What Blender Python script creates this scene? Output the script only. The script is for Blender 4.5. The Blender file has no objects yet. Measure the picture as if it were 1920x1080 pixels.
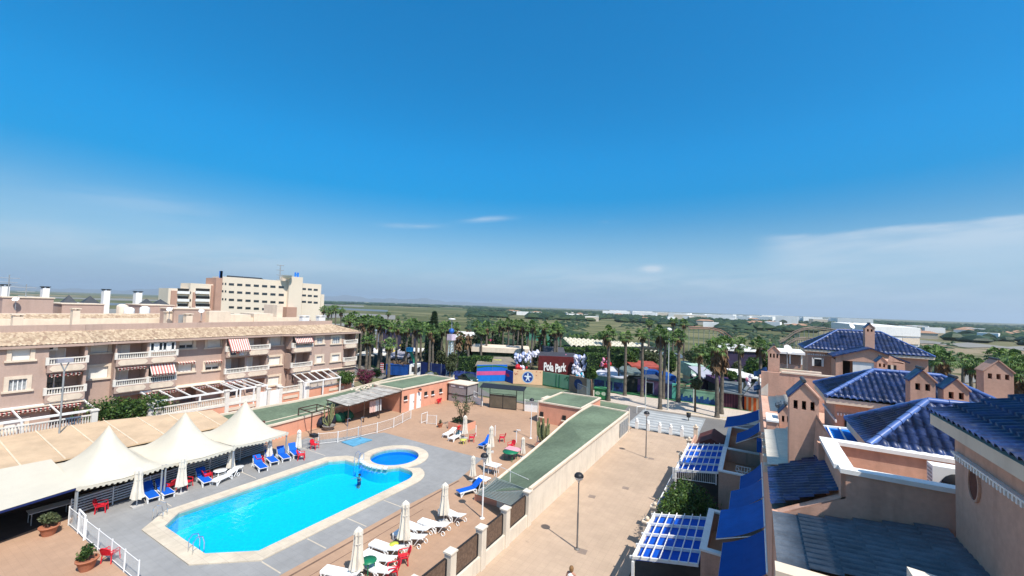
import bpy, bmesh, math, random
from mathutils import Vector, Matrix
R=math.radians
rnd=random.Random(7)
scene=bpy.context.scene
# ------------------------------------------------------------ camera
F=775.0; CX,CY,CH=960.0,540.0,14.0
roll=math.atan(.0335); pitch=math.atan(34*math.cos(roll)/F); yaw=R(30.4)
fw=Vector((-math.sin(yaw)*math.cos(pitch),math.cos(yaw)*math.cos(pitch),math.sin(pitch)))
r0=Vector((math.cos(yaw),math.sin(yaw),0)); u0=r0.cross(fw)
cr=r0*math.cos(roll)+u0*math.sin(roll); cu=-r0*math.sin(roll)+u0*math.cos(roll)
cam_d=bpy.data.cameras.new('camera'); cam=bpy.data.objects.new('camera',cam_d)
scene.collection.objects.link(cam)
M=Matrix((cr,cu,-fw)).transposed().to_4x4(); M.translation=(0,0,CH); cam.matrix_world=M
cam_d.sensor_width=36; cam_d.lens=36*F/1920; cam_d.clip_end=60000; cam_d.clip_start=.1
scene.camera=cam
# ------------------------------------------------------------ sky
SEL=R(55.4); S=Vector((.908*math.cos(SEL),-.419*math.cos(SEL),math.sin(SEL))).normalized()
w=bpy.data.worlds.new('World'); scene.world=w; w.use_nodes=True
nt=w.node_tree; nt.nodes.clear()
def N(nt,t,**k):
    n=nt.nodes.new(t)
    for a,b in k.items():
        if a.startswith('i_'):
            key=a[2:]; key=int(key) if key.isdigit() else key.replace('_',' ')
            n.inputs[key].default_value=b
        else: setattr(n,a,b)
    return n
def L(nt,a,b): nt.links.new(a,b)
def MA(nt,op,a,b=None,c=None,clamp=False):
    n=nt.nodes.new('ShaderNodeMath'); n.operation=op; n.use_clamp=clamp
    for i,v in enumerate((a,b,c)):
        if v is None: continue
        if isinstance(v,(int,float)): n.inputs[i].default_value=v
        else: nt.links.new(v,n.inputs[i])
    return n.outputs[0]
def MR(nt,v,a,b,c=0,d=1,smooth=True):
    n=nt.nodes.new('ShaderNodeMapRange'); n.interpolation_type='SMOOTHSTEP' if smooth else 'LINEAR'
    nt.links.new(v,n.inputs[0])
    for i,x in enumerate((a,b,c,d)): n.inputs[i+1].default_value=x
    return n.outputs[0]
sky=N(nt,'ShaderNodeTexSky',sky_type='NISHITA',sun_disc=False,sun_elevation=SEL,sun_rotation=math.atan2(S.x,S.y),altitude=0,air_density=1.0,dust_density=SKY_DUST if 'SKY_DUST' in globals() else .6,ozone_density=3.0)
hs=N(nt,'ShaderNodeHueSaturation',i_Hue=.492,i_Saturation=1.42,i_Value=1.0); L(nt,sky.outputs[0],hs.inputs['Color'])
tc=N(nt,'ShaderNodeTexCoord'); sp=N(nt,'ShaderNodeSeparateXYZ'); L(nt,tc.outputs['Generated'],sp.inputs[0])
az=MA(nt,'ARCTAN2',sp.outputs[0],sp.outputs[1])     # 0 at +Y, positive to the right
el=MA(nt,'ARCSINE',sp.outputs[2])
L(nt,MA(nt,'SUBTRACT',MR(nt,el,R(3),R(19),1.45,1.64),MR(nt,el,R(42),R(60),0,.85)),hs.inputs['Saturation'])  # sky above the view made paler to whiten the fill light
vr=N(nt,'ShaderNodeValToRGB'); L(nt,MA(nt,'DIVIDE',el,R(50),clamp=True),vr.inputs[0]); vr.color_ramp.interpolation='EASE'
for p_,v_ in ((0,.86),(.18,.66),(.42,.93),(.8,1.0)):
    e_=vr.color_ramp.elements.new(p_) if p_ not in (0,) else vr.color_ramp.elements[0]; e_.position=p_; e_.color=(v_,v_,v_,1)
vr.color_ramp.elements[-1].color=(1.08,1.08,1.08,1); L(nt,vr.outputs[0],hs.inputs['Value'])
azel=N(nt,'ShaderNodeCombineXYZ'); L(nt,MA(nt,'MULTIPLY',az,2.2),azel.inputs[0]); L(nt,MA(nt,'ADD',MA(nt,'MULTIPLY',el,15.0),MA(nt,'MULTIPLY',az,-.8)),azel.inputs[1])
n1=N(nt,'ShaderNodeTexNoise',i_Scale=1.9,i_Detail=8.0,i_Roughness=.6,i_Distortion=.35); L(nt,azel.outputs[0],n1.inputs[0])
n2=N(nt,'ShaderNodeTexNoise',i_Scale=4.6,i_Detail=7.0,i_Roughness=.58,i_Distortion=.5); L(nt,azel.outputs[0],n2.inputs[0])
def blob(a,e,wa,we,tilt=0):      # soft window around azimuth a / elevation e (degrees)
    da=MA(nt,'DIVIDE',MA(nt,'SUBTRACT',az,R(a)),R(wa))
    de=MA(nt,'DIVIDE',MA(nt,'SUBTRACT',MA(nt,'SUBTRACT',el,R(e)),MA(nt,'MULTIPLY',MA(nt,'SUBTRACT',az,R(a)),tilt)),R(we))
    d=MA(nt,'ADD',MA(nt,'MULTIPLY',da,da),MA(nt,'MULTIPLY',de,de))
    return MA(nt,'POWER',2.718,MA(nt,'MULTIPLY',d,-1.0))
def add(*v):
    a=v[0]
    for b in v[1:]: a=MA(nt,'ADD',a,b)
    return a
wisp=MR(nt,n1.outputs[0],.38,.62); fine=MR(nt,n2.outputs[0],.45,.7)
# broad veil on the right with a crisp upper edge that rises to the right
edge=MA(nt,'ADD',R(9.35),MA(nt,'MULTIPLY',MA(nt,'SUBTRACT',az,R(4)),.012))
edge=MA(nt,'ADD',edge,MA(nt,'MULTIPLY',MA(nt,'SUBTRACT',n1.outputs[0],.5),R(1.6)))
up=MA(nt,'SUBTRACT',el,edge)
veil=MA(nt,'MULTIPLY',MR(nt,up,R(-.55),R(.12),1,0),MR(nt,az,R(-1),R(5)))
veil=MA(nt,'MULTIPLY',veil,MR(nt,up,R(-5.0),R(-1.5),.42,1))
veil=MA(nt,'MULTIPLY',veil,MR(nt,n1.outputs[0],.3,.66,.42,.95))
c=add(MA(nt,'MULTIPLY',veil,.75),
 MA(nt,'MULTIPLY',MA(nt,'MULTIPLY',blob(-34.3,11.8,3.0,.34,.10),wisp),.5),
 MA(nt,'MULTIPLY',MA(nt,'MULTIPLY',blob(-44.5,10.3,3.2,.32,.06),wisp),.4),
 MA(nt,'MULTIPLY',blob(-11.7,5.5,1.25,.42),MR(nt,n2.outputs[0],.30,.48,0,1.0)),
 MA(nt,'MULTIPLY',MA(nt,'MULTIPLY',blob(-17,11.7,1.2,.22),fine),.35),
 MA(nt,'MULTIPLY',MA(nt,'MULTIPLY',blob(-68,4.6,17,2.0),wisp),.5),
 MA(nt,'MULTIPLY',MA(nt,'MULTIPLY',blob(-73,9.3,7,1.1),wisp),.22),
 MA(nt,'MULTIPLY',MA(nt,'MULTIPLY',blob(-14,3.6,26,2.0),wisp),.5))
c=MA(nt,'MINIMUM',c,.9)
h0=N(nt,'ShaderNodeMixRGB'); L(nt,MR(nt,el,R(0),R(13),.94,0),h0.inputs[0]); L(nt,hs.outputs[0],h0.inputs[1]); h0.inputs[2].default_value=(1.42,2.35,3.45,1)
mx=N(nt,'ShaderNodeMixRGB'); L(nt,c,mx.inputs[0]); L(nt,h0.outputs[0],mx.inputs[1]); mx.inputs[2].default_value=(3.2,3.8,4.4,1)
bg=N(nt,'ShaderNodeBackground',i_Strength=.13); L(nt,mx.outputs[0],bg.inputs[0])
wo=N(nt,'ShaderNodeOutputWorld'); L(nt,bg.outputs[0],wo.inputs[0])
# ------------------------------------------------------------ sun
sd=bpy.data.lights.new('sun','SUN'); sd.energy=4.2; sd.angle=R(.5); sd.color=(1,.955,.88)
so=bpy.data.objects.new('sun',sd); scene.collection.objects.link(so); so.rotation_euler=S.to_track_quat('Z','Y').to_euler(); so.location=(20,-20,60)
vs=scene.view_settings; vs.view_transform='Standard'; vs.look='None'; vs.exposure=0.6; vs.gamma=1; vs.use_curve_mapping=False
# ------------------------------------------------------------ survey helpers: sight lines from the photo point to real planes
def ray(px,py): return cr*((px-CX)/F)-cu*((py-CY)/F)+fw
def P(px,py,z=0.0):
    v=ray(px,py); t=(z-CH)/v.z; return Vector((v.x*t,v.y*t,z))
def WX(px,py,x):
    v=ray(px,py); t=x/v.x; return Vector((x,v.y*t,CH+v.z*t))
def WY(px,py,y):
    v=ray(px,py); t=y/v.y; return Vector((v.x*t,y,CH+v.z*t))
def WD(px,py,d):      # point at forward depth d
    v=ray(px,py); return Vector((v.x*d,v.y*d,CH+v.z*d))
# ------------------------------------------------------------ objects
COL=scene.collection
def tag(o,label=None,cat=None,group=None,kind=None):
    for k,v in (('label',label),('category',cat),('group',group),('kind',kind)):
        if v: o[k]=v
    return o
def thing(name,loc,label,cat,group=None,rz=0):
    o=bpy.data.objects.new(name,None); COL.objects.link(o); o.location=loc; o.rotation_euler=(0,0,rz)
    o.empty_display_size=.2
    return tag(o,label,cat,group)
def dup(root,loc,rz,label=None,group=None,sc=None):
    def cp(o,par):
        c=o.copy(); COL.objects.link(c)
        if par: c.parent=par
        for ch in o.children: cp(ch,c)
        return c
    r=cp(root,None); r.location=loc; r.rotation_euler=(0,0,rz)
    if sc: r.scale=sc if isinstance(sc,tuple) else (sc,sc,sc)
    if label: r['label']=label
    if group: r['group']=group
    return r
def wloc(o):
    v=Vector(o.location)
    while o.parent: o=o.parent; v=v+Vector(o.location)
    return v
class MB:
    def __init__(s): s.v=[]; s.f=[]; s.m=[]; s.cur=0; s.sm=[]; s.smooth=False
    def poly(s,pts):
        n=len(s.v); s.v+= [tuple(p) for p in pts]; s.f.append(tuple(range(n,n+len(pts)))); s.m.append(s.cur); s.sm.append(s.smooth)
    def raw(s,vs,fs):
        n=len(s.v); s.v+=[tuple(p) for p in vs]
        for f in fs: s.f.append(tuple(i+n for i in f)); s.m.append(s.cur); s.sm.append(s.smooth)
    def box(s,x0,x1,y0,y1,z0,z1):
        if x0>x1:x0,x1=x1,x0
        if y0>y1:y0,y1=y1,y0
        if z0>z1:z0,z1=z1,z0
        s.raw([(x0,y0,z0),(x1,y0,z0),(x1,y1,z0),(x0,y1,z0),(x0,y0,z1),(x1,y0,z1),(x1,y1,z1),(x0,y1,z1)],
              [(3,2,1,0),(4,5,6,7),(0,1,5,4),(1,2,6,5),(2,3,7,6),(3,0,4,7)]); return s
    def obox(s,c,u,l,w,z0,z1):      # box centred c, long axis u (xy), length l, width w
        u=Vector((u[0],u[1],0)).normalized(); n=Vector((-u.y,u.x,0)); c=Vector((c[0],c[1],0))
        q=[c-u*l/2-n*w/2,c+u*l/2-n*w/2,c+u*l/2+n*w/2,c-u*l/2+n*w/2]; s.prism(q,z0,z1); return s
    def prism(s,pts,z0,z1):
        n=len(pts); a=sum(pts[i][0]*pts[(i+1)%n][1]-pts[(i+1)%n][0]*pts[i][1] for i in range(n))
        if a<0: pts=pts[::-1]
        vs=[(p[0],p[1],z0) for p in pts]+[(p[0],p[1],z1) for p in pts]
        s.raw(vs,[tuple(range(n-1,-1,-1)),tuple(range(n,2*n))]+[(i,(i+1)%n,n+(i+1)%n,n+i) for i in range(n)]); return s
    def tube(s,a,b,r,n=6,r2=None,cap=True):
        a=Vector(a); b=Vector(b); d=(b-a)
        if d.length<1e-6: return s
        d.normalize(); t=Vector((0,0,1)) if abs(d.z)<.9 else Vector((1,0,0)); u=d.cross(t).normalized(); v=d.cross(u)
        r2=r if r2 is None else r2; sm=s.smooth; s.smooth=n>4
        vs=[a+(u*math.cos(2*math.pi*i/n)+v*math.sin(2*math.pi*i/n))*r for i in range(n)]+[b+(u*math.cos(2*math.pi*i/n)+v*math.sin(2*math.pi*i/n))*r2 for i in range(n)]
        s.raw(vs,[(i,i+n,(i+1)%n+n,(i+1)%n) for i in range(n)])
        s.smooth=False
        if cap: s.raw(vs,[tuple(range(n)),tuple(range(2*n-1,n-1,-1))])
        s.smooth=sm; return s
    def lathe(s,prof,c=(0,0,0),n=12,star=0):
        vs=[]; 
        for (r,z) in prof:
            for i in range(n):
                rr=r*(1-star*(i%2)); a=2*math.pi*i/n; vs.append((c[0]+rr*math.cos(a),c[1]+rr*math.sin(a),c[2]+z))
        k=len(prof); fs=[(j*n+i,j*n+(i+1)%n,(j+1)*n+(i+1)%n,(j+1)*n+i) for j in range(k-1) for i in range(n)]
        sm=s.smooth; s.smooth=True; s.raw(vs,fs); s.smooth=sm; return s
    def beam(s,a,b,w,h):      # rectangular bar, w horizontal width, h vertical
        a=Vector(a); b=Vector(b); d=(b-a).normalized(); u=d.cross(Vector((0,0,1)))
        u=u.normalized() if u.length>1e-4 else Vector((1,0,0)); v=u.cross(d)
        q=[-u*w/2-v*h/2,u*w/2-v*h/2,u*w/2+v*h/2,-u*w/2+v*h/2]
        s.raw([a+x for x in q]+[b+x for x in q],[(0,1,2,3),(7,6,5,4),(0,4,5,1),(1,5,6,2),(2,6,7,3),(3,7,4,0)]); return s
    def build(s,name,mats,parent=None,sub=True,kind=None,**k):
        if not isinstance(mats,(list,tuple)): mats=[mats]
        me=bpy.data.meshes.new(name); off=wloc(parent) if parent else Vector((0,0,0))
        me.from_pydata([(x-off.x,y-off.y,z-off.z) for x,y,z in s.v],[],s.f); 
        for m in mats: me.materials.append(m)
        me.polygons.foreach_set('material_index',s.m); me.polygons.foreach_set('use_smooth',s.sm); me.update()
        o=bpy.data.objects.new(name,me); COL.objects.link(o)
        if parent: o.parent=parent
        if kind: o['kind']=kind
        return o
def fixn(o):
    bm=bmesh.new(); bm.from_mesh(o.data); bmesh.ops.recalc_face_normals(bm,faces=bm.faces[:]); bm.to_mesh(o.data); bm.free()
# ------------------------------------------------------------ materials
def newmat(name):
    m=bpy.data.materials.new(name); m.use_nodes=True; t=m.node_tree; b=t.nodes['Principled BSDF']; return m,t,b
def mat(name,col,rough=.8,var=.12,scale=1.5,spec=.3,bump=0,bs=20,stain=0,metal=0,fine=0,alpha=None):
    m,t,b=newmat(name); b.inputs['Roughness'].default_value=rough; b.inputs['Specular IOR Level'].default_value=spec; b.inputs['Metallic'].default_value=metal
    g=N(t,'ShaderNodeNewGeometry'); n=N(t,'ShaderNodeTexNoise',i_Scale=scale,i_Detail=6.0,i_Roughness=.65); L(t,g.outputs['Position'],n.inputs['Vector'])
    f=MR(t,n.outputs[0],.3,.7,1-var,1+var)
    if fine:
        n3=N(t,'ShaderNodeTexNoise',i_Scale=scale*14,i_Detail=3.0); L(t,g.outputs['Position'],n3.inputs['Vector']); f=MA(t,'MULTIPLY',f,MR(t,n3.outputs[0],.3,.7,1-fine,1+fine))
    if stain:   # vertical streaks of dirt
        mp=N(t,'ShaderNodeMapping'); mp.inputs['Scale'].default_value=(2.2,2.2,.22); L(t,g.outputs['Position'],mp.inputs[0])
        n2=N(t,'ShaderNodeTexNoise',i_Scale=1.3,i_Detail=5.0); L(t,mp.outputs[0],n2.inputs['Vector']); f=MA(t,'MULTIPLY',f,MR(t,n2.outputs[0],.5,.75,1,1-stain))
    v=N(t,'ShaderNodeVectorMath',operation='SCALE'); v.inputs[0].default_value=col; L(t,f,v.inputs['Scale']); L(t,v.outputs[0],b.inputs['Base Color'])
    if bump:
        n4=N(t,'ShaderNodeTexNoise',i_Scale=bs,i_Detail=4.0); L(t,g.outputs['Position'],n4.inputs['Vector'])
        bp=N(t,'ShaderNodeBump',i_Strength=bump,i_Distance=.02); L(t,n4.outputs[0],bp.inputs['Height']); L(t,bp.outputs[0],b.inputs['Normal'])
    if alpha is not None: b.inputs['Alpha'].default_value=alpha
    return m
def paving(name,c1,c2,mortar,bw,bh,scale=1.0,rough=.85,var=.12,vs=.25,msz=.02,rot=0,stainc=None):
    m,t,b=newmat(name); b.inputs['Roughness'].default_value=rough; b.inputs['Specular IOR Level'].default_value=.2
    g=N(t,'ShaderNodeNewGeometry'); mp=N(t,'ShaderNodeMapping'); mp.inputs['Rotation'].default_value=(0,0,rot); L(t,g.outputs['Position'],mp.inputs[0])
    br=N(t,'ShaderNodeTexBrick',i_Scale=scale); br.inputs['Color1'].default_value=(*c1,1); br.inputs['Color2'].default_value=(*c2,1); br.inputs['Mortar'].default_value=(*mortar,1)
    br.inputs['Mortar Size'].default_value=msz; br.inputs['Brick Width'].default_value=bw; br.inputs['Row Height'].default_value=bh; br.offset=.5 if bw!=bh else 0
    L(t,mp.outputs[0],br.inputs[0])
    n=N(t,'ShaderNodeTexNoise',i_Scale=vs,i_Detail=8.0,i_Roughness=.6); L(t,g.outputs['Position'],n.inputs[0])
    n5=N(t,'ShaderNodeTexNoise',i_Scale=vs*9,i_Detail=4.0); L(t,g.outputs['Position'],n5.inputs[0])
    f=MA(t,'MULTIPLY',MR(t,n.outputs[0],.32,.68,1-var,1+var),MR(t,n5.outputs[0],.3,.7,1-var*.5,1+var*.5))
    n6=N(t,'ShaderNodeTexNoise',i_Scale=.9,i_Detail=5.0); L(t,g.outputs['Position'],n6.inputs[0]); f=MA(t,'MULTIPLY',f,MR(t,n6.outputs[0],.68,.76,1,.78))
    v=N(t,'ShaderNodeVectorMath',operation='SCALE'); L(t,br.outputs[0],v.inputs[0]); L(t,f,v.inputs['Scale']); L(t,v.outputs[0],b.inputs['Base Color'])
    return m
def leafmat(name,c1,c2,c3,scale=.9):
    m,t,b=newmat(name); b.inputs['Roughness'].default_value=.55; b.inputs['Specular IOR Level'].default_value=.35
    g=N(t,'ShaderNodeNewGeometry'); n=N(t,'ShaderNodeTexNoise',i_Scale=scale,i_Detail=4.0); L(t,g.outputs['Position'],n.inputs[0])
    cr_=N(t,'ShaderNodeValToRGB'); e=cr_.color_ramp.elements; e[0].position=.32; e[0].color=(*c1,1); e[1].position=.68; e[1].color=(*c3,1); x=e.new(.5); x.color=(*c2,1)
    f=MA(t,'ADD',MA(t,'MULTIPLY',n.outputs[0],.6),MA(t,'MULTIPLY',g.outputs['Random Per Island'],.4)); L(t,f,cr_.inputs[0]); L(t,cr_.outputs[0],b.inputs['Base Color'])
    tr=N(t,'ShaderNodeBsdfTranslucent'); L(t,cr_.outputs[0],tr.inputs[0]); ms=N(t,'ShaderNodeMixShader',i_0=.25); o=t.nodes['Material Output']
    L(t,b.outputs[0],ms.inputs[1]); L(t,tr.outputs[0],ms.inputs[2]); L(t,ms.outputs[0],o.inputs[0]); return m
def stripes(name,c1,c2,axis,period,rough=.8,duty=.5,soft=.05,var=.06):
    m,t,b=newmat(name); b.inputs['Roughness'].default_value=rough; b.inputs['Specular IOR Level'].default_value=.2
    g=N(t,'ShaderNodeNewGeometry'); s_=N(t,'ShaderNodeSeparateXYZ'); L(t,g.outputs['Position'],s_.inputs[0])
    fr=MA(t,'FRACT',MA(t,'DIVIDE',s_.outputs[axis],period)); f=MR(t,fr,duty-soft,duty+soft)
    mx=N(t,'ShaderNodeMixRGB'); L(t,f,mx.inputs[0]); mx.inputs[1].default_value=(*c1,1); mx.inputs[2].default_value=(*c2,1)
    n=N(t,'ShaderNodeTexNoise',i_Scale=1.5,i_Detail=5.0); L(t,g.outputs['Position'],n.inputs[0]); v=N(t,'ShaderNodeVectorMath',operation='SCALE'); L(t,mx.outputs[0],v.inputs[0]); L(t,MR(t,n.outputs[0],.3,.7,1-var,1+var),v.inputs['Scale']); L(t,v.outputs[0],b.inputs['Base Color'])
    return m
def water(name,tint,bscale,bstr,rough=.03):
    m,t,b=newmat(name); g=N(t,'ShaderNodeNewGeometry'); n=N(t,'ShaderNodeTexNoise',i_Scale=bscale,i_Detail=3.0,i_Distortion=.6); L(t,g.outputs['Position'],n.inputs[0])
    bp=N(t,'ShaderNodeBump',i_Strength=bstr,i_Distance=.05); L(t,n.outputs[0],bp.inputs['Height'])
    gl=N(t,'ShaderNodeBsdfGlossy',i_Roughness=rough); gl.inputs[0].default_value=(1,1,1,1); L(t,bp.outputs[0],gl.inputs['Normal'])
    tr=N(t,'ShaderNodeBsdfTransparent'); tr.inputs[0].default_value=(*tint,1); fr=N(t,'ShaderNodeFresnel',i_IOR=1.33); L(t,bp.outputs[0],fr.inputs['Normal'])
    ms=N(t,'ShaderNodeMixShader'); L(t,fr.outputs[0],ms.inputs[0]); L(t,tr.outputs[0],ms.inputs[1]); L(t,gl.outputs[0],ms.inputs[2]); L(t,ms.outputs[0],t.nodes['Material Output'].inputs[0]); t.nodes.remove(b); return m
mt={}
mt['white']=mat('white_paint',(.78,.76,.72),.6,.05,2,stain=.08)
mt['wplas']=mat('white_plastic',(.80,.79,.76),.45,.04,3,spec=.4)
mt['cream']=mat('cream_plaster',(.68,.56,.43),.85,.07,1.2,stain=.08)
mt['creamwall']=mat('cream_wall',(.66,.59,.49),.88,.08,.8,stain=.14)
mt['pinkapt']=mat('dusty_pink_plaster',(.44,.315,.255),.9,.06,.5,fine=.03,stain=.10)
mt['pinkhouse']=mat('salmon_plaster',(.57,.335,.24),.9,.09,.7,fine=.05,stain=.22,bump=.15,bs=40)
mt['salmon']=mat('salmon_wall',(.66,.31,.20),.9,.07,.8,stain=.10)
mt['green_felt']=mat('green_roof_coating',(.125,.165,.105),.9,.22,.28,fine=.10)
mt['dark']=mat('dark_interior',(.02,.018,.016),.9,.1)
mt['brown']=mat('dark_brown_metal',(.06,.035,.025),.6,.1)
mt['steel']=mat('galvanised_steel',(.34,.36,.37),.5,.08,metal=.4)
mt['chrome']=mat('polished_steel',(.75,.76,.78),.18,.02,metal=1.0)
mt['black']=mat('black_metal',(.02,.02,.022),.45,.05)
mt['shutter']=stripes('roller_shutter',(.80,.76,.68),(.68,.64,.56),2,.055,.55,.8,.12)
mt['glass']=mat('window_glass',(.02,.028,.035),.08,.1,spec=.8)
mt['bluec']=mat('blue_canvas',(.002,.062,.27),.75,.10,1.5,spec=.15)
mt['bluel']=mat('light_blue_canvas',(.01,.16,.55),.75,.10,1.5,spec=.15)
mt['bluep']=mat('blue_mesh_fabric',(.005,.10,.50),.7,.08,spec=.2)
mt['redp']=mat('red_plastic',(.62,.015,.03),.4,.05,spec=.45)
mt['terra']=mat('terracotta',(.40,.15,.08),.85,.12,3)
mt['canvas']=mat('off_white_canvas',(.66,.61,.52),.85,.07,2,fine=.03)
mt['tent']=mat('white_tent_membrane',(.55,.50,.40),.55,.04,1,spec=.3)
mt['bluetile']=mat('cobalt_glazed_tile',(.014,.031,.098),.40,.45,3.5,spec=.5,fine=.3)
def tilemat(name,col,rough,spec):
    m=mat(name,col,rough,.25,1.2,spec=spec,fine=.25); t=m.node_tree; b=t.nodes['Principled BSDF']; src=b.inputs['Base Color'].links[0].from_socket
    g=N(t,'ShaderNodeNewGeometry'); v=N(t,'ShaderNodeTexVoronoi',i_Scale=3.4); L(t,g.outputs['Position'],v.inputs[0]); s=N(t,'ShaderNodeSeparateColor'); L(t,v.outputs['Color'],s.inputs[0])
    w_=N(t,'ShaderNodeVectorMath',operation='SCALE'); L(t,src,w_.inputs[0]); L(t,MR(t,s.outputs[0],0,1,.62,1.45,False),w_.inputs['Scale']); n=N(t,'ShaderNodeTexNoise',i_Scale=5.0,i_Detail=6.0,i_Roughness=.7); L(t,g.outputs['Position'],n.inputs[0])
    mx=N(t,'ShaderNodeMixRGB'); L(t,MR(t,n.outputs[0],.56,.74,0,.5),mx.inputs[0]); L(t,w_.outputs[0],mx.inputs[1]); mx.inputs[2].default_value=(.11,.125,.14,1); L(t,mx.outputs[0],b.inputs['Base Color']); L(t,MR(t,s.outputs[1],0,1,rough-.08,rough+.14,False),b.inputs['Roughness']); return m
mt['bluetile']=tilemat('cobalt_glazed_roof',(.014,.030,.098),.42,.45)
mt['ridgetile']=mat('pale_ridge_tile',(.07,.13,.34),.35,.2,3,spec=.6)
mt['slatetile']=mat('glare_toned_slate_tile',(.105,.122,.145),.55,.25,2.5,spec=.3,fine=.1)  # base colour paler than the tile, lifted toward its sunlit glare
mt['coping']=paving('pool_coping',(.55,.47,.36),(.52,.44,.335),(.44,.37,.29),.6,.6,msz=.012)
mt['prom']=paving('promenade_paving',(.43,.318,.228),(.415,.305,.22),(.375,.28,.20),.4,.4,var=.09,vs=.12,msz=.012)
mt['terrace']=paving('terracotta_paving',(.385,.245,.16),(.37,.235,.153),(.35,.222,.145),.3,.3,var=.08,vs=.2,msz=.012)
mt['deck']=paving('grey_pool_deck',(.265,.26,.25),(.255,.25,.242),(.24,.235,.228),.5,.5,var=.09,vs=.18,msz=.015)
mt['asphalt']=mat('asphalt',(.155,.145,.135),.9,.08,.4,fine=.08)
mt['pavement']=paving('street_pavement',(.50,.42,.35),(.47,.40,.33),(.40,.34,.29),.5,.5,var=.07,vs=.1)
mt['hedge']=leafmat('hedge_leaves',(.018,.045,.012),(.045,.10,.018),(.12,.19,.035))
mt['palm']=leafmat('palm_fronds',(.025,.06,.014),(.07,.14,.028),(.17,.25,.055),.8)
mt['deadpalm']=leafmat('dead_fronds',(.10,.055,.025),(.16,.09,.04),(.22,.13,.06))
mt['trunk']=mat('palm_trunk',(.125,.105,.082),.95,.3,2.5,bump=.6,bs=12,fine=.25)
mt['bark']=mat('bark',(.12,.08,.05),.95,.25,5)
mt['olive']=leafmat('olive_leaves',(.04,.055,.02),(.08,.10,.04),(.14,.16,.07))
mt['magenta']=leafmat('bougainvillea_bracts',(.10,.01,.04),(.22,.02,.08),(.04,.08,.02))
mt['pine']=leafmat('dark_conifer',(.008,.022,.008),(.015,.035,.012),(.03,.06,.02))
mt['green']=mat('green_paint',(.02,.13,.05),.6,.1)
mt['truckblue']=mat('blue_truck_paint',(.008,.055,.23),.45,.15,1.5,fine=.1)
# ============================================================ GROUND
def sheet(name,pts,z,m,kind='structure'):
    b=MB(); n=len(pts); a=sum(pts[i][0]*pts[(i+1)%n][1]-pts[(i+1)%n][0]*pts[i][1] for i in range(n))
    if a<0: pts=pts[::-1]
    b.poly([(p[0],p[1],z) for p in pts]); return b.build(name,m,kind=kind)
# terrain material : near park earth, marsh, fields, far scrub
m,t,b=newmat('countryside'); b.inputs['Roughness'].default_value=.95; b.inputs['Specular IOR Level'].default_value=.1
g=N(t,'ShaderNodeNewGeometry'); s_=N(t,'ShaderNodeSeparateXYZ'); L(t,g.outputs['Position'],s_.inputs[0])
def noise(sc,det=6,vec=None,rough=.6,dist=0):
    n=N(t,'ShaderNodeTexNoise',i_Scale=sc,i_Detail=float(det),i_Roughness=rough,i_Distortion=float(dist)); L(t,vec if vec is not None else g.outputs['Position'],n.inputs[0]); return n.outputs[0]
mp=N(t,'ShaderNodeMapping'); mp.inputs['Rotation'].default_value=(0,0,R(-30)); mp.inputs['Scale'].default_value=(.35,1,1); L(t,g.outputs['Position'],mp.inputs[0])
def mix(f,c1,c2):
    x=N(t,'ShaderNodeMixRGB')
    if isinstance(f,float): x.inputs[0].default_value=f
    else: L(t,f,x.inputs[0])
    for i,c in ((1,c1),(2,c2)):
        if isinstance(c,tuple): x.inputs[i].default_value=(*c,1)
        else: L(t,c,x.inputs[i])
    return x.outputs[0]
marsh=mix(MR(t,noise(.012,8,mp.outputs[0]),.40,.60),(.085,.09,.038),(.17,.16,.08))
marsh=mix(MR(t,noise(.035,8,mp.outputs[0],.7),.47,.60),marsh,(.055,.07,.026))
marsh=mix(MR(t,noise(.11,6,mp.outputs[0],.7),.56,.70),marsh,(.12,.12,.055))
scrub=mix(MR(t,noise(.014,8,mp.outputs[0]),.42,.58),(.24,.19,.125),(.15,.14,.075))
scrub=mix(MR(t,noise(.06,8,None,.7),.52,.62),scrub,(.06,.075,.03))
vo=N(t,'ShaderNodeTexVoronoi',i_Scale=.009); L(t,mp.outputs[0],vo.inputs[0]); hv=N(t,'ShaderNodeSeparateColor'); L(t,vo.outputs['Color'],hv.inputs[0])
fld=mix(MR(t,hv.outputs[0],.3,.7),(.085,.10,.04),(.20,.165,.09)); fld=mix(MR(t,hv.outputs[1],.6,.75),fld,(.05,.08,.025))
# azimuth of the point as seen from the town (scrubland lies to the north east)
azp=MA(t,'ARCTAN2',s_.outputs[0],s_.outputs[1]); ez=MR(t,MA(t,'ADD',azp,MA(t,'MULTIPLY',MA(t,'SUBTRACT',noise(.006,5),.5),.5)),R(0),R(12))
dist=N(t,'ShaderNodeVectorMath',operation='LENGTH'); L(t,g.outputs['Position'],dist.inputs[0])
col=mix(ez,marsh,scrub); col=mix(MR(t,dist.outputs['Value'],600,1500),col,fld)
near=mix(MR(t,noise(.08,6),.42,.6),(.11,.12,.055),(.22,.185,.12))
col=mix(MR(t,dist.outputs['Value'],105,150),near,col); L(t,col,b.inputs['Base Color']); mt['land']=m
b_=MB()
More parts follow.
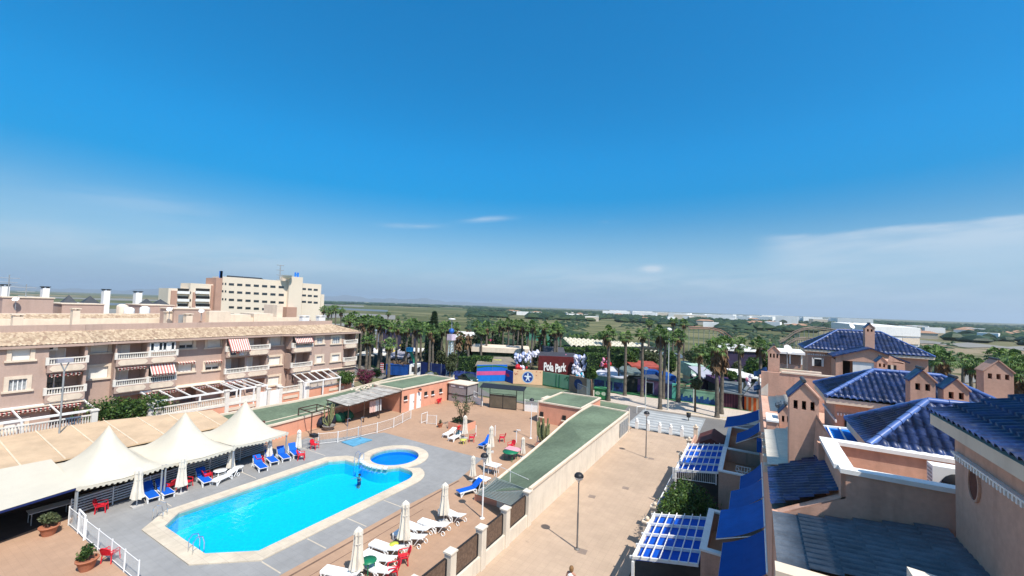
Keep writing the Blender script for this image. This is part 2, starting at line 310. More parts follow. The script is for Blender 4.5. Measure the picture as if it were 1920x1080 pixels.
# a gently rolling sheet to the horizon, one mesh
rings=[0,60,140,240,400,650,1000,1600,2600,4200,7000,11000,15500]; ns=96; vs_=[(0,0,-.03)]
for r_ in rings[1:]:
    for i in range(ns):
        a=2*math.pi*i/ns; zz=-.03
        if r_>900:
            azd=math.degrees(math.atan2(math.cos(a),math.sin(a)))
            zz+= max(0,(r_-900))*.0009*max(0,1-abs(azd-15)/45)*(.7+.3*math.sin(a*23)) if -40<azd<70 else 0
            if r_>=11000: zz*=.55
        vs_.append((r_*math.cos(a),r_*math.sin(a),zz))
fs_=[(0,1+i,1+(i+1)%ns) for i in range(ns)]
for k in range(len(rings)-2):
    for i in range(ns):
        p_=1+k*ns; fs_.append((p_+i,p_+ns+i,p_+ns+(i+1)%ns,p_+(i+1)%ns))
b_.smooth=True; b_.raw(vs_,fs_); b_.build('ground',mt['land'],kind='structure')
# holes are cut by laying the pool as a raised slab: terrace level is z=0, basin goes below a slab top of .05 above land
# pool outlines ------------------------------------------------
def arc(cx,cy,r,a0,a1,n): return [(cx+r*math.cos(R(a0+(a1-a0)*i/n)),cy+r*math.sin(R(a0+(a1-a0)*i/n))) for i in range(n+1)]
KC=(-28.0,27.75)
inner=[(-30.6,11.7),(-25.6,11.7),(-23.5,13.4),(-23.5,24.7)]+arc(-25.0,24.75,1.5,0,90,6)+[(-25.9,26.25),(-26.6,25.35)]+arc(KC[0],KC[1],2.85,-56,-121,8)+[(-29.9,24.75),(-30.9,24.7),(-31.8,23.7),(-31.8,12.9)]
outer=[(-31.2,10.8),(-25.2,10.8),(-22.55,13.0),(-22.55,24.7)]+arc(-25.0,24.75,2.45,0,75,6)+arc(KC[0],KC[1],3.0,-28,232,30)+[(-30.9,25.6),(-31.6,25.4),(-32.75,24.1),(-32.75,12.5)]
kid=arc(KC[0],KC[1],2.12,0,352.5,47)
import mathutils
def holed(name,outs,holes,z,m,kind='structure',zb=None):
    bm=bmesh.new(); 
    def loop(pts):
        vs=[bm.verts.new((p[0],p[1],z)) for p in pts]; return [bm.edges.new((vs[i],vs[(i+1)%len(vs)])) for i in range(len(vs))]
    E=loop(outs)
    for h in holes: E+=loop(h)
    bmesh.ops.triangle_fill(bm,use_beauty=True,use_dissolve=False,edges=E)
    for f in bm.faces:
        if f.normal.z<0: f.normal_flip()
    if zb is not None:
        r=bmesh.ops.extrude_face_region(bm,geom=bm.faces[:]); 
        # keep top, extruded copy goes down
        vv=[v for v in r['geom'] if isinstance(v,bmesh.types.BMVert)]; bmesh.ops.translate(bm,verts=vv,vec=(0,0,zb-z)); bmesh.ops.recalc_face_normals(bm,faces=bm.faces[:])
    me=bpy.data.meshes.new(name); bm.to_mesh(me); bm.free(); me.materials.append(m); o=bpy.data.objects.new(name,me); COL.objects.link(o)
    if kind: o['kind']=kind
    return o
deck=[tuple(P(720,811)[:2]),tuple(P(800,833)[:2]),tuple(P(905,860)[:2]),(-20.3,27.2),(-20.6,22),(-20.6,-4),tuple(P(258,1095)[:2]),tuple(P(128,985)[:2]),(-36.4,9.6),(-38.0,20),(-38.9,26.5),tuple(P(592,826)[:2])]
holed('pool_deck',deck,[outer],.008,mt['deck'])
holed('pool_terrace',[(-50,-8),(-12.5,-8),(-12.5,53),(-50,53)],[outer],.004,mt['terrace'])
bpy.data.objects['ground'].location.z=-.02
# the land sheet gets an opening for the basin
g_=bpy.data.objects['ground']; bm=bmesh.new(); bm.from_mesh(g_.data); fcs=[f for f in bm.faces if (f.calc_center_median().xy.length<58)]
bmesh.ops.delete(bm,geom=fcs,context='FACES'); bm.to_mesh(g_.data); bm.free()
c60=[(60*math.cos(2*math.pi*i/96),60*math.sin(2*math.pi*i/96)) for i in range(96)]
o=holed('ground_town',c60,[outer],-.05,mt['land'])
holed('pool_coping',outer,[inner,kid],.06,mt['coping'],zb=-.3)
m,t,b=newmat('pool_plaster_caustics'); b.inputs['Roughness'].default_value=.6
g=N(t,'ShaderNodeNewGeometry'); v=N(t,'ShaderNodeTexVoronoi',i_Scale=3.2); v.feature='DISTANCE_TO_EDGE'; n=N(t,'ShaderNodeTexNoise',i_Scale=1.2,i_Detail=2.0); L(t,g.outputs['Position'],n.inputs[0])  # bright cell edges paint caustic light into the plaster colour
x=N(t,'ShaderNodeMixRGB',i_0=.22); L(t,g.outputs['Position'],x.inputs[1]); L(t,n.outputs['Color'],x.inputs[2]); L(t,x.outputs[0],v.inputs[0])
mx=N(t,'ShaderNodeMixRGB'); L(t,MR(t,v.outputs[0],-.06,.20),mx.inputs[0]); mx.inputs[1].default_value=(.0,.50,.82,1); mx.inputs[2].default_value=(.0,.44,.77,1); L(t,mx.outputs[0],b.inputs['Base Color']); mt['basin']=m
mt['kidbasin']=mat('kid_basin_plaster',(.0,.20,.72),.6,.12,.6)
mt['water']=water('pool_water',(.5,.95,1.0),2.6,.45)
def basin(name,pts,z0,z1,m):
    n=len(pts); bb=MB(); vs=[(p[0],p[1],z1) for p in pts]+[(p[0],p[1],z0) for p in pts]
    bb.raw(vs,[(i,(i+1)%n,n+(i+1)%n,n+i) for i in range(n)]+[tuple(range(n,2*n))]); o=bb.build(name,m,kind='structure'); fixn(o); 
    return o
basin('pool_basin',inner,-1.15,-.302,mt['basin']); basin('paddling_basin',kid,-.55,-.302,mt['kidbasin'])
sheet('pool_water',inner,-.06,mt['water']); sheet('paddling_water',kid,-.06,mt['water'])
# pale joints across the deck
jb=MB()
for y in (13.0,15.6,18.4,21.4): jb.obox((-21.6,y,0),(1,0.0),1.75,.07,.0085,.0125)
for y in (13.0,18.4,24.4): jb.obox((-35.0,y,0),(1,0),3.6,.05,.0085,.0125)
jb.build('deck_joint_lines',mt['coping'],kind='structure')
# gutter lines on the terrace
gb=MB(); gb.box(-20.2,-20.08,-6,27,.0045,.0125); gb.box(-19.35,-19.31,-6,22,.0045,.0105)
gb.build('terrace_gutter',mat('dark_joint',(.16,.10,.07),.9,.2),kind='structure')
sheet('promenade',[(-12.45,-8),(-5.6,-8),(-5.6,50.4),(-12.45,50.4)],.0,mt['prom'])
sheet('garden_ground',[(-5.6,-8),(30,-8),(30,50),(-5.6,50)],-.01,mat('shade_toned_garden_tile',(.10,.065,.045),.9,.2,1)); sheet('side_street',[(-5.6,50),(30,50),(30,62),(-5.6,62)],-.01,mt['pavement'])  # garden tile darkened, shade under the pergolas put into its colour
# promenade manhole covers
mh=[(878,-0),]
for i,(px,py) in enumerate([(1092,1034),(1024,988),(1110,931),(1173,915),(1221,860)]):
    if i in (1,): continue
    p=P(px,py); q=MB(); q.obox((p.x,p.y,0),(1,.1),.5,.5,.001,.008); q.build('drain_cover',mat('drain_iron',(.25,.19,.15),.8),kind='structure')
# street beyond the promenade
def strip(name,a,b_,w0,w1,z,m):    # quad strip between pixel polylines
    bb=MB()
    for i in range(len(a)-1):
        bb.poly([(a[i].x,a[i].y,z),(b_[i].x,b_[i].y,z),(b_[i+1].x,b_[i+1].y,z),(a[i+1].x,a[i+1].y,z)][::-1])
    o=bb.build(name,m,kind='structure'); return o
# ============================================================ STREET
sheet('road',[(-90,50),(-70,53),(-50,54.5),(-30,53.5),(-12.4,50.5),(60,50.5),(60,61.9),(-12,61.5),(-22,62.2),(-40,60),(-55,60.5),(-95,60)],.002,mt['asphalt'])
sheet('pavement',[(-22,62.2),(-12,61.5),(60,61.9),(60,70),(-15,70.5),(-24,69)],.12,mt['pavement'])
kb=MB(); kb.prism([(-22,62.1),(-12,61.4),(60,61.8),(60,61.98),(-12,61.58),(-22,62.28)],0,.125); kb.build('kerb',mt['cream'],kind='structure')
sheet('far_pavement',[(-100,59),(-80,60.4),(-57,60.6),(-42,60.5),(-38,64),(-58,66),(-78,66),(-100,66)],.006,mat('dusty_verge',(.30,.25,.20),.95,.15,.3))
sheet('green_carpet',[tuple(P(x,y)[:2]) for x,y in ((900,712),(962,723),(1067,732),(1118,745),(1180,760),(1165,775),(1060,758),(975,752),(925,742),(880,716))],.010,mt['green_felt'])
zb=MB()
for i in range(7): 
    y=51.6+i*1.25; zb.box(-13.2,-5.6,y,y+.5,.003,.010)
zb.build('zebra_crossing',mat('road_paint',(.40,.41,.40),.8,.15,1),kind='structure')
sheet('crossing_bed',[(-13.4,51.0),(-5.4,51.0),(-5.4,60.9),(-13.4,60.9)],.0055,mat('grey_crossing_bed',(.28,.29,.29),.9,.12,.6))
yb=MB(); yb.obox((-2,62.6,0),(1,.0),12,.12,.13,.134); yb.build('yellow_line',mat('yellow_paint',(.6,.45,.08),.8),kind='structure')
# green turf band along the park fence
gband=[WD(0,0,1)]; gp=[P(668,676),P(720,686),P(780,695),P(840,706),P(893,713)]; gq=[P(668,682),P(720,694),P(780,703),P(840,713),P(890,718)]
strip('grass_verge',gq,gp,0,0,.02,mat('verge_turf',(.04,.10,.03),.95,.25,1.5,fine=.2))
gp=[P(1116,728),P(1190,735),P(1290,747),P(1405,762),P(1520,776)]; gq=[P(1116,735),P(1190,743),P(1290,756),P(1405,773),P(1520,790)]
strip('grass_strip',gq,gp,0,0,.13,mat('artificial_turf',(.03,.13,.045),.95,.2,1.5,fine=.2))
# ============================================================ POOL SIDE BUILDINGS
def capwall(b,pts,w,z0,z1,closed=False):     # wall along a polyline
    n=len(pts)
    for i in range(n if closed else n-1):
        a=Vector((pts[i][0],pts[i][1],0)); c=Vector((pts[(i+1)%n][0],pts[(i+1)%n][1],0)); b.beam(a+Vector((0,0,(z0+z1)/2)),c+Vector((0,0,(z0+z1)/2)),w,z1-z0)
# long garage volume beside the promenade
T=thing('garage_block',(-14,34,0),'long low block with a green coated flat roof and cream wall beside the promenade','building')
LE=[P(905,914,.45),P(925,900,.6),P(990,860,1.0),P(1030,830,1.4),P(1070,790,2.1),P(1085,772,2.3)]; LE=[Vector((-16.9,q.y,q.z)) for q in LE]+[Vector((-16.9,48.6,2.32))]
RE=[Vector((-12.4,y,2.2)) for y in (24.3,26.5,30.5,34.5,40,45,48.6)]; LE[0].y=25.6
b=MB()
for i in range(6):
    b.poly([RE[i],(RE[i].x,RE[i].y,0),(RE[i+1].x,RE[i+1].y,0),RE[i+1]][::-1]); b.poly([LE[i],LE[i+1],(LE[i+1].x,LE[i+1].y,0),(LE[i].x,LE[i].y,0)][::-1])
b.poly([(-16.9,48.6,0),(-12.4,48.6,0),RE[6],LE[6]]); b.poly([(-12.4,24.3,0),(-16.9,25.6,0),LE[0],RE[0]][::-1]); w_=b.build('wall',mt['creamwall'],T)
b=MB(); e_=Vector((0,0,.015))
for i in range(6): b.poly([RE[i]+e_,RE[i+1]+e_,LE[i+1]+e_,LE[i]+e_])
b.build('roof',mt['green_felt'],T)
b=MB(); 
for E_ in (RE,LE):
    for i in range(6): b.beam(E_[i]+Vector((0,0,.05)),E_[i+1]+Vector((0,0,.05)),.22,.16)
b.beam(RE[6]+Vector((0,0,.06)),LE[6]+Vector((0,0,.06)),.22,.16); b.build('coping',mt['cream'],T)
b=MB(); b.box(-12.37,-12.33,44.9,48.2,.3,1.75); [b.beam((-12.32,y,.3),(-12.32,y,1.75),.05,.05) for y in (45.0,45.8,46.6,47.4,48.1)]; b.build('grille',mt['steel'],T)
b=MB(); b.box(-12.37,-12.32,48.65,48.9,0,2.6); b.build('corner_post',mt['creamwall'],T)
T=thing('stair_shelter',(-14,24,0),'low salmon shelter with a ribbed lid at the near end of the green roof','shelter')
qa,qb,qc,qd=P(890,925,.5),P(928,893,.62),Vector((-12.55,24.35,2.2)),Vector((-12.55,23.2,1.45)); qm=P(967,947,.42)
b=MB(); b.raw([(qa.x,qa.y,0),(qm.x,qm.y,0),(-12.6,23.2,0),(qa.x,qa.y,.45),(qm.x,qm.y,.38),(-12.6,23.2,1.4)],[(0,1,4,3),(1,2,5,4)]); b.build('wall',mt['salmon'],T)
b=MB(); lid=[qa,qd,qc,qb]
for i in range(16):
    f=i/16; g2=(i+.55)/16; b.poly([lid[0].lerp(lid[3],f),lid[1].lerp(lid[2],f),lid[1].lerp(lid[2],g2),lid[0].lerp(lid[3],g2)]); g3=(i+1)/16; u=Vector((0,0,-.05)); b.poly([lid[0].lerp(lid[3],g2)+u,lid[1].lerp(lid[2],g2)+u,lid[1].lerp(lid[2],g3)+u,lid[0].lerp(lid[3],g3)+u])
b.build('lid',mat('grey_ribbed_sheet',(.23,.27,.24),.5,.08),T)
b=MB(); rl=[qb,qc]
for f in (.05,.5): q=rl[0].lerp(rl[1],f); b.tube(q,q+Vector((0,0,.9)),.02)
b.tube(rl[0]+Vector((0,0,.9)),rl[1]+Vector((0,0,.6)),.018); b.build('handrail',mt['white'],T)
# boundary wall of the pool garden: pillars and mesh panels
T=thing('boundary_fence',(-12.45,14,0),'cream plinth wall with pillars and dark mesh panels between pool and promenade','fence')
b=MB(); b.box(-12.6,-12.35,2,24.1,0,.75); b.build('plinth',mt['creamwall'],T)
ys=[24.15,21.4,18.9,16.3,13.8,11.3,8.8,6.3]
for y in ys: b=MB(); b.box(-12.68,-12.28,y-.22,y+.22,0,2.12); b.prism([(-12.73,y-.27),(-12.23,y-.27),(-12.23,y+.27),(-12.73,y+.27)],2.12,2.2); b.build('pillar',mt['creamwall'],T)
mesh_m=mat('brown_mesh',(.13,.085,.06),.9,.25,6,fine=.3)
for i in range(len(ys)-1):
    y0,y1=ys[i+1]+.3,ys[i]-.3; b=MB(); b.box(-12.51,-12.47,y0+.1,y1-.1,.85,1.95); fr=[(y0,.8),(y0,1.9),(y0+.12,2.02),(y1-.12,2.02),(y1,1.9),(y1,.8)]
    b.build('mesh_panel',mesh_m,T); b=MB()
    for k in range(6): a,c=fr[k],fr[(k+1)%6]; b.beam((-12.49,a[0],a[1]),(-12.49,c[0],c[1]),.06,.06)
    b.build('panel_frame',mt['black'],T)
b=MB(); b.box(-12.51,-12.47,21.6,24.1,.9,1.95); 
# right toilets
def flatblock(name,label,x0,x1,y0,y1,h,m,wins=(),doors=(),cat='building'):
    T=thing(name,((x0+x1)/2,(y0+y1)/2,0),label,cat)
    b=MB(); b.box(x0,x1,y0,y1,0,h); b.build('wall',m,T)
    b=MB(); b.box(x0+.12,x1-.12,y0+.12,y1-.12,h+.003,h+.03); b.build('roof',mt['green_felt'],T)
    b=MB(); capwall(b,[(x0,y0),(x1,y0),(x1,y1),(x0,y1)],.22,h+.003,h+.16,True); b.build('coping',mt['cream'],T)
    return T
T=flatblock('changing_block','salmon changing block with a green flat roof left of the long green roof',-22.6,-17.2,46.0,53.0,2.35,mt['salmon'])
for px,py in ((1016,776),(1058,783)):
    q=WY(px,py,46.0); b=MB(); b.box(q.x-.22,q.x+.22,45.9,46.05,q.z-.3,q.z+.25); w_=b.build('window',mt['dark'],T); b=MB(); b.box(q.x-.32,q.x+.32,45.75,45.99,q.z-.42,q.z-.31); b.build('sill',mt['cream'],w_)
b=MB(); q=WY(1007,800,46.0); b.box(-22.75,-22.6,45.9,46.3,0,2.3); b.build('corner_pier',mt['cream'],T)
# left toilets with doors
T=flatblock('toilet_block','salmon toilet block with two white doors and a green flat roof',-43.8,-38.6,39.0,49.6,2.85,mt['salmon'])
for px,w_,h0,h1 in ((771,.95,0,2.05),(784,.95,0,2.05)):
    q=WX(px,771,-38.6); b=MB(); b.box(-38.62,-38.55,q.y-.42,q.y+.42,.02,2.05); d=b.build('door',mt['white'],T); b=MB(); b.box(-38.56,-38.5,q.y+.28,q.y+.34,.95,1.1); b.build('handle',mt['black'],d)
for px,py in ((760,746),(798,738),(811,736),(826,732)):
    q=WX(px,py,-38.6); b=MB(); b.box(-38.65,-38.53,q.y-.28,q.y+.28,q.z-.25,q.z+.25); w2=b.build('window',mt['dark'],T); b=MB(); b.box(-38.59,-38.4,q.y-.33,q.y+.33,q.z-.36,q.z-.26); b.build('sill',mt['white'],w2)
b=MB(); q=WX(784,730,-38.6); b.tube((-38.6,q.y,q.z),(-38.2,q.y,q.z),.03); b.lathe([(0,-.2),(.16,-.15),(.2,0),(.12,.12),(0,.16)],(-38.2,q.y,q.z+.05)); b.build('wall_lamp',mt['black'],T)
b=MB(); q=WX(822,752,-38.6); b.box(-38.6,-38.4,q.y-.25,q.y+.25,q.z-.35,q.z+.35); tag(b.build('hose_box',mt['redp']),'red fire hose box fixed to the salmon toilet block wall','hose box')
# long green roofed ramp volume behind, between garden and terrace
T=thing('car_ramp_roof',(-47,36,0),'long green roofed ramp building running behind the pool terrace','building')
far=[(-46.3,18),(-46.2,25),(-46.0,29.3),(-46.2,34.5),(-47.8,42.4),(-49,47.8),(-48.6,51.5)]; near=[(-40.8,18),(-40.7,24),(-41.2,29.3),(-42.4,33.9),(-43.9,39.1),(-43.9,49.7),(-38.7,52.2)]; fz=2.0; nz=[1.5,1.5,1.5,1.55,1.9,2.0,2.0]
b=MB()
for i in range(6):
    n0,n1,f0,f1=(*near[i],nz[i]),(*near[i+1],nz[i+1]),(*far[i],fz),(*far[i+1],fz)
    b.poly([n0,(*near[i],0),(*near[i+1],0),n1][::-1]); b.poly([f0,f1,(*far[i+1],0),(*far[i],0)][::-1])
b.poly([(*near[0],0),(*near[0],nz[0]),(*far[0],fz),(*far[0],0)]); b.poly([(*near[6],0),(*near[6],nz[6]),(*far[6],fz),(*far[6],0)]); b.build('wall',mt['salmon'],T); b=MB()
for i in range(6): b.poly([(*near[i],nz[i]+.01),(*near[i+1],nz[i+1]+.01),(*far[i+1],fz+.01),(*far[i],fz+.01)])
b.build('roof',mt['green_felt'],T); b=MB()
for i in range(6): b.beam((*far[i],fz+.09),(*far[i+1],fz+.09),.25,.2)
for i in range(4): b.beam((*near[i],nz[i]+.05),(*near[i+1],nz[i+1]+.05),.22,.18)
b.beam((*far[6],fz+.06),(*near[6],nz[6]+.06),.22,.16); b.build('coping',mt['cream'],T)
b=MB(); 
for i in range(3): p_,q_=Vector((*near[i],nz[i])).lerp(Vector((*far[i],fz)),.22),Vector((*near[i+1],nz[i+1])).lerp(Vector((*far[i+1],fz)),.22); b.beam(p_+Vector((0,0,.03)),q_+Vector((0,0,.03)),.10,.05)
b.build('roof_seam',mt['cream'],T)
# metal cabin
T=thing('metal_cabin',(-36.5,48.5,0),'grey sheet metal cabin with a flat pale roof beside the toilet block','cabin')
b=MB(); b.box(-38.3,-35.0,48.0,50.6,0,2.5); b.build('body',mat('mauve_grey_panel',(.27,.24,.235),.6,.08,1),T)
b=MB(); b.box(-38.45,-34.85,47.85,50.75,2.505,2.62); b.build('roof',mt['cream'],T)
b=MB(); [b.box(x-.05,x+.05,y-.05,y+.05,0,2.5) for x,y in ((-38.3,48),(-35,48),(-35,50.6))]; b.box(-38.3,-35,47.94,48.0,1.0,1.1); b.box(-35,-34.94,48,50.6,1.0,1.1); b.build('frame',mt['black'],T)
for x in (-37.4,-35.9): b=MB(); b.box(x-.45,x+.35,47.95,47.99,2.12,2.32); b.build('vent_plate',mt['white'],T)
# gate with canopy
T=thing('double_gate',(-30,48.5,0),'dark double gate under a thin black canopy at the back of the terrace','gate')
g0,g1=P(912,765),P(978,768); u=(g1-g0); 
L0=Vector((-32.4,47.9,0)); L1=Vector((-26.6,49.4,0)); U=(L1-L0).normalized()
gA=L0+U*1.2; gB=L0+U*5.0
gm=stripes('bamboo_screen',(.16,.13,.09),(.09,.07,.05),0,.09,.9,.5,.2,.15)
for a,c in ((gA,(gA+gB)/2),((gA+gB)/2,gB)):
    b=MB(); b.beam(a+Vector((0,0,1.0))+U*.05,c+Vector((0,0,1.0))-U*.05,.05,1.75); b.build('gate_leaf',gm,T)
b=MB()
for q in (L0,gA,(gA+gB)/2,gB,L1): b.tube(q,q+Vector((0,0,2.9 if q in (L0,L1,gA,gB) else 2.0)),.05)
b.tube(gA+Vector((0,0,2)),gB+Vector((0,0,2)),.04); b.tube(gA+Vector((0,0,.1)),gB+Vector((0,0,.1)),.04); b.build('frame',mt['black'],T)
b=MB(); nn=Vector((-U.y,U.x,0)); q=[L0-nn*.5-U*.15,L1-nn*.5+U*.15,L1+nn*.9+U*.15,L0+nn*.9-U*.15]; b.raw([p+Vector((0,0,2.72)) for p in q[:2]]+[p+Vector((0,0,3.05)) for p in q[2:]]+[p+Vector((0,0,2.78)) for p in q[:2]]+[p+Vector((0,0,3.11)) for p in q[2:]],[(3,2,1,0),(4,5,6,7),(0,1,5,4),(1,2,6,5),(2,3,7,6),(3,0,4,7)]); b.build('canopy',mt['black'],T)
# pale fence to left & right of the gate
def railfence(label,pts,h,group=None,mats=None,step=.14,name='railing',post=2.0,solid=0):
    T=thing(name,(pts[0][0],pts[0][1],0),label,'railing' if 'rail' in name else 'fence',group); b=MB(); bp=MB(); 
    for i in range(len(pts)-1):
        a=Vector((pts[i][0],pts[i][1],pts[i][2] if len(pts[i])>2 else 0)); c=Vector((pts[i+1][0],pts[i+1][1],pts[i+1][2] if len(pts[i+1])>2 else 0)); d=(c-a); n=max(1,int(d.length/step)); hh=Vector((0,0,h))
        for k in range(1,n): q=a+d*k/n; b.tube(q+Vector((0,0,solid+.05)),q+hh*.97,.012,3,cap=False)
        b.beam(a+hh,c+hh,.05,.04); b.beam(a+Vector((0,0,solid+.08)),c+Vector((0,0,solid+.08)),.03,.03)
        if solid: bp.beam(a+Vector((0,0,solid/2)),c+Vector((0,0,solid/2)),.15,solid)
        m_=max(1,round(d.length/post))
        for k in range(0 if i==0 else 1,m_+1): q=a+d*k/m_; bp.beam(q,q+hh*1.06,.07,.07)
    b.build('bars',mats or mt['white'],T); bp.build('posts',mats or mt['white'],T); return T
railfence('white railing between the metal cabin and the double gate',[(-34.9,49.6),(-32.5,48.3)],1.5,name='railing',solid=.8)
railfence('white railing between the double gate and the changing block',[(-26.5,49.6),(-22.9,50.4)],1.5,name='railing',solid=.8)
# ============================================================ APARTMENT BUILDING (left)
def holewall(b,x,y0,y1,z0,z1,holes,depth):   # wall on plane X=x facing +X, holes=(y0,y1,z0,z1)
    ys=sorted({y0,y1,*[h[0] for h in holes],*[h[1] for h in holes]}); zs=sorted({z0,z1,*[h[2] for h in holes],*[h[3] for h in holes]})
    ys=[y for y in ys if y0<=y<=y1]; zs=[z for z in zs if z0<=z<=z1]
    for i in range(len(ys)-1):
        for k in range(len(zs)-1):
            ym,zm=(ys[i]+ys[i+1])/2,(zs[k]+zs[k+1])/2
            if any(h[0]<ym<h[1] and h[2]<zm<h[3] for h in holes): continue
            b.poly([(x,ys[i],zs[k]),(x,ys[i+1],zs[k]),(x,ys[i+1],zs[k+1]),(x,ys[i],zs[k+1])])
    for h in holes:
        d=h[4] if len(h)>4 else depth; a,c,e,f=h[:4]
        b.poly([(x,a,e),(x,a,f),(x-d,a,f),(x-d,a,e)]); b.poly([(x,c,f),(x,c,e),(x-d,c,e),(x-d,c,f)])
        b.poly([(x,c,e),(x,a,e),(x-d,a,e),(x-d,c,e)]); b.poly([(x,a,f),(x,c,f),(x-d,c,f),(x-d,a,f)])
        b.poly([(x-d,a,e),(x-d,c,e),(x-d,c,f),(x-d,a,f)])
def rect(x,r):      # pixel rect -> (y0,y1,z0,z1) on plane x
    a=WX(r[0],r[1],x); b_=WX(r[2],r[3],x); c=WX(r[0],r[3],x); d=WX(r[2],r[1],x)
    return ((a.y+c.y)/2,(b_.y+d.y)/2,(b_.z+c.z)/2,(a.z+d.z)/2)
def baluster_rail(b,x,y0,y1,z,h=.85,step=.17,ends=True,axis='y'):
    f=(lambda p,q,r_:(x+q,p,r_)) if axis=='y' else (lambda p,q,r_:(p,x+q,r_))
    def bx(p0,p1,q0,q1,z0,z1):
        if axis=='y': b.box(x+q0,x+q1,p0,p1,z0,z1)
        else: b.box(p0,p1,x+q0,x+q1,z0,z1)
    bx(y0,y1,-.08,.08,z+h-.10,z+h); bx(y0,y1,-.07,.07,z,z+.10)
    n=max(2,int((y1-y0)/step))
    for i in range(n):
        p=y0+(i+.5)*(y1-y0)/n; c=(x,p,z+.1) if axis=='y' else (p,x,z+.1); hh=h-.2
        b.lathe([(.035,0),(.065,hh*.3),(.03,hh*.7),(.05,hh)],c,5)
APT=thing('apartment_building',(-56,26,0),'dusty pink three storey apartment building with striped awnings behind the pool','building')
XL,XM,XR=-55.0,-56.4,-54.6
red=stripes('red_white_awning',(.46,.15,.13),(.66,.58,.50),1,.26,.85,.5,.04)
walls=MB()
FZ=[1.65,4.35,7.05]   # storey floors
ZE=9.0
def window(x,r,kind='shutter',lintel=False,frame=True):
    y0,y1,z0,z1=rect(x,r)
    holes.append((y0,y1,z0,z1,.18))
    b=MB(); 
    b.box(x-.17,x-.12,y0,y1,z0,z1)
    wn=b.build('window',mt['shutter'] if kind!='glass' else mt['curtain'],APT)
    if kind=='half':
        b=MB(); b.box(x-.12,x-.10,y0+.05,y1-.05,z0+.05,z0+(z1-z0)*.38); b.build('pane',mt['glass'],wn)
    if kind in('half','glass'):
        b=MB(); n=2 if kind=='half' else 4
        for i in range(n+1): yy=y0+(y1-y0)*i/n; b.box(x-.10,x-.04,yy-.035,yy+.035,z0,z1 if kind=='glass' else z0+(z1-z0)*.38)
        b.build('bars',mt['white'],wn)
    if frame:
        b=MB(); t_=.28
        b.box(x+.003,x+.06,y0-t_,y0,z0,z1+t_); b.box(x+.003,x+.06,y1,y1+t_,z0,z1+t_); b.box(x+.003,x+.06,y0,y1,z1,z1+t_); b.box(x+.003,x+.16,y0-t_-.12,y1+t_+.12,z0-.16,z0)
        b.build('frame',mt['cream'],wn)
def awn(x,y0,y1,z,out,drop,m=None,parent=None):
    b=MB(); n=6; b.poly([(x,y0,z),(x+out,y0,z-drop),(x+out,y1,z-drop),(x,y1,z)]); 
    k=int((y1-y0)/.3)
    for i in range(k):
        a=y0+(y1-y0)*i/k; c=y0+(y1-y0)*(i+1)/k; b.poly([(x+out,a,z-drop),(x+out,(a+c)/2,z-drop-.26),(x+out,c,z-drop)]); b.poly([(x+out,a,z-drop),(x+out,a,z-drop-.14),(x+out,c,z-drop-.14),(x+out,c,z-drop)])
    b.tube((x+out,y0,z-drop),(x+out,y1,z-drop),.03,5); b.build('awning',m or red,parent or APT)
def balcony(x,yA,yB,zf,zt,out=.35,splits=(),kinds=('open',),depth=1.6,panel=True,fringe=False,rail=True):
    """recess from floor zf to ceiling zt between yA..yB, parapet with balusters"""
    ds=[yA,*splits,yB]
    for i in range(len(ds)-1):
        k=kinds[i]; a,c=ds[i]+.12,ds[i+1]-.12
        if k=='glazed':
            holes.append((a,c,zf+.85,zt,.12)); b=MB(); b.box(x-.10,x-.06,a,c,zf+.85,zt); gw=b.build('window',mt['glass'],APT); b=MB()
            nn=6
            for j in range(nn+1): yy=a+(c-a)*j/nn; b.box(x-.06,x+.02,yy-.05,yy+.05,zf+.85,zt)
            for j in (1,4): b.box(x-.055,x-.03,a+(c-a)*j/nn,a+(c-a)*(j+1)/nn,zf+.85,zt)
            b.box(x-.06,x+.02,a,c,zf+.82,zf+.92); b.box(x-.06,x+.02,a,c,zt-.1,zt); b.build('frame',mt['white'],gw)
        else:
            holes.append((a,c,zf,zt,depth))
            # sliding door with shutter at the back
            b=MB(); m0=a+(c-a)*.08; m1=a+(c-a)*.58; b.box(x-depth+.003,x-depth+.05,m0,m1,zf+.05,zt-.25); dr=b.build('terrace_door',mt['shutter'] if k!='dark' else mt['glass'],APT)
            b=MB(); 
            for yy in (m0,(m0+m1)/2,m1): b.box(x-depth+.05,x-depth+.09,yy-.05,yy+.05,zf+.05,zt-.25)
            b.build('door_frame',mt['white'],dr)
    b=MB(); b.box(x+.003,x+out,yA,yB,zf-.45,zf+.25); bal=b.build('balcony',mt['pinkapt'],APT)
    b=MB()
    for i in range(len(ds)-1): 
        a,c=ds[i]+.15,ds[i+1]-.15; z0,z1=zf-.38,zf+.17; e=.2; pts=[(a+e,z0),(c-e,z0),(c,z0+.2),(c,z1-.2),(c-e,z1),(a+e,z1),(a,z1-.2),(a,z0+.2)]
        b.raw([(x+out+.003,p,q) for p,q in pts]+[(x+out+.03,p,q) for p,q in pts],[tuple(range(8,16))]+[(j,(j+1)%8,8+(j+1)%8,8+j) for j in range(8)])
        b.tube((x+out,(a+c)/2,zf-.34),(x+out+.15,(a+c)/2,zf-.36),.04)
    b.build('panel',mt['cream'],bal)
    b=MB(); baluster_rail(b,x+out-.1,yA,yB,zf+.25,.60)
    b.box(x+.0,x+out-.1,yA,yA+.12,zf+.25,zf+.85); b.box(x,x+out-.1,yB-.12,yB,zf+.25,zf+.85)
    for yy in ds: b.box(x+out-.22,x+out+.02,yy-.11,yy+.11,zf+.25,zf+.92)
    b.build('balustrade',mt['creamwhite'],bal)
def Yx(px,py,x): return WX(px,py,x).y
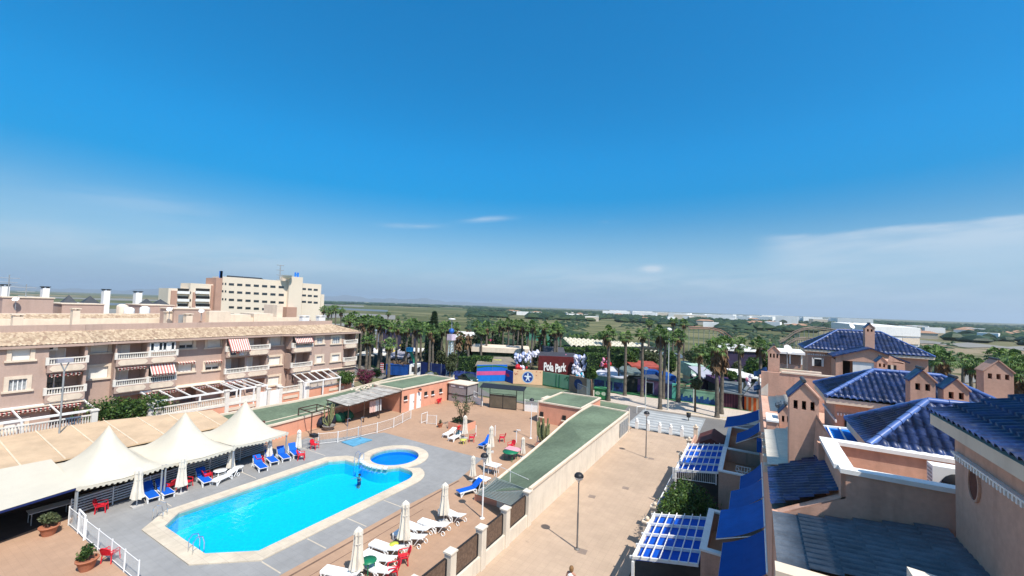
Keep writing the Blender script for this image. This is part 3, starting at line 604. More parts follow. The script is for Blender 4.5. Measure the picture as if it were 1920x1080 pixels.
# ---- left block
mt['creamwhite']=mat('cream_white_paint',(.70,.65,.57),.7,.06,3); mt['curtain']=mat('curtained_glass',(.30,.32,.33),.25,.3,6,spec=.6)
holes=[]; y1L=Yx(165,660,XL)
window(XL,(22,652,57,675)); window(XL,(16,711,50,732),'glass')
yb0,yb1=Yx(88,668,XL),Yx(162,668,XL)
balcony(XL,yb0,yb1,FZ[2],ZE-.15); balcony(XL,yb0,yb1,FZ[1],FZ[2]-.62,kinds=('dark',)); awn(XL-.05,yb0+.2,yb1-.3,FZ[2]-.62,.25,.05)
holes.append((yb0+.5,yb1-.2,1.66,3.5,1.5)); window(XL,(6,790,45,808))
b=MB(); holewall(b,XL,4.0,y1L,0,ZE,holes,.2); b.box(XM-4,XL-.002,y1L-.02,y1L,0,ZE); b.build('wall',mt['pinkapt'],APT)
# ---- main block
holes=[]; yM0,yM1=y1L,Yx(540,655,XM)
window(XM,(170,640,203,661)); window(XM,(166,688,202,709))
a,s_1,c=Yx(217,655,XM+.9),Yx(279,655,XM+.9),Yx(330,655,XM+.9)
XB=XM+.9
mainholes=holes; holes=[]
balcony(XB,a,c,FZ[2],ZE-.15,splits=(s_1,),kinds=('open','glazed')); balcony(XB,a,c,FZ[1],FZ[2]-.62,splits=(s_1,),kinds=('open','dark'))
awn(XB+.02,a+.2,s_1-.2,FZ[2]-.62,.3,.06); awn(XB+.02,s_1+.15,c-.1,FZ[2]-.58,.75,.95)
holes.append((a+.3,s_1-.2,1.66,3.5,1.4)); holes.append((s_1+.2,c-.2,1.66,3.5,1.4))
b=MB(); holewall(b,XB,a,c,0,ZE,holes,.2); b.poly([(XM,a,0),(XB,a,0),(XB,a,ZE),(XM,a,ZE)]); b.poly([(XB,c,0),(XM,c,0),(XM,c,ZE),(XB,c,ZE)]); b.build('wall',mt['pinkapt'],APT)
bay1=(a,c); holes=mainholes
window(XM,(336,637,362,653),'half'); window(XM,(389,635,414,651)); window(XM,(334,682,360,697)); window(XM,(385,680,410,693),'half')
for r_ in ((334,682,360,697),(385,680,410,693)):
    y0,y1,z0,z1=rect(XM,r_); awn(XM+.05,y0-.2,y1+.2,z1+.25,.35,.1)
for r_ in ((300,735,330,752),(350,735,395,752)): 
    y0,y1,z0,z1=rect(XM,r_); 
holes.append((c+1.0,c+2.6,1.66,3.5,1.2)); holes.append((c+5,c+7.2,1.66,3.5,1.4))
mainholes=holes; holes=[]
a2,s2,c2=Yx(423,650,XB),Yx(463,650,XB),Yx(503,650,XB)
balcony(XB,a2,c2,FZ[2],ZE-.15,splits=(s2,),kinds=('open','open')); balcony(XB,a2,c2,FZ[1],FZ[2]-.62,splits=(s2,),kinds=('open','open'))
awn(XB+.3,a2+.1,s2-.1,ZE-.2,.95,1.35)
holes+= [(a2+.3,s2-.2,1.66,3.5,1.4),(s2+.2,c2-.2,1.66,3.5,1.4)]
b=MB(); holewall(b,XB,a2,c2,0,ZE,holes,.2); b.poly([(XM,a2,0),(XB,a2,0),(XB,a2,ZE),(XM,a2,ZE)]); b.poly([(XB,c2,0),(XM,c2,0),(XM,c2,ZE),(XB,c2,ZE)]); b.build('wall',mt['pinkapt'],APT)
holes=mainholes
window(XM,(506,631,527,647)); window(XM,(504,669,525,684)); window(XM,(502,706,523,722))
b=MB()
segs=[(yM0,bay1[0]),(bay1[1],a2),(c2,yM1)]
for p,q in segs: holewall(b,XM,p,q,0,ZE,[h for h in holes if p<=h[0] and h[1]<=q],.2)
b.build('wall',mt['pinkapt'],APT)
# ---- right block
holes=[]; yR0=yM1; yR1=Yx(667,650,XR)
b=MB(); 
a3,c3=Yx(546,655,XR),Yx(583,655,XR)
balcony(XR,a3,c3,FZ[2],ZE-.15,kinds=('dark',)); balcony(XR,a3,c3,FZ[1],FZ[2]-.62,kinds=('dark',)); awn(XR+.1,a3+.3,c3-.1,ZE-.2,.6,.8)
window(XR,(594,633,605,644),'glass'); window(XR,(623,632,637,644),'glass'); window(XR,(593,668,604,680)); window(XR,(622,665,636,677))
a4=Yx(643,655,XR)
balcony(XR,a4,yR1-.05,FZ[2],ZE-.15); balcony(XR,a4,yR1-.05,FZ[1],FZ[2]-.62)
holes.append((a3+.3,c3+3,1.66,3.5,1.2))
b=MB(); holewall(b,XR,yR0,yR1,0,ZE,holes,.2); b.poly([(XM,yR0,0),(XR,yR0,0),(XR,yR0,ZE),(XM,yR0,ZE)]); b.poly([(XR,yR1,0),(XR-12,yR1,0),(XR-12,yR1,ZE),(XR,yR1,ZE)]); b.build('wall',mt['pinkapt'],APT)
# eaves, tiled strip and parapet
def rooftile(name,colors):
    m,t,b=newmat(name); b.inputs['Roughness'].default_value=.9; g=N(t,'ShaderNodeNewGeometry')
    v=N(t,'ShaderNodeTexVoronoi',i_Scale=3.0); mp=N(t,'ShaderNodeMapping'); mp.inputs['Scale'].default_value=(1.0,1.6,1.0); L(t,g.outputs['Position'],mp.inputs[0]); L(t,mp.outputs[0],v.inputs[0])
    r_=N(t,'ShaderNodeValToRGB'); e=r_.color_ramp.elements; e[0].color=(*colors[0],1); e[1].color=(*colors[1],1); x=e.new(.5); x.color=(*colors[2],1); sx=N(t,'ShaderNodeSeparateColor'); L(t,v.outputs['Color'],sx.inputs[0]); L(t,sx.outputs[0],r_.inputs[0]); L(t,r_.outputs[0],b.inputs['Base Color'])
    return m
mt['clay']=rooftile('mottled_clay_tile',((.30,.20,.135),(.55,.42,.29),(.42,.31,.205)))
def tiled(b,p0,p1,q0,q1,pitch=.28,amp=.05,n=None,course=.4):
    """corrugated tiled surface between eave line p0-p1 and upper line q0-q1"""
    p0,p1,q0,q1=[Vector(x) for x in (p0,p1,q0,q1)]; ln=max((p1-p0).length,(q1-q0).length); cols=max(2,int(ln/pitch)); K=4; S=cols*K
    h=((q0-p0).length+(q1-p1).length)/2; rows=max(1,int(h/course)); nrm=(p1-p0).cross(q0-p0).normalized()
    if nrm.z<0: nrm=-nrm
    vs=[]; fs=[]
    for r_ in range(rows):
        for e in (0,1):
            t_=(r_+e)/rows; a=p0.lerp(q0,t_); c=p1.lerp(q1,t_)
            for i in range(S+1): vs.append(a.lerp(c,i/S)+nrm*(amp*(.5+.5*math.cos(2*math.pi*i/K)) + (.035 if e==0 else 0)))
        o_=len(vs)-2*(S+1)
        for i in range(S): fs.append((o_+i,o_+i+1,o_+S+1+i+1,o_+S+1+i))
    # risers
    for r_ in range(1,rows):
        lo=(2*r_-1)*(S+1); hi=2*r_*(S+1)
        for i in range(S): fs.append((lo+i,lo+i+1,hi+i+1,hi+i))
    b.smooth=True; b.raw(vs,fs); b.smooth=False
eav=[(XL,4.0,y1L+.5),(XM+.0,y1L+.5,a-.0)]
XE=lambda x:x+.75
line=[(XL+.28,4.0),(XL+.28,y1L+.3),(XM+1.2,y1L+1.7),(XM+1.2,yM1-1.5),(XR+.5,yM1-.2),(XR+.5,yR1+.5)]
top=[(XL-2.6,4.0),(XL-2.6,y1L+.3),(XL-2.9,y1L+1.7),(XL-2.9,yM1-1.5),(XL-2.7,yM1-.2),(XL-2.7,yR1-2.3)]
b=MB(); f_=MB(); pr=MB(); 
for i in range(5):
    p,q=line[i],line[i+1]; tiled(b,(p[0],p[1],9.12),(q[0],q[1],9.12),(top[i][0],top[i][1],10.15),(top[i+1][0],top[i+1][1],10.15))
    f_.beam((p[0]-.04,p[1],9.0),(q[0]-.04,q[1],9.0),.12,.22); f_.poly([(p[0],p[1],8.95),(q[0],q[1],8.95),(q[0]-2.2,q[1],8.95),(p[0]-2.2,p[1],8.95)])
    pr.beam((top[i][0],top[i][1],10.3),(top[i+1][0],top[i+1][1],10.3),.2,.9); 
tiled(b,(XR+.5,yR1+.5,9.12),(XR-12,yR1+.5,9.12),(XL-2.7,yR1-2.3,10.15),(XL-12,yR1-2.3,10.15))
b.build('roof',mt['clay'],APT); f_.build('eave',mt['pinkapt'],APT); pr.build('parapet',mt['pinkapt'],APT)
b=MB(); b.box(-66,XL-2.75,4.0,yR1-2.4,10.0,10.12); b.build('roof_deck',mat('roof_deck',(.50,.38,.28),.9,.12,.4),APT)
b=MB(); b.box(-67,-66.2,-2,yR1-2.4,10.05,10.9); b.build('rear_parapet',mt['cream'],APT)
# rooftop structures, chimneys
def chimney_stack(x,px0,px1,pyt,pyb,m,label,cap=True,d=.8,zb=10):
    y0,y1,z0,z1=rect(x,(px0,pyt,px1,pyb)); T=thing('chimney_stack',(x,(y0+y1)/2,zb),label,'chimney','chimneys on the apartment roofs')
    b=MB(); b.box(x-d,x,y0,y1,zb,z1-.25); b.build('shaft',m,T); b=MB()
    if cap:
        for yy in (y0+.08,y1-.08): b.box(x-d+.05,x-.05,yy-.06,yy+.06,z1-.25,z1-.1)
        b.box(x-d-.08,x+.08,y0-.08,y1+.08,z1-.1,z1); b.build('cap',mt['black'] if cap==1 else m,T)
    return T
cs=[(-62,24,44,589,612,'square pink chimney at the left end of the near roof terrace',2),(-62,136,150,578,612,'slim pink chimney on the near roof terrace, second from the left',2),
    (-62,312,326,584,612,'pale chimney left of the grey roof door',2),(-60,349,361,588,612,'pale chimney right of the grey roof door',2),(-58.5,567,580,592,606,'low white chimney, left one of the pair over the right block',2),(-58.5,598,610,592,606,'low white chimney, right one of the pair over the right block',2)]
for x,a_,b_,t_,bt,lb,c_ in cs: chimney_stack(x,a_,b_,t_,bt,mt['cream'] if x<-59 else mt['white'],lb,c_)
for x,a_,b_,t_,lb in [(-84,2,17,533,'tall white chimney with a dark cap at the far left of the skyline'),(-84,79,92,537,'tall white chimney with a dark cap above the pink roof hut'),(-90,194,206,542,'tall white chimney right of the dark pyramid roofs'),(-90,254,266,546,'tall white chimney left of the smaller dark pyramid roofs')]:
    chimney_stack(x,a_,b_,t_,585,mt['white'],lb,1,1.2,9.5)
def boxX(name,label,cat,x,r,d,m,zb=None,group=None,roof=None):
    y0,y1,z0,z1=rect(x,r); T=thing(name,(x,(y0+y1)/2,zb if zb is not None else z0),label,cat,group); b=MB(); b.box(x-d,x,y0,y1,zb if zb is not None else z0,z1); b.build('wall',m,T); 
    if roof: b=MB(); b.box(x-d-.1,x+.1,y0-.1,y1+.1,z1+.003,z1+.12); b.build('roof_slab',roof,T)
    return T,(y0,y1,z0,z1)
T,rr=boxX('roof_hut','pink roof hut with a grey door on the near apartment roof','roof hut',-61.5,(326,580,392,612),4,mt['pinkapt'],10.05,roof=mt['cream'])
b=MB(); y0,y1,z0,z1=rect(-61.5,(334,590,346,612)); b.box(-61.5,-61.45,y0,y1,10.1,z1); b.build('door',mt['steel'],T)
boxX('roof_hut','cream roof hut with a small vent on the near apartment roof','roof hut',-60.5,(392,584,432,606),3,mt['cream'],10.05)
# second row of the estate
T=thing('rear_apartment_building',(-75,28,0),'second row pink apartment building with a clay tile strip, seen above the first roof','building')
b=MB(); b.box(-92,-68.5,-12,46,0,10.35); b.build('wall',mt['pinkapt'],T); b=MB(); tiled(b,(-68.2,-12,10.36),(-68.2,27.5,10.36),(-71,-12,11.25),(-71,27.5,11.25)); b.build('roof',mt['clay'],T)
b=MB(); b.box(-71.2,-71,-12,27.5,11.0,11.35); b.box(-71.1,-68.6,27.5,46,10.36,10.7); b.build('parapet',mt['cream'],T)
for r,lb,x in (((4,559,100,585),'long pink roof hut at the far left behind the clay tile strip',-74),((116,571,195,583),'low clay coloured roof hut below the pair of dark pyramid roofs',-78),((265,573,326,583),'low pinkish roof hut below the smaller dark pyramid roofs',-80)):
    boxX('roof_hut',lb,'roof hut',x,r,6,mt['pinkapt'],10.4,roof=mt['cream'])
def pyr(px0,px1,pyt,pyb,x,label):
    y0,y1,z0,z1=rect(x,(px0,pyt,px1,pyb)); w_=(y1-y0); T=thing('pyramid_roof',(x,(y0+y1)/2,z0),label,'roof','dark pyramid roofs behind the apartments'); b=MB(); c=((x-w_/2),(y0+y1)/2,z1)
    q=[(x,y0,z0),(x,y1,z0),(x-w_,y1,z0),(x-w_,y0,z0)]
    for i in range(4): b.poly([q[i],q[(i+1)%4],c])
    b.build('tiles',mat('anthracite_tile',(.045,.05,.058),.6,.15,2),T); b=MB(); b.box(x-w_+.3,x-.3,y0+.3,y1-.3,z0-3,z0-.003); b.build('wall',mt['pinkapt'],T)
pyr(115,150,553,572,-82,'dark pyramid roof, leftmost of the larger pair'); pyr(152,195,555,573,-82,'dark pyramid roof, right one of the larger pair'); pyr(265,293,560,573,-88,'smaller dark pyramid roof on the left'); pyr(288,325,561,575,-86,'smaller dark pyramid roof beside the hospital wing')
for i,(px,py,pb,x) in enumerate(((243,578,585,-72),(272,576,585,-72),(229,572,583,-74),(232,573,584,-73))):
    y0,y1,z0,z1=rect(x,(px-6,py,px+5,pb)); b=MB(); b.lathe([(0,z1+.15),(.25,z1+.12),(.5,z1-.05),(.55,z1-.2),(.55,10.3)],(x,(y0+y1)/2,0),10); tag(b.build('water_tank',mt['white' if i<2 else 'cream']),('white roof tank left of the second white tank','white roof tank nearest the grey roof door','cream roof tank behind the clay tile strip','cream roof tank half hidden by its neighbour')[i],'tank','roof tanks')
# pale blocks behind the right part of the roof
for r,x,lb in (((432,590,470,604),-66,'low cream roof block in front of the hospital, left'),((476,588,512,605),-66,'low cream roof block in front of the hospital, middle'),((519,572,530,604),-70,'slim cream stair tower in front of the hospital')):
    boxX('roof_block',lb,'roof block',x,r,4,mt['cream'],9.8)
for px,py,x,lb in ((30,562,-73.5,'grey satellite dish on the long pink roof hut'),(378,584,-60.4,'white satellite dish on the cream roof hut'),(318,581,-61,'white satellite dish by the pale chimney left of the roof door')):
    q=WX(px,py,x); b=MB(); b.lathe([(0,0),(.12,.02),(.22,.07),(.30,.14)],(0,0,0),12); D=thing('satellite_dish',q,lb,'satellite dish'); o=b.build('bowl',mt['wplas']); o.parent=D; o.rotation_euler=(R(50),0,R(60)); b=MB(); b.tube((0,0,-1.2),(0,0,.05),.04); b.tube((0,0,0),(.25,.1,.35),.02); o=b.build('mast',mt['steel']); o.parent=D
for px,pt,x,lb in ((18,515,-76,'thin television aerial at the left edge of the skyline'),(50,533,-75,'low television aerial with crossbars on the long pink roof hut')):
    q=WX(px,pt,x); b=MB(); b.tube((q.x,q.y,10.4),q,.05); [b.tube((q.x,q.y-.8+k*.1,q.z-.4-k*.5),(q.x,q.y+.8-k*.1,q.z-.4-k*.5),.035) for k in range(3)]; tag(b.build('aerial',mt['steel']),lb,'aerial')
# pergolas over the ground floor gardens
def pergola(label,x0,x1,y0,y1,zb,zf,nb=5,m=None,posts=True,rails=1,group=None):
    T=thing('pergola',(x1,(y0+y1)/2,0),label,'pergola',group); m=m or mt['white']; b=MB()
    for i in range(nb): y=y0+(y1-y0)*i/(nb-1); b.beam((x0,y,zb),(x1,y,zf),.09,.12)
    b.beam((x0,y0-.1,zb+.02),(x0,y1+.1,zb+.02),.16,.2); b.beam((x1,y0-.1,zf+.02),(x1,y1+.1,zf+.02),.16,.18); b.build('beams',m,T)
    for y in (y0,(y0+y1)/2,y1): b=MB(); b.beam((x1,y,0),(x1,y,zf-.06),.14,.14); b.build('post',m,T)
    return T
GX=-50.6
pergola('white pergola over the leftmost ground floor garden',XL+.1,-51.3,5.0,y1L-.1,3.75,3.38,5)
pergola('long white pergola over the middle ground floor gardens',XB+.1,-51.2,18.3,25.6,3.68,3.32,6)
pergola('white pergola right of the long one with thin diagonal beams',XB+.1,-51.0,25.9,28.9,3.7,3.38,5)
pergola('white pergola over the garden of the right block',XR+.1,-51.7,34.3,39.8,3.7,2.85,6)
for y0,y1,x,lb in ((5.2,y1L-.3,XL,'left'),):
    awn(x+.1,y0,y1,3.6,.35,.1)
awn(XB+.1,bay1[1]-2.4,bay1[1]+1,3.55,.35,.1); awn(XB+.1,bay1[1]+2,c2-3,3.55,.35,.1)
for q_ in ((XL-.01,XL+.4,4.6,y1L,3.66,3.78),(XM,XM+1.4,bay1[1]-2.0,a2+.0,3.66,3.76),(XR,XR+.3,yR0,yR1,3.62,3.72)): b=MB(); b.box(*q_); b.build('ledge',mt['cream'],APT)
for i,(px,py,col,lb) in enumerate(((438,660,(.05,.06,.09),'dark laundry hanging over the upper balcony beside the long awning'),(446,657,(.50,.02,.06),'red laundry hanging over the upper balcony beside the long awning'),(453,661,(.6,.6,.62),'white laundry hanging over the upper balcony beside the long awning'))):
    q=WX(px,py,XB+.62); b=MB(); b.box(q.x-.03,q.x+.03,q.y-.28,q.y+.28,q.z-.35,q.z+.3); tag(b.build('laundry',mat('laundry_%d'%i,col,.85,.3,6)),lb,'laundry','laundry on the balcony')
q=WX(96,651,XL-.5); T=thing('air_conditioner',q,'white air conditioner under the ceiling of the upper left balcony','air conditioner'); b=MB(); b.box(q.x-.3,q.x+.05,q.y-.42,q.y+.42,q.z-.3,q.z+.28); b.build('case',mt['wplas'],T); b=MB(); b.box(q.x+.053,q.x+.07,q.y-.3,q.y+.12,q.z-.2,q.z+.2); b.build('grille',mt['black'],T)
# garden wall with balusters
GW=thing('garden_wall',(-50.4,25,0),'white garden wall with balusters in front of the apartment gardens','garden wall')
b=MB(); b.box(-50.55,-50.3,2,13.6,0,2.35); b.box(-51.2,-50.95,13.6,31,0,1.75); b.box(-52.6,-52.35,31,42.6,0,1.72); b.box(-58,-52.6,30.9,31.1,0,1.7); b.build('plinth',mt['salmon'],GW)
b=MB(); b.box(-50.98,-50.90,18,29.5,1.76,1.95); b.box(-52.38,-52.3,31.2,42.4,1.73,1.85); b.build('string_course',mt['creamwhite'],GW)
b=MB(); baluster_rail(b,-50.42,2,13.4,2.36,.85); baluster_rail(b,-51.07,17.9,24.4,1.96,.80); b.box(-51.15,-50.99,24.4,27.8,1.96,2.5); baluster_rail(b,-52.47,31.5,34.2,1.86,.7); baluster_rail(b,-52.47,35.3,42.5,1.86,.85); b.build('balustrade',mt['creamwhite'],GW)
for x,y,h in ((-50.4,13.5,3.5),(-51.05,17.7,3.2),(-51.05,24.5,3.4),(-51.05,27.9,3.5),(-51.05,29.1,2.9),(-51.05,30.6,2.9),(-52.45,31.2,2.8),(-52.45,34.2,2.9),(-52.45,35.2,2.9),(-52.45,42.5,2.7)):
    b=MB(); b.box(x-.2,x+.2,y-.2,y+.2,0,h); b.prism([(x-.27,y-.27),(x+.27,y-.27),(x+.27,y+.27),(x-.27,y+.27)],h,h+.12); b.build('pillar',mt['creamwhite'],GW)
for x,y0,y1 in ((-50.9,28.1,28.95),(-50.9,29.3,30.4),(-52.3,34.4,35.0)):
    b=MB(); b.box(x-.05,x+.05,y0,y1,.3,2.7); b.build('garden_door',mt['white'],GW)
b=MB(); 
for y0,y1,z0 in ((24.6,27.6,1.15),(31.8,33.8,1.0),(38.5,41,1.0)): b.box(-50.9 if y0<30 else -52.32,-50.86 if y0<30 else -52.28,y0,y1,z0,z0+.35)
b.build('inset_panel',mt['cream'],GW)
b=MB(); b.poly([(-56.3,3,1.62),(-50.6,3,1.62),(-51.2,31,1.62),(-56.3,31,1.62)]); b.poly([(-56.3,31,1.62),(-52.6,31,1.62),(-52.6,46,1.62),(-56.3,46,1.62)]); b.build('garden_paving',mt['terrace'],kind='structure')
# ============================================================ HOSPITAL on the skyline
HX=-178.0
HT=thing('hospital',(HX,170,0),'cream five storey hospital with a blue H on its roof on the left skyline','hospital')
hm=mat('hospital_cream',(.72,.61,.48),.9,.04,.1); hb=mat('hospital_brick',(.44,.26,.19),.9,.06,.3)
def hbox(r,d,m,name='wall',x=HX,zb=0):
    y0,y1,z0,z1=rect(x,r); b=MB(); b.box(x-d,x,y0,y1,zb,z1); return b.build(name,m,HT),(y0,y1,z0,z1)
hbox((415,523,541,600),8,hm); hbox((541,519,566,600),8,hm,'stair_tower',HX+1.5); hbox((566,532,601,600),8,hm,'wing'); hbox((601,552,607,600),8,hm,'end_wing',HX-2)
hbox((403,521,415,600),8,hb,'brick_tower',HX+1.0); hbox((314,541,356,600),8,hm,'side_wing',HX-2); hbox((355,532,403,600),8,hm,'balcony_wing',HX-1)
hbox((320,545,331,600),8,hb,'brick_strip',HX-1.5); hbox((361,548,366,600),8,hb,'brick_strip',HX-.5); hbox((395,535,399,600),8,hb,'brick_strip',HX-.5); hbox((537,576,556,610),8,hb,'brick_annex',HX+4)
wq=MB(); wf=MB()
def hwin(x,px0,px1,rowsy,slope,n,duty=.62,hh=4.2):
    for ry in rowsy:
        for i in range(n):
            a_=px0+(px1-px0)*i/n; b2=a_+(px1-px0)/n*duty; yy=ry+slope*(a_-px0)
            y0,y1,z0,z1=rect(x,(a_,yy,b2,yy+hh)); 
            wb=MB(); wb.box(x-.2,x+.06,y0,y1,z0,z1); w_=wb.build('window',mt['glass'],HT)
hwin(HX,429,538,(531,545.5,560,574,587.5),.056,7)
hwin(HX,566,599,(540,552,564),.075,3,.7,3.6)
hwin(HX,416,427,(530,544,559),.056,2,.5,4)
for ry in (541,555.5,570,584):
    for (a_,b2,x) in ((333,358,HX-2),(367,393,HX-1)):
        y0,y1,z0,z1=rect(x,(a_,ry,b2,ry+5)); wb=MB(); wb.box(x-.3,x+.12,y0,y1,z0,z1); wb.build('loggia',mt['dark'],HT)
        y0,y1,z0,z1=rect(x+1,(a_,ry+5,b2,ry+10)); wb=MB(); wb.box(x-.1,x+1,y0,y1,z0,z1); wb.build('balcony_front',mt['white'],HT)
sb=MB(); y0,y1,z0,z1=rect(HX,(440,520,505,523)); sb.raw([(HX-3,y0,z0),(HX-3,y1,z0),(HX-6,y1,z1+.3),(HX-6,y0,z1+.3)],[(0,1,2,3)]); sb.box(HX-6.2,HX-6,y0,y1,z0,z1+.3); sb.build('solar_panels',mat('solar_black',(.02,.025,.03),.8),HT)
blue_s=mat('blue_sign',(.02,.20,.70),.5)
q0=rect(HX,(552,511,559,519.5)); b=MB(); y0,y1,z0,z1=q0; w_=(y1-y0)
b.box(HX,HX+.6,y0,y0+w_*.3,z0,z1); b.box(HX,HX+.6,y1-w_*.3,y1,z0,z1); b.box(HX,HX+.6,y0+w_*.3,y1-w_*.3,z0+(z1-z0)*.38,z0+(z1-z0)*.62); tag(b.build('rooftop_letter',blue_s),'blue letter H standing on the hospital stair tower','sign')
q0=rect(HX,(411,508,416,521)); b=MB(); y0,y1,z0,z1=q0; b.box(HX,HX+.6,y0,y0+.9,z0,z1); b.box(HX,HX+.6,y1-.9,y1,z0,z1); b.box(HX,HX+.4,y0+.9,y1-.9,z0+(z1-z0)*.4,z0+(z1-z0)*.6); tag(b.build('rooftop_letter',blue_s),'narrow blue letter seen edge on above the brick tower of the hospital','sign')
b=MB(); q=WX(536,497,HX); b.tube((HX-4,q.y,q.z-12),(HX-4,q.y,q.z),.25); [b.tube((HX-4,q.y-1.6,q.z-k*2.2),(HX-4,q.y+1.6,q.z-k*2.2),.15) for k in range(4)]; tag(b.build('aerial_mast',mt['steel']),'lattice aerial mast on the hospital roof','mast')
b=MB(); q=WX(535,521,HX+1); b.lathe([(0,0),(1,.2),(1.9,.8),(2.3,1.6)],(HX+2,q.y,q.z-.5),14); tag(b.build('satellite_dish',mt['wplas']),'large pale satellite dish on the hospital roof','satellite dish')
# ============================================================ TOWNHOUSES (right)
def tileface(name,o,u,v,poly,m,parent,pitch=.21,course=.36,amp=.075,step=.05):
    """barrel tiles: columns along v (up slope), courses along u; poly in (s,t), convex, ccw"""
    o=Vector(o);u=Vector(u).normalized();v=Vector(v).normalized();n=u.cross(v); n=n if n.z>0 else -n
    s0=min(p[0] for p in poly);s1=max(p[0] for p in poly);t1=max(p[1] for p in poly);t0=min(p[1] for p in poly)
    K=6;S=max(1,int((s1-s0)/pitch))*K; rows=max(1,round((t1-t0)/course)); bm=bmesh.new(); pr=None; prof=[.0,.55,.92,1,.92,.55]
    for r_ in range(rows):
        for e in (0,1):
            t_=t0+(t1-t0)*(r_+e)/rows
            cur=[bm.verts.new((s0+(s1-s0)*i/S,t_,amp*prof[i%K]*(1 if e==0 else .82)+(step if e==0 else 0))) for i in range(S+1)]
            if pr: [bm.faces.new((pr[i],pr[i+1],cur[i+1],cur[i])) for i in range(S)]
            pr=cur
    k=len(poly)
    for i in range(k):
        a,b_=poly[i],poly[(i+1)%k]; nn=Vector((b_[1]-a[1],a[0]-b_[0],0))
        bmesh.ops.bisect_plane(bm,geom=bm.verts[:]+bm.edges[:]+bm.faces[:],plane_co=(a[0],a[1],0),plane_no=nn,clear_outer=True)
    off=wloc(parent) if parent else Vector((0,0,0))
    for q in bm.verts: q.co=o+u*q.co.x+v*q.co.y+n*q.co.z-off
    for f in bm.faces: f.smooth=True
    me=bpy.data.meshes.new(name); bm.to_mesh(me); bm.free(); me.materials.append(m); ob=bpy.data.objects.new(name,me); COL.objects.link(ob); ob.parent=parent
    if me.polygons and me.polygons[0].normal.z<0: me.flip_normals()
    return ob
def ridge(b,a,c,r=.085):
    a=Vector(a);c=Vector(c); n=max(1,int((c-a).length/.4))
    for i in range(n): b.tube(a.lerp(c,i/n),a.lerp(c,(i+1.06)/n),r*1.12,8,r*.92)
def hiproof(T,x0,x1,y0,y1,ze,zr,inset,m=None,axis='x',rm=None,rise_y=None,course=.36,pitch=.21,walls=True):
    m=m or mt['bluetile']; yc=(y0+y1)/2; A=Vector((x0+inset,yc,zr)); B=Vector((x1-inset,yc,zr)); h=zr-ze
    ln=math.hypot(yc-y0,h); lx=math.hypot(inset,h)
    tileface('roof',(x0,y0,ze),(1,0,0),(0,yc-y0,h),[(0,0),(x1-x0,0),(x1-x0-inset,ln),(inset,ln)],m,T,pitch,course)
    tileface('roof',(x1,y1,ze),(-1,0,0),(0,-(y1-yc),h),[(0,0),(x1-x0,0),(x1-x0-inset,ln),(inset,ln)],m,T,pitch,course)
    tileface('roof',(x0,y1,ze),(0,-1,0),(inset,0,h),[(0,0),(y1-y0,0),((y1-y0)/2,lx)],m,T,pitch,course)
    tileface('roof',(x1,y0,ze),(0,1,0),(-inset,0,h),[(0,0),(y1-y0,0),((y1-y0)/2,lx)],m,T,pitch,course)
    b=MB(); e=Vector((0,0,.07))
    for q in ((x0,y0),(x0,y1)): ridge(b,Vector((*q,ze))+e,A+e)
    for q in ((x1,y0),(x1,y1)): ridge(b,Vector((*q,ze))+e,B+e)
    ridge(b,A+e,B+e); b.build('ridge',rm or mt['ridgetile'],T)
    b=MB(); b.box(x0+.02,x1-.02,y0+.02,y1-.02,ze-.24,ze-.01); b.build('eave',mt['cream'],T)
    if walls: b=MB(); b.box(x0+.4,x1-.4,y0+.4,y1-.4,0,ze-.24); b.build('wall',mt['pinkhouse'],T)
def chimney(x0,x1,y0,y1,zb,zp,holes,label,parent=None,gable='y',pinkcap=False):
    capm=mt['pinkhouse'] if pinkcap else mt['bluetile']
    T=thing('house_chimney',((x0+x1)/2,(y0+y1)/2,zb),label,'chimney','blue capped chimneys of the townhouses')
    zs=zp-.42*(x1-x0)-.12; b=MB(); xm=(x0+x1)/2; zh=zs-.42; hh=.26
    # shaft
    b.box(x0,x1,y0,y1,zb,zh)
    n=holes; wd=(x1-x0)/(n*2+1)
    xs=[x0]; 
    for i in range(n): xs+= [x0+wd*(2*i+1),x0+wd*(2*i+2)]
    xs.append(x1)
    for i in range(0,len(xs),2): b.box(xs[i],xs[i+1],y0,y1,zh+.002,zh+hh)
    z2=zh+hh+.002
    b.raw([(x0,y0,z2),(x1,y0,z2),(x1,y0,zs),(xm,y0,zp-.08),(x0,y0,zs),(x0,y1,z2),(x1,y1,z2),(x1,y1,zs),(xm,y1,zp-.08),(x0,y1,zs)],[(0,1,2,3,4),(9,8,7,6,5),(1,6,7,2),(0,4,9,5),(0,5,6,1)])
    b.build('shaft',mt['pinkhouse'],T)
    b=MB(); b.box(x0+.05,x1-.05,(y0+y1)/2-.03,(y0+y1)/2+.03,zh+.01,zh+hh-.01); b.build('flue_opening',mt['dark'],T)
    b=MB(); o_=.05
    for sgn in (-1,1):
        b.cur=1 if (sgn>0 or pinkcap) else 0  # left slope gets the dark tile, its shade side put into the material
        xe=xm+sgn*((x1-x0)/2+o_); ze_=zs-.04
        b.raw([(xm,y0-o_,zp),(xe,y0-o_,ze_),(xe,y1+o_,ze_),(xm,y1+o_,zp),(xm,y0-o_,zp-.06),(xe,y0-o_,ze_-.06),(xe,y1+o_,ze_-.06),(xm,y1+o_,zp-.06)],[(0,3,2,1),(4,5,6,7),(0,1,5,4),(2,3,7,6),(1,2,6,5)])
    b.cur=2; b.tube((xm,y0-o_,zp+.01),(xm,y1+o_,zp+.01),.06,8); b.build('cap',[mt['bluetile'],mt['pinkhouse'],mt['darkridge']],T); return T
FX=.42
mt['darkridge']=mat('dark_ridge_tile',(.06,.065,.07),.6,.2,5)
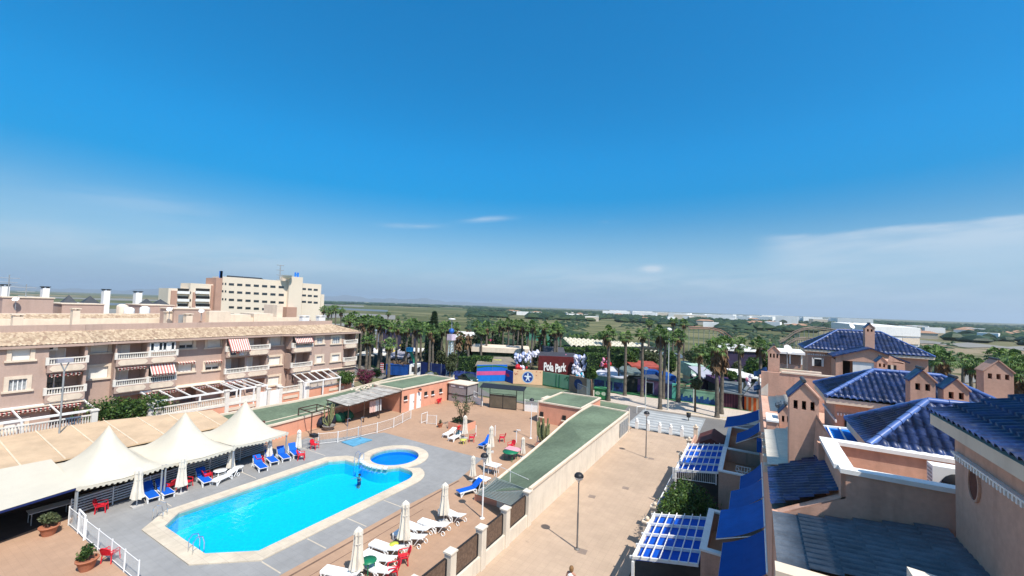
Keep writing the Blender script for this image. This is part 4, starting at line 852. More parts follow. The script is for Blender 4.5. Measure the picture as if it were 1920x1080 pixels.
# --- near house : shaded wall with oval window and big blue roof
T=thing('near_townhouse',(4,8,0),'nearest pink townhouse with an oval window under a cobalt tiled roof','building')
b=MB(); b.box(3.42,9,2,11.55,0,11.9)
ov=b.build('wall',mt['pinkhouse'],T)
tileface('roof',(3.08,11.7,12.12),(0,-1,0),(1,0,.36),[(0,0),(11,0),(11,5.2),(0,5.2)],mt['bluetile'],T,.21,.40)
b=MB(); b.box(3.10,3.42,2,11.66,11.9,12.11); b.poly([(3.1,11.66,12.11),(3.1,11.66,11.9),(7.9,11.66,11.9),(7.9,11.66,13.8)]); b.build('eave',mt['cream'],T)
q=WX(1829,908,3.42); b=MB(); pts=[(.17*math.cos(R(a)),.30*math.sin(R(a))) for a in range(0,360,15)]; 
b.raw([(3.40,q.y+a*1.2,q.z+c) for a,c in pts],[tuple(range(24))[::-1]]); wn=b.build('window',mat('brown_recess',(.12,.04,.025),.8,.1),T)
b=MB()
for i in range(24):
    a,c=pts[i],pts[(i+1)%24]; b.beam((3.40,q.y+a[0]*1.2,q.z+a[1]),(3.40,q.y+c[0]*1.2,q.z+c[1]),.035,.035)
b.build('frame',mt['pinkhouse'],wn)
b=MB(); f0=WX(1787,835,3.42); f1=WX(1915,925,3.42); zf=11.35     # scalloped moulding under the eave
for i in range(60): y=11.4-i*.115; b.box(3.36,3.42,y-.05,y,11.33,11.43+.03*(i%2))
b.box(3.33,3.42,4.5,11.45,11.44,11.47); b.build('moulding',mt['white'],T)
# --- terrace unit in front of it
T=thing('terrace_townhouse',(1,13,0),'pink townhouse terrace with white topped parapets and lean-to tiled roofs','building')
b=MB(); b.box(1.84,3.6,12.02,12.2,9.3,10.5); b.box(1.74,1.92,12.2,14.7,8.9,10.5); b.box(1.92,6,14.52,14.7,8.9,10.5); b.box(FX+.02,3.42,12.0,12.35,0,9.2); b.box(FX,1.9,12.35,15.2,0,9.15); b.box(1.9,6.0,12.35,14.5,0,9.5)
b.raw([(FX+.03,12.2,9.15),(1.84,12.2,9.15),(1.84,12.2,9.93),(FX+.03,12.47,9.15),(1.84,12.47,9.15),(1.84,12.47,9.93)],[(0,1,2),(5,4,3),(0,2,5,3),(1,4,5,2)])
b.raw([(.5,12.01,9.2),(3.6,12.01,9.2),(3.6,12.01,10.5),(1.80,12.01,10.5),(1.80,12.01,9.95),(.5,12.01,9.22)],[(0,1,2,3,4,5)])
b.build('wall',mt['pinkhouse'],T)
b=MB(); b.box(1.70,3.8,11.96,12.24,10.503,10.6); b.box(1.62,1.98,12.243,14.43,10.503,10.6); b.box(1.62,6.0,14.44,14.76,10.503,10.6); b.build('coping',mt['white'],T)
b=MB(); b.box(1.93,4.5,12.36,14.5,9.503,9.52); b.build('terrace_floor',mt['terrace'],T)
tileface('lean_to_roof',(FX,9.55,9.25),(0,1,0),(1,0,.175),[(0,0),(2.45,0),(2.45,3.05),(0,3.05)],mt['slatetile'],T,.2,.47,.035,.05)
tileface('lean_to_roof',(FX,12.45,9.25),(0,1,0),(1.45,0,.75),[(0,0),(2.85,0),(2.85,1.62),(0,1.62)],mt['bluetile'],T,.2,.36,.045,.05)
b=MB(); b.box(FX+.03,3.4,9.6,12.0,0,9.2) ; b.build('lower_wall',mt['pinkhouse'],T)
b=MB(); b.box(FX-.05,2.2,9.2,9.55,8.4,9.35); b.build('end_ledge',mt['cream'],T)
b=MB(); b.raw([(1.5,15.2,9.3),(2.0,14.75,10.5),(1.74,14.7,9.0),(1.6,15.3,11.0),(1.75,15.0,10.75)],[(0,2,1,4,3)]); b.raw([(1.62,15.3,9.0),(1.95,14.7,9.0),(1.95,14.7,10.5),(1.62,15.3,11.1)],[(0,1,2,3)]); b.box(1.6,1.9,14.72,15.3,8.9,10.4); b.build('shoulder_wall',mt['pinkhouse'],T)
# corner of a cream ledge at the very bottom
b=MB(); p0=P(1700,1062,10.6); b.raw([(p0.x,p0.y,10.6),(p0.x+3,p0.y-.55,10.6),(p0.x+3,p0.y-1.2,10.6),(p0.x+.02,p0.y-1.2,10.6),(p0.x,p0.y,10.2),(p0.x+3,p0.y-.55,10.2),(p0.x+3,p0.y-1.2,10.2),(p0.x+.02,p0.y-1.2,10.2)],[(3,2,1,0),(4,5,6,7),(0,1,5,4),(1,2,6,5),(2,3,7,6),(3,0,4,7)])
tag(b.build('parapet_corner',mt['creamwall']),'cream parapet corner poking in at the bottom edge below the dark tiled roof','parapet')
chimney(.95,1.68,15.3,16.0,8.8,12.03,3,'tall pink chimney with three openings, nearest to the camera')
# AC unit
T=thing('air_conditioner',(3.4,13.1,9.52),'white air conditioner on the small terrace behind the white parapet','air conditioner')
b=MB(); b.box(3.42,4.25,12.75,13.1,10.05,10.8); b.build('case',mt['wplas'],T); b=MB(); b.lathe([(.28,0),(.27,.02),(0,.02)],(0,0,0),16); o=b.build('fan',mt['black']); o.parent=T; o.location=(3.82-3.4,12.74-13.1,10.42-9.52); o.rotation_euler=(R(90),0,0)
b=MB(); [b.box(3.412,3.419,12.8,13.05,10.12+i*.08,10.16+i*.08) for i in range(8)]; b.build('louvres',mt['steel'],T); b=MB(); b.box(3.5,3.6,12.8,13.05,9.52,10.048); b.box(4.05,4.15,12.8,13.05,9.52,10.048); b.build('bracket',mt['steel'],T)
# --- second hip roof
T=thing('hip_roof_townhouse',(4.5,16.4,0),'pink townhouse with a small cobalt hip roof right behind the white parapet','building')
hiproof(T,2.72,9.0,14.78,18.1,10.5,11.62,1.6)
# --- mid hip roof
T=thing('hip_roof_townhouse',(6,25,0),'pink townhouse with a wide cobalt hip roof behind the pair of two-hole chimneys','building')
hiproof(T,2.75,9.0,22.9,27.1,10.45,11.55,2.0)
b=MB(); 
for i in range(50): b.box(3.2+i*.11,3.25+i*.11,23.2,23.3,9.68,9.78)
b.box(3.1,3.15,23.0,27,9.4,9.5); b.build('moulding',mt['white'],T)
b=MB(); q=WY(1555,785,23.3); b.box(3.45,3.9,23.2,23.28,8.9,9.55); b.build('window',mt['dark'],T)
b=MB(); b.box(3.9,5.4,19.5,23.29,0,8.8); b.build('annex_wall',mt['pinkhouse'],T); b=MB(); b.box(4.3,5.2,23.22,23.28,8.2,9.0); b.build('window',mt['dark'],T)
chimney(5.27,5.98,21.9,22.5,8.5,12.12,2,'left chimney of the pair with two openings in front of the wide hip roof')
chimney(6.4,7.1,22.6,23.2,8.5,11.82,2,'right chimney of the pair with two openings in front of the wide hip roof')
chimney(9.75,10.75,29.4,30.2,8.5,12.2,3,'broad pink chimney with three openings at the right end of the terrace wall',pinkcap=True)
T=thing('terrace_wall',(9,29.6,0),'low pink terrace wall joining the broad right chimney','wall'); b=MB(); b.box(7.4,9.75,29.6,29.8,8,10.2); b.box(9.4,9.6,25,29.6,8,10.1); b.build('wall',mt['pinkhouse'],T); b=MB(); b.box(7.4,9.75,29.55,29.85,10.203,10.28); b.build('coping',mt['cream'],T)
# --- blocks between Y 15 and 31 facing the promenade
T=thing('row_townhouse',(1,23,0),'pink row house facade in the middle of the terrace with a cream tiled lean-to','building')
b=MB(); b.box(FX,2.2,15.2,30.8,0,8.9); b.box(2.2,4,18.2,30.8,0,8.3); b.build('wall',mt['pinkhouse'],T)
b=MB(); b.box(.5,.9,20.6,22.0,8.9,9.55); b.build('parapet',mt['pinkhouse'],T); b=MB(); b.box(1.5,1.9,20.5,22.5,8.9,9.4); b.build('parapet',mt['pinkhouse'],T)
tileface('lean_to_roof',(FX,15.75,9.2),(0,1,0),(1.5,0,.45),[(0,0),(4.6,0),(4.6,1.56),(0,1.56)],mat('cream_tile',(.60,.54,.44),.5,.1,3,spec=.5),T,.26,.36,.04)
for i in range(5): 
    y=16.0+i*1.0; b=MB(); b.box(FX-.12,FX+.1,y,y+.35,8.9,9.12); b.build('gutter_bracket',mt['cream'],T)
b=MB(); b.box(.48,.92,20.55,22.05,9.553,9.62); b.box(1.45,1.95,20.45,22.55,9.403,9.46); b.build('coping',mt['white'],T)
chimney(.95,1.4,21.0,21.5,8.9,10.25,2,'small low chimney left of the nearest tall chimney',)
b=MB(); rr_=random.Random(3)
for i in range(26): a=rr_.random()*6.28; b.tube((.95+rr_.random()*1.1,22.6+rr_.random()*1.6,9.62+rr_.random()*.2),(.95+rr_.random()*1.2,22.6+rr_.random()*1.7,9.62+rr_.random()*.25),.08)
tag(b.build('tarpaulin_heap',mat('dark_sheet',(.07,.09,.11),.7,.3,5)),'dark grey folded cover lying on the roof left of the nearest tall chimney','cover')
T=thing('terrace_awning',(2.5,17.5,10),'bright blue striped canopy between the nearest chimney and the small hip roof','awning'); b=MB(); b.poly([(1.95,16.7,9.95),(3.0,16.9,9.95),(3.0,18.6,10.1),(1.95,18.4,10.1)]); b.build('fabric',mt['bluel'],T); b=MB()
for x in (2.25,2.6,2.95): b.beam((x,16.7,9.99),(x,18.5,10.14),.04,.03)
b.beam((1.9,18.4,10.12),(3.1,18.65,10.12),.08,.08); b.build('frame',mt['white'],T)
# far terrace unit
T=thing('terrace_townhouse',(3,33,0),'pink townhouse terrace with a long parapet left of the wide hip roof','building')
b=MB(); b.box(FX,8,30.9,31.1,0,10.4); b.box(FX,8,31.1,44,0,9.0); b.box(1.6,1.8,31.1,33,9,10.3); b.box(1.6,3.6,32.6,32.8,9,10.35); b.build('wall',mt['pinkhouse'],T)
b=MB(); b.box(1.5,8,30.85,31.15,10.403,10.5); b.box(1.5,3.7,32.55,32.85,10.353,10.47); b.build('coping',mt['cream'],T)
b=MB(); b.raw([(FX-.0,30.88,8.9),(.8,30.88,8.9),(.8,30.88,9.7),(FX,30.88,9.3)],[(0,1,2,3)]); b.box(FX-.03,.8,31.2,36,9.0,9.3); b.build('side_gable',mt['creamwall'],T)
tileface('lean_to_roof',(FX-.35,36.8,9.2),(0,1,0),(1,0,.6),[(0,0),(3,0),(3,1.0),(0,1.0)],mt['bluetile'],T)
tileface('lean_to_roof',(FX-.35,31.9,8.9),(0,1,0),(1,0,.6),[(0,0),(2,0),(2,.8),(0,.8)],mt['bluetile'],T)
tileface('lean_to_roof',(FX,26.2,8.75),(0,1,0),(1.5,0,.4),[(0,0),(4.5,0),(4.5,1.6),(0,1.6)],mat('cream_tile_b',(.62,.55,.45),.5,.1,3,spec=.5),T,.26,.36,.04)
chimney(.8,1.42,31.2,31.9,9.0,12.08,3,'pink chimney with three openings left of the glazed roof room',pinkcap=True)
# glazed room and far house
T=thing('glazed_roof_room',(3,46,0),'white roofed glazed room left of the farthest cobalt hip roof','roof room')
y=47.0; a0=WY(1459,654,y);a1=WY(1504,684,y); b=MB(); b.box(a0.x,a1.x,y,y+4,9,a1.z); b.build('wall',mt['pinkhouse'],T); b=MB(); b.box(a0.x+.1,a1.x-.1,y-.05,y,a1.z,a0.z-.4); wn=b.build('window',mt['glass'],T); b=MB(); [b.box(a0.x+(a1.x-a0.x)*f-.05,a0.x+(a1.x-a0.x)*f+.05,y-.1,y-.05,a1.z,a0.z-.3) for f in (.02,.5,.98)]; b.build('frame',mt['white'],wn)
b=MB(); b.box(a0.x-.3,a1.x+.2,y-.4,y+4.2,a0.z-.4,a0.z-.2); b.build('roof',mt['white'],T)
T=thing('hip_roof_townhouse',(10,59,0),'farthest pink townhouse with a large cobalt hip roof and a tall chimney','building')
hiproof(T,4.75,15.2,55.6,62.2,10.4,12.5,3.4,pitch=.34,course=.6)
b=MB(); q0=WY(1525,673,55.6); q1=WY(1543,700,55.6); b.box(q0.x,q1.x,55.85,55.97,8.6,q0.z); d=b.build('door',mt['glass'],T); b=MB(); [b.box(x-.1,x+.1,55.8,55.9,8.6,q0.z+.12) for x in (q0.x,q1.x)]; b.box(q0.x,q1.x,55.8,55.9,q0.z,q0.z+.12); b.build('frame',mt['white'],d)
b=MB(); 
for i in range(26): b.box(5.1+i*.16,5.2+i*.16,55.9,55.99,9.75,9.88+.04*(i%2))
b.build('moulding',mt['white'],T)
# porch gable
y=52.6; pl=WY(1567,663,y); pr_=WY(1742,690,y); ap=WY(1640,654,y); bl=WY(1572,700,y)
xl,xr,xa=pl.x,WY(1697,690,y).x,WY(1632,654,y).x; zl=pl.z-.1
b=MB(); 
x_a,x_b=WY(1580,678,y).x,WY(1640,678,y).x; zt=WY(1610,678,y).z; zb=7.5
b.raw([(xl,y,zt),(xr,y,zt),(xr,y,zl-.1),(xa,y,ap.z),(xl,y,zl)],[(0,1,2,3,4)]); b.box(xl,x_a,y,y+.3,zb,zt-.002); b.box(x_b,xr,y,y+.3,zb,zt-.002); b.box(xl,xl+.2,y+.3,y+3,zb,zt); b.build('porch_wall',mt['pinkhouse'],T)
b=MB(); xm_=x_a+(x_b-x_a)*.33; b.box(x_a,xm_,y+1.5,y+1.6,zb,zt); b.build('porch_recess',mt['dark'],T); b=MB(); b.box(xm_,x_b,y+.1,y+.2,zb,zt); b.build('porch_shutter',mt['white'],T)
b=MB(); 
for (xe,ze_) in ((xl-.3,zl-.12),(xr+.3,zl-.22)): b.raw([(xa,y-.25,ap.z+.1),(xe,y-.25,ze_),(xe,y+3.2,ze_),(xa,y+3.2,ap.z+.1),(xa,y-.25,ap.z-.02),(xe,y-.25,ze_-.12),(xe,y+3.2,ze_-.12),(xa,y+3.2,ap.z-.02)],[(0,3,2,1),(4,5,6,7),(0,1,5,4),(2,3,7,6),(1,2,6,5)])
b.build('porch_roof',mt['bluetile'],T)
chimney(WY(1622,620,54.0).x,WY(1640,620,54).x,54.0,54.9,9,WY(1630,606,54).z,2,'tall pink chimney above the gable of the farthest house')
chimney(WY(1644,680,40).x,WY(1664,680,40).x,40,40.8,8.6,WY(1652,668,40).z,2,'short chimney with two openings right of the white porch shutter')
T=thing('dormer_house',(9,44,0),'small pink gabled roof room right of the short two-hole chimney','building')
y=44.0; xa_,xb_=WY(1664,680,y).x,WY(1697,690,y).x; zt_=WY(1675,667,y).z; b=MB(); b.box(xa_,xb_,y,y+3,8.5,zt_-.5); b.raw([(xa_,y,zt_-.5),(xb_,y,zt_-.6),((xa_+xb_)/2-.4,y,zt_)],[(0,1,2)]); b.build('wall',mt['pinkhouse'],T); b=MB(); q=WY(1664,684,y-.05); q2=WY(1681,700,y-.05); b.box(q.x,q2.x,y-.04,y-.003,q2.z,q.z); wn=b.build('window',mt['dark'],T)
b=MB(); b.box((q.x+q2.x)/2-.08,(q.x+q2.x)/2+.08,y-.1,y-.04,q2.z,q.z); b.build('frame',mt['cream'],wn)
for px,pyt,pyb,yy,lb in ((1476,655,690,33,'white satellite dish on a pole beside the glazed roof room'),(1596,612,624,57.5,'small satellite dish on the ridge of the farthest house')):
    t0=WY(px,pyt,yy); D=thing('satellite_dish',(t0.x,yy,t0.z),lb,'satellite dish'); h=(WY(px,pyb,yy).z-t0.z); b=MB(); b.tube((0,0,h),(0,0,0),.03); o=b.build('pole',mt['steel']); o.parent=D; b=MB(); b.lathe([(0,0),(.15,.03),(.3,.10)],(0,0,0),12); o=b.build('bowl',mt['wplas']); o.parent=D; o.rotation_euler=(R(60),0,R(40)); o.location=(0,-.08,0)
# ---- ground floor fronts, terraces, awnings
def terrace_block(label,y0,y1,zp=3.85,x0=-1.9):
    T=thing('front_terrace',(-1,(y0+y1)/2,0),label,'terrace'); b=MB(); b.box(x0,FX-.01,y0,y1,0,2.95); b.build('base',mt['pinkhouse'],T)
    b=MB(); b.box(x0,x0+.18,y0,y1,2.953,zp); b.box(x0+.18,FX-.02,y0,y0+.18,2.953,zp); b.box(x0+.18,FX-.02,y1-.18,y1,2.953,zp); b.build('parapet',mt['pinkhouse'],T)
    b=MB(); b.box(x0-.05,x0+.23,y0-.05,y1+.05,zp+.003,zp+.09); b.box(x0+.233,FX-.02,y0-.05,y0+.23,zp+.003,zp+.09); b.box(x0+.233,FX-.02,y1-.23,y1+.05,zp+.003,zp+.09); b.build('coping',mt['white'],T)
    b=MB(); b.box(x0+.2,FX-.03,y0+.2,y1-.2,2.953,2.97); b.build('floor',mt['terrace'],T)
terrace_block('first floor terrace under the nearest blue awnings',19.9,24.1)
terrace_block('first floor terrace above the garden with the dark bush',30.2,35.6)
terrace_block('first floor terrace at the far end of the row',36.2,43.5,3.6)
terrace_block('first floor terrace cut by the bottom edge of the photo',9.5,16.5)
def wawning(label,y0,y1,z0=6.15,z1=5.25,x1=-1.2,drop=0,m=None):
    T=thing('window_awning',(FX-.02,(y0+y1)/2,z0),label,'awning'); b=MB(); n=10
    for i in range(n):
        a,c=i/n,(i+1)/n; f=lambda t:(FX-.02+(x1-FX)*t,z0+(z1-z0)*t-.10*math.sin(math.pi*t)); p,q=f(a),f(c)
        b.poly([(p[0],y0,p[1]),(q[0],y0+drop,q[1]),(q[0],y1+drop,q[1]),(p[0],y1,p[1])])
    b.build('fabric',m or mt['bluec'],T); b=MB(); b.beam((x1,y0+drop,z1-.03),(x1,y1+drop,z1-.03),.05,.05); b.tube((FX,y0,z0),(FX,y1,z0),.05); b.tube((FX,y0,z0-.3),(x1,y0+drop,z1-.03),.02); b.build('frame',mt['white'],T)
wawning('cobalt awning lowest in the photo, cut by the bottom edge',15.2,18.2,x1=-.95)
wawning('cobalt awning second from the bottom over the terrace',18.4,21.1,m=mat('sunlit_tone_blue_canvas',(.003,.10,.40),.75,.14,1.5))  # brighter blue stands in for sunlight falling on the fabric
wawning('narrower cobalt awning third from the bottom',21.3,23.6,x1=-.9,m=mat('mid_blue_canvas',(.002,.08,.33),.75,.14,1.5))  # lighter canvas too, sunlight put into its colour
wawning('cobalt awning fourth from the bottom beside the pink partition wall',23.8,26.0,x1=-.55)
wawning('sagging cobalt awning near the far end of the row, lower of two',33.0,35.6,x1=-1.0,z1=5.1)
wawning('wide cobalt awning at the far end of the row, upper of two',36.4,40.2,x1=-1.9,z1=5.2)
def bpergola(label,x0,x1,y0,y1,z0,z1,nx,ny,m=None):
    T=thing('canvas_pergola',(x0,(y0+y1)/2,0),label,'pergola','white pergolas with blue canvas'); zz=lambda x:z0+(z1-z0)*(x-x0)/(x1-x0)
    b=MB()
    for i in range(nx+1): x=x0+(x1-x0)*i/nx; b.beam((x,y0-.12,zz(x)+.07),(x,y1+.12,zz(x)+.07),.04,.07)
    for j in range(ny+1): y=y0+(y1-y0)*j/ny; b.beam((x0-.15,y,z0-.05),(x1,y,z1-.05),.075,.13)
    b.beam((x0,y0,z0-.12),(x0,y1,z0-.12),.12,.14); b.build('beams',mt['white'],T)
    b=MB(); k=ny*4
    for j in range(k):
        ya,yb=y0+(y1-y0)*j/k,y0+(y1-y0)*(j+1)/k; s=lambda t:-.12-.06*abs(math.sin(math.pi*t*ny/1.0)); 
        b.poly([(x0+.1,ya,z0+s(j/k)),(x1,ya,z1+s(j/k)),(x1,yb,z1+s((j+1)/k)),(x0+.1,yb,z0+s((j+1)/k))])
    b.build('canvas',m or mat('pergola_blue_canvas',(.0,.075,.45),.7,.1,1.5),T)
    for y in (y0,y1): b=MB(); b.beam((x0,y,0),(x0,y,z0-.2),.12,.12); b.build('post',mt['white'],T)
bpergola('white lattice pergola with blue canvas nearest the bottom edge',-4.75,-2.0,20.0,24.7,2.6,3.2,7,4)
bpergola('white lattice pergola with blue canvas behind the dark garden bush',-4.8,-2.0,32.3,39.2,2.6,3.1,7,4)
T=thing('garden_porch',(-3,41,0),'brown roofed porch beyond the second blue pergola','porch'); b=MB(); xa,xb_,xm=-4.3,-1.95,-3.1
b.raw([(xa,39.8,2.6),(xb_,39.8,2.6),(xm,39.8,3.25),(xa,43.4,2.6),(xb_,43.4,2.6),(xm,43.4,3.25)],[(0,2,5,3),(1,4,5,2),(0,1,2),(5,4,3)]); b.build('roof',mt['terra'] if 0 else mat('dark_red_roof',(.10,.03,.025),.8,.15),T); b=MB(); b.box(xa+.1,xb_-.1,40.3,43.3,.0,2.55); b.build('wall',mt['creamwall'],T); b=MB(); b.box(xa+.2,xb_-.2,40.2,40.29,0,2.5); b.build('opening',mt['dark'],T)
# garden front wall along the promenade
T=thing('garden_front_wall',(-5.7,30,0),'low pink garden wall with white pillars along the right side of the promenade','garden wall')
b=MB(); b.box(-5.48,-5.32,24.9,50,0,.7); b.build('plinth',mt['pinkhouse'],T)
for y in (26.0,28.2,39.6,44.5,49.8): b=MB(); b.box(-5.6,-5.2,y-.2,y+.2,0,1.45); b.prism([(-5.66,y-.26),(-5.14,y-.26),(-5.14,y+.26),(-5.66,y+.26)],1.45,1.53); b.lathe([(.05,0),(.14,.08),(.12,.2),(0,.28)],(-5.4,y,1.53),8); b.build('pillar',mt['cream'],T)
for a,c in ((28.5,31.2),(31.6,35.2),(35.5,39.3)):
    b=MB(); n=int((c-a)/.16)
    for i in range(n): y=a+(i+.5)*(c-a)/n; b.beam((-5.4,y,.7),(-5.4,y,1.3),.035,.035)
    b.beam((-5.4,a,1.3),(-5.4,c,1.3),.06,.06); b.beam((-5.4,a,.78),(-5.4,c,.78),.04,.04); b.build('railing',mt['white'],T)
railfence('white balustrade crossing the garden beside the dark bush',[(-4.9,31.9,2.1),(-2.1,31.2,2.6)],.75,name='balustrade',step=.13)
b=MB()
for i in range(7): b.tube((-5.0+.0*i,26.4+i*.25,.1),(-5.0,26.4+i*.25,1.3+.2*math.sin(i/6*math.pi)),.02)
[b.tube((-5.0,26.4+i*.25,1.3+.2*math.sin(i/6*math.pi)),(-5.0,26.4+(i+1)*.25,1.3+.2*math.sin((i+1)/6*math.pi)),.025) for i in range(6)]; [b.tube((-5,26.4,z),(-5,27.9,z),.02) for z in (.1,.5,.9,1.25)]
tag(b.build('garden_gate',mt['white']),'small arched white garden gate beside the pink pillar','gate')
T=thing('clothes_airer',(-.6,31.2,2.97),'white folding clothes airer on the shaded terrace','clothes airer'); b=MB(); [b.beam((-.95+i*.16,30.9,3.9),(-.95+i*.16,31.9,3.9),.02,.02) for i in range(6)]; b.beam((-.95,30.9,3.9),(-.1,30.9,3.9),.03,.03); b.beam((-.95,31.9,3.9),(-.1,31.9,3.9),.03,.03); b.build('rack',mt['white'],T)
b=MB(); b.tube((-.95,30.9,2.97),(-.1,31.0,3.9),.02); b.tube((-.1,30.9,2.97),(-.95,31.0,3.9),.02); b.tube((-.95,31.9,2.97),(-.1,31.8,3.9),.02); b.tube((-.1,31.9,2.97),(-.95,31.8,3.9),.02); b.build('legs',mt['white'],T)
b=MB(); b.box(.18,FX,27.0,27.7,6.4,7.0); tag(b.build('wall_unit',mt['bluec']),'blue box unit on the facade at the far awnings','wall box')
# shadowed garden slabs
# ============================================================ POOL SIDE
def tent(label,y0,y1,x0,x1,ze,zp,kind='peak'):
    T=thing('tent',((x0+x1)/2,(y0+y1)/2,0),label,'tent','white tents over the poolside restaurant')
    b=MB(); n=20; vs=[]; b.smooth=True
    for j in range(n+1):
        for i in range(n+1):
            u,v=2*i/n-1,2*j/n-1; d=max(abs(u),abs(v)); r_=math.hypot(u,v); rr=d*.55+r_*.45/1.25
            h=ze+(zp-ze)*((1-min(1,rr))**1.95)+.10*(1-abs(u))*(1-abs(v)); edge=max(abs(u),abs(v))
            vs.append((x0+(x1-x0)*(u+1)/2,y0+(y1-y0)*(v+1)/2,h-.18*(edge**6)*(1-min(abs(u),abs(v)))))
    fs=[(j*(n+1)+i,j*(n+1)+i+1,(j+1)*(n+1)+i+1,(j+1)*(n+1)+i) for j in range(n) for i in range(n)]
    b.raw(vs,fs); b.smooth=False; b.build('canopy',mt['tent'],T)
    b=MB(); k=16; 
    for i in range(k):       # scalloped valance on the pool side
        a=i/k; c=(i+1)/k; z=lambda t:ze-.18*(1-abs(2*t-1)); ya,yb=y0+(y1-y0)*a,y0+(y1-y0)*c
        b.poly([(x1+.01,ya,z(a)),(x1+.01,yb,z(c)),(x1+.02,yb,z(c)-.14),(x1+.02,(ya*.75+yb*.25),z(a)-.24),(x1+.02,(ya*.25+yb*.75),z(a)-.24),(x1+.02,ya,z(a)-.14)])
    b.build('valance',mt['tent'],T)
    b=MB(); b.lathe([(.14,-.5),(.06,0),(.0,.12)],((x0+x1)/2,(y0+y1)/2,zp),8); b.build('finial',mt['tent'],T)
    for y in (y0+.1,y1-.1): b=MB(); b.tube((x1-.1,y,0),(x1-.1,y,ze),.06,8); b.build('pole',mt['steel'],T)
tent('white peaked tent nearest the flat awning, left one of three',8.85,13.2,-41.3,-35.1,2.2,4.8)
tent('white peaked tent between the two others, middle one of three',13.2,17.72,-41.3,-35.1,2.2,4.8)
tent('white peaked tent at the far end beside the ramp wall, right one of three',17.72,22.2,-41.3,-35.4,2.22,4.85)
T=thing('flat_canopy',(-36,5,0),'large flat white canvas awning left of the tents with a dark underside','awning')
b=MB(); q=[(-41.4,-1,2.7),(-33.2,-1,2.2),(-35.2,9.1,2.2),(-41.4,9.1,2.5)]; n=12
for j in range(n):
    a,c=j/n,(j+1)/n; A=Vector(q[0]).lerp(Vector(q[3]),a);B=Vector(q[1]).lerp(Vector(q[2]),a);C_=Vector(q[1]).lerp(Vector(q[2]),c);D=Vector(q[0]).lerp(Vector(q[3]),c)
    m1,m2=A.lerp(B,.5)-Vector((0,0,.12)),D.lerp(C_,.5)-Vector((0,0,.12)); b.smooth=True; b.raw([A,m1,B,C_,m2,D],[(0,1,4,5),(1,2,3,4)])
b.build('canvas',mt['tent'],T); b=MB(); b.beam((-33.2,-1,2.12),(-35.2,9.1,2.12),.06,.1); b.build('edge_band',mat('navy_band',(.01,.02,.10),.8),T); b=MB(); b.tube((-35.25,8.9,0),(-35.25,8.9,2.2),.05); b.build('pole',mt['steel'],T)
T=thing('restaurant_roof',(-43,12,0),'long beige sheet roof behind the white tents','building')
b=MB(); s_=MB(); yy=[-2+i*1.95 for i in range(13)]
for i in range(12):
    a,c=yy[i],min(yy[i+1],20.6+.0*i); xb=lambda y:-48.6+max(0,(y-13)*.42)
    b.raw([(xb(a),a,2.95),(-41.1,a,2.4),(-41.1,c,2.4),(xb(c),c,2.95),(xb(a),a,2.85),(-41.1,a,2.3),(-41.1,c,2.3),(xb(c),c,2.85)],[(0,1,2,3),(7,6,5,4),(1,0,4,5),(3,2,6,7),(2,1,5,6),(0,3,7,4)])
    s_.beam((xb(a),a,2.97),(-41.1,a,2.42),.09,.05)
b.build('roof',mat('beige_sheet',(.50,.36,.23),.6,.12,.6,stain=.0,spec=.3),T); s_.build('roof_seam',mat('seam',(.62,.50,.36),.6),T)
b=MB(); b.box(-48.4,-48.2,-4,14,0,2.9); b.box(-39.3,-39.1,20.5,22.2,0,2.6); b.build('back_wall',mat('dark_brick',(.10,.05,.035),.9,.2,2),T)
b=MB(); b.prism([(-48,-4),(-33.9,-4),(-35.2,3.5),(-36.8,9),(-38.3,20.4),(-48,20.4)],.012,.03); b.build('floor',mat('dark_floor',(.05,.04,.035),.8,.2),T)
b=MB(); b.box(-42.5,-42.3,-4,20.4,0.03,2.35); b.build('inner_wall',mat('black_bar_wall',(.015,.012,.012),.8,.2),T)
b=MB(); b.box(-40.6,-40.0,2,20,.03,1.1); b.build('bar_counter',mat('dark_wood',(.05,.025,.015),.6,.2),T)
# restaurant railing with wind screen rails
T=thing('terrace_railing',(-36.4,15,0),'grey slatted railing along the poolside restaurant','railing'); b=MB(); pts=[(-36.3,9.0),(-36.7,13),(-37.3,17),(-38.3,22)]
for i in range(3):
    a=Vector((*pts[i],0));c=Vector((*pts[i+1],0))
    for z in (.25,.42,.59,.76,.93,1.1): b.beam(a+Vector((0,0,z)),c+Vector((0,0,z)),.03,.10)
b.build('slats',mat('pale_grey_slat',(.42,.43,.44),.5),T)
for i in range(3):
    a=Vector((*pts[i],0));c=Vector((*pts[i+1],0))
    for f in (0,.5): q=a.lerp(c,f); b=MB(); b.tube(q,q+Vector((0,0,1.2)),.035); b.build('post',mt['white'],T)
tb=[]
for i,(y,lb) in enumerate(((8.3,'grey restaurant table under the flat awning edge'),(10.6,'grey restaurant table behind the railing below the left tent'),(13.2,'grey restaurant table behind the railing between left and middle tent'),(15.8,'grey restaurant table behind the railing below the middle tent'),(18.6,'grey restaurant table behind the railing below the right tent'))):
    x=-37.3-(y-9)*.09; T=thing('restaurant_table',(x,y,0),lb,'table','restaurant tables behind the railing'); b=MB(); b.box(x-.4,x+.4,y-.9,y+.9,.72,.76); b.build('tabletop',mat('pale_laminate',(.42,.44,.45),.4),T)
    for sx in (-.32,.32):
        for sy in (-.8,.8): b=MB(); b.tube((x+sx,y+sy,0),(x+sx,y+sy,.72),.025); b.build('leg',mt['steel'],T)
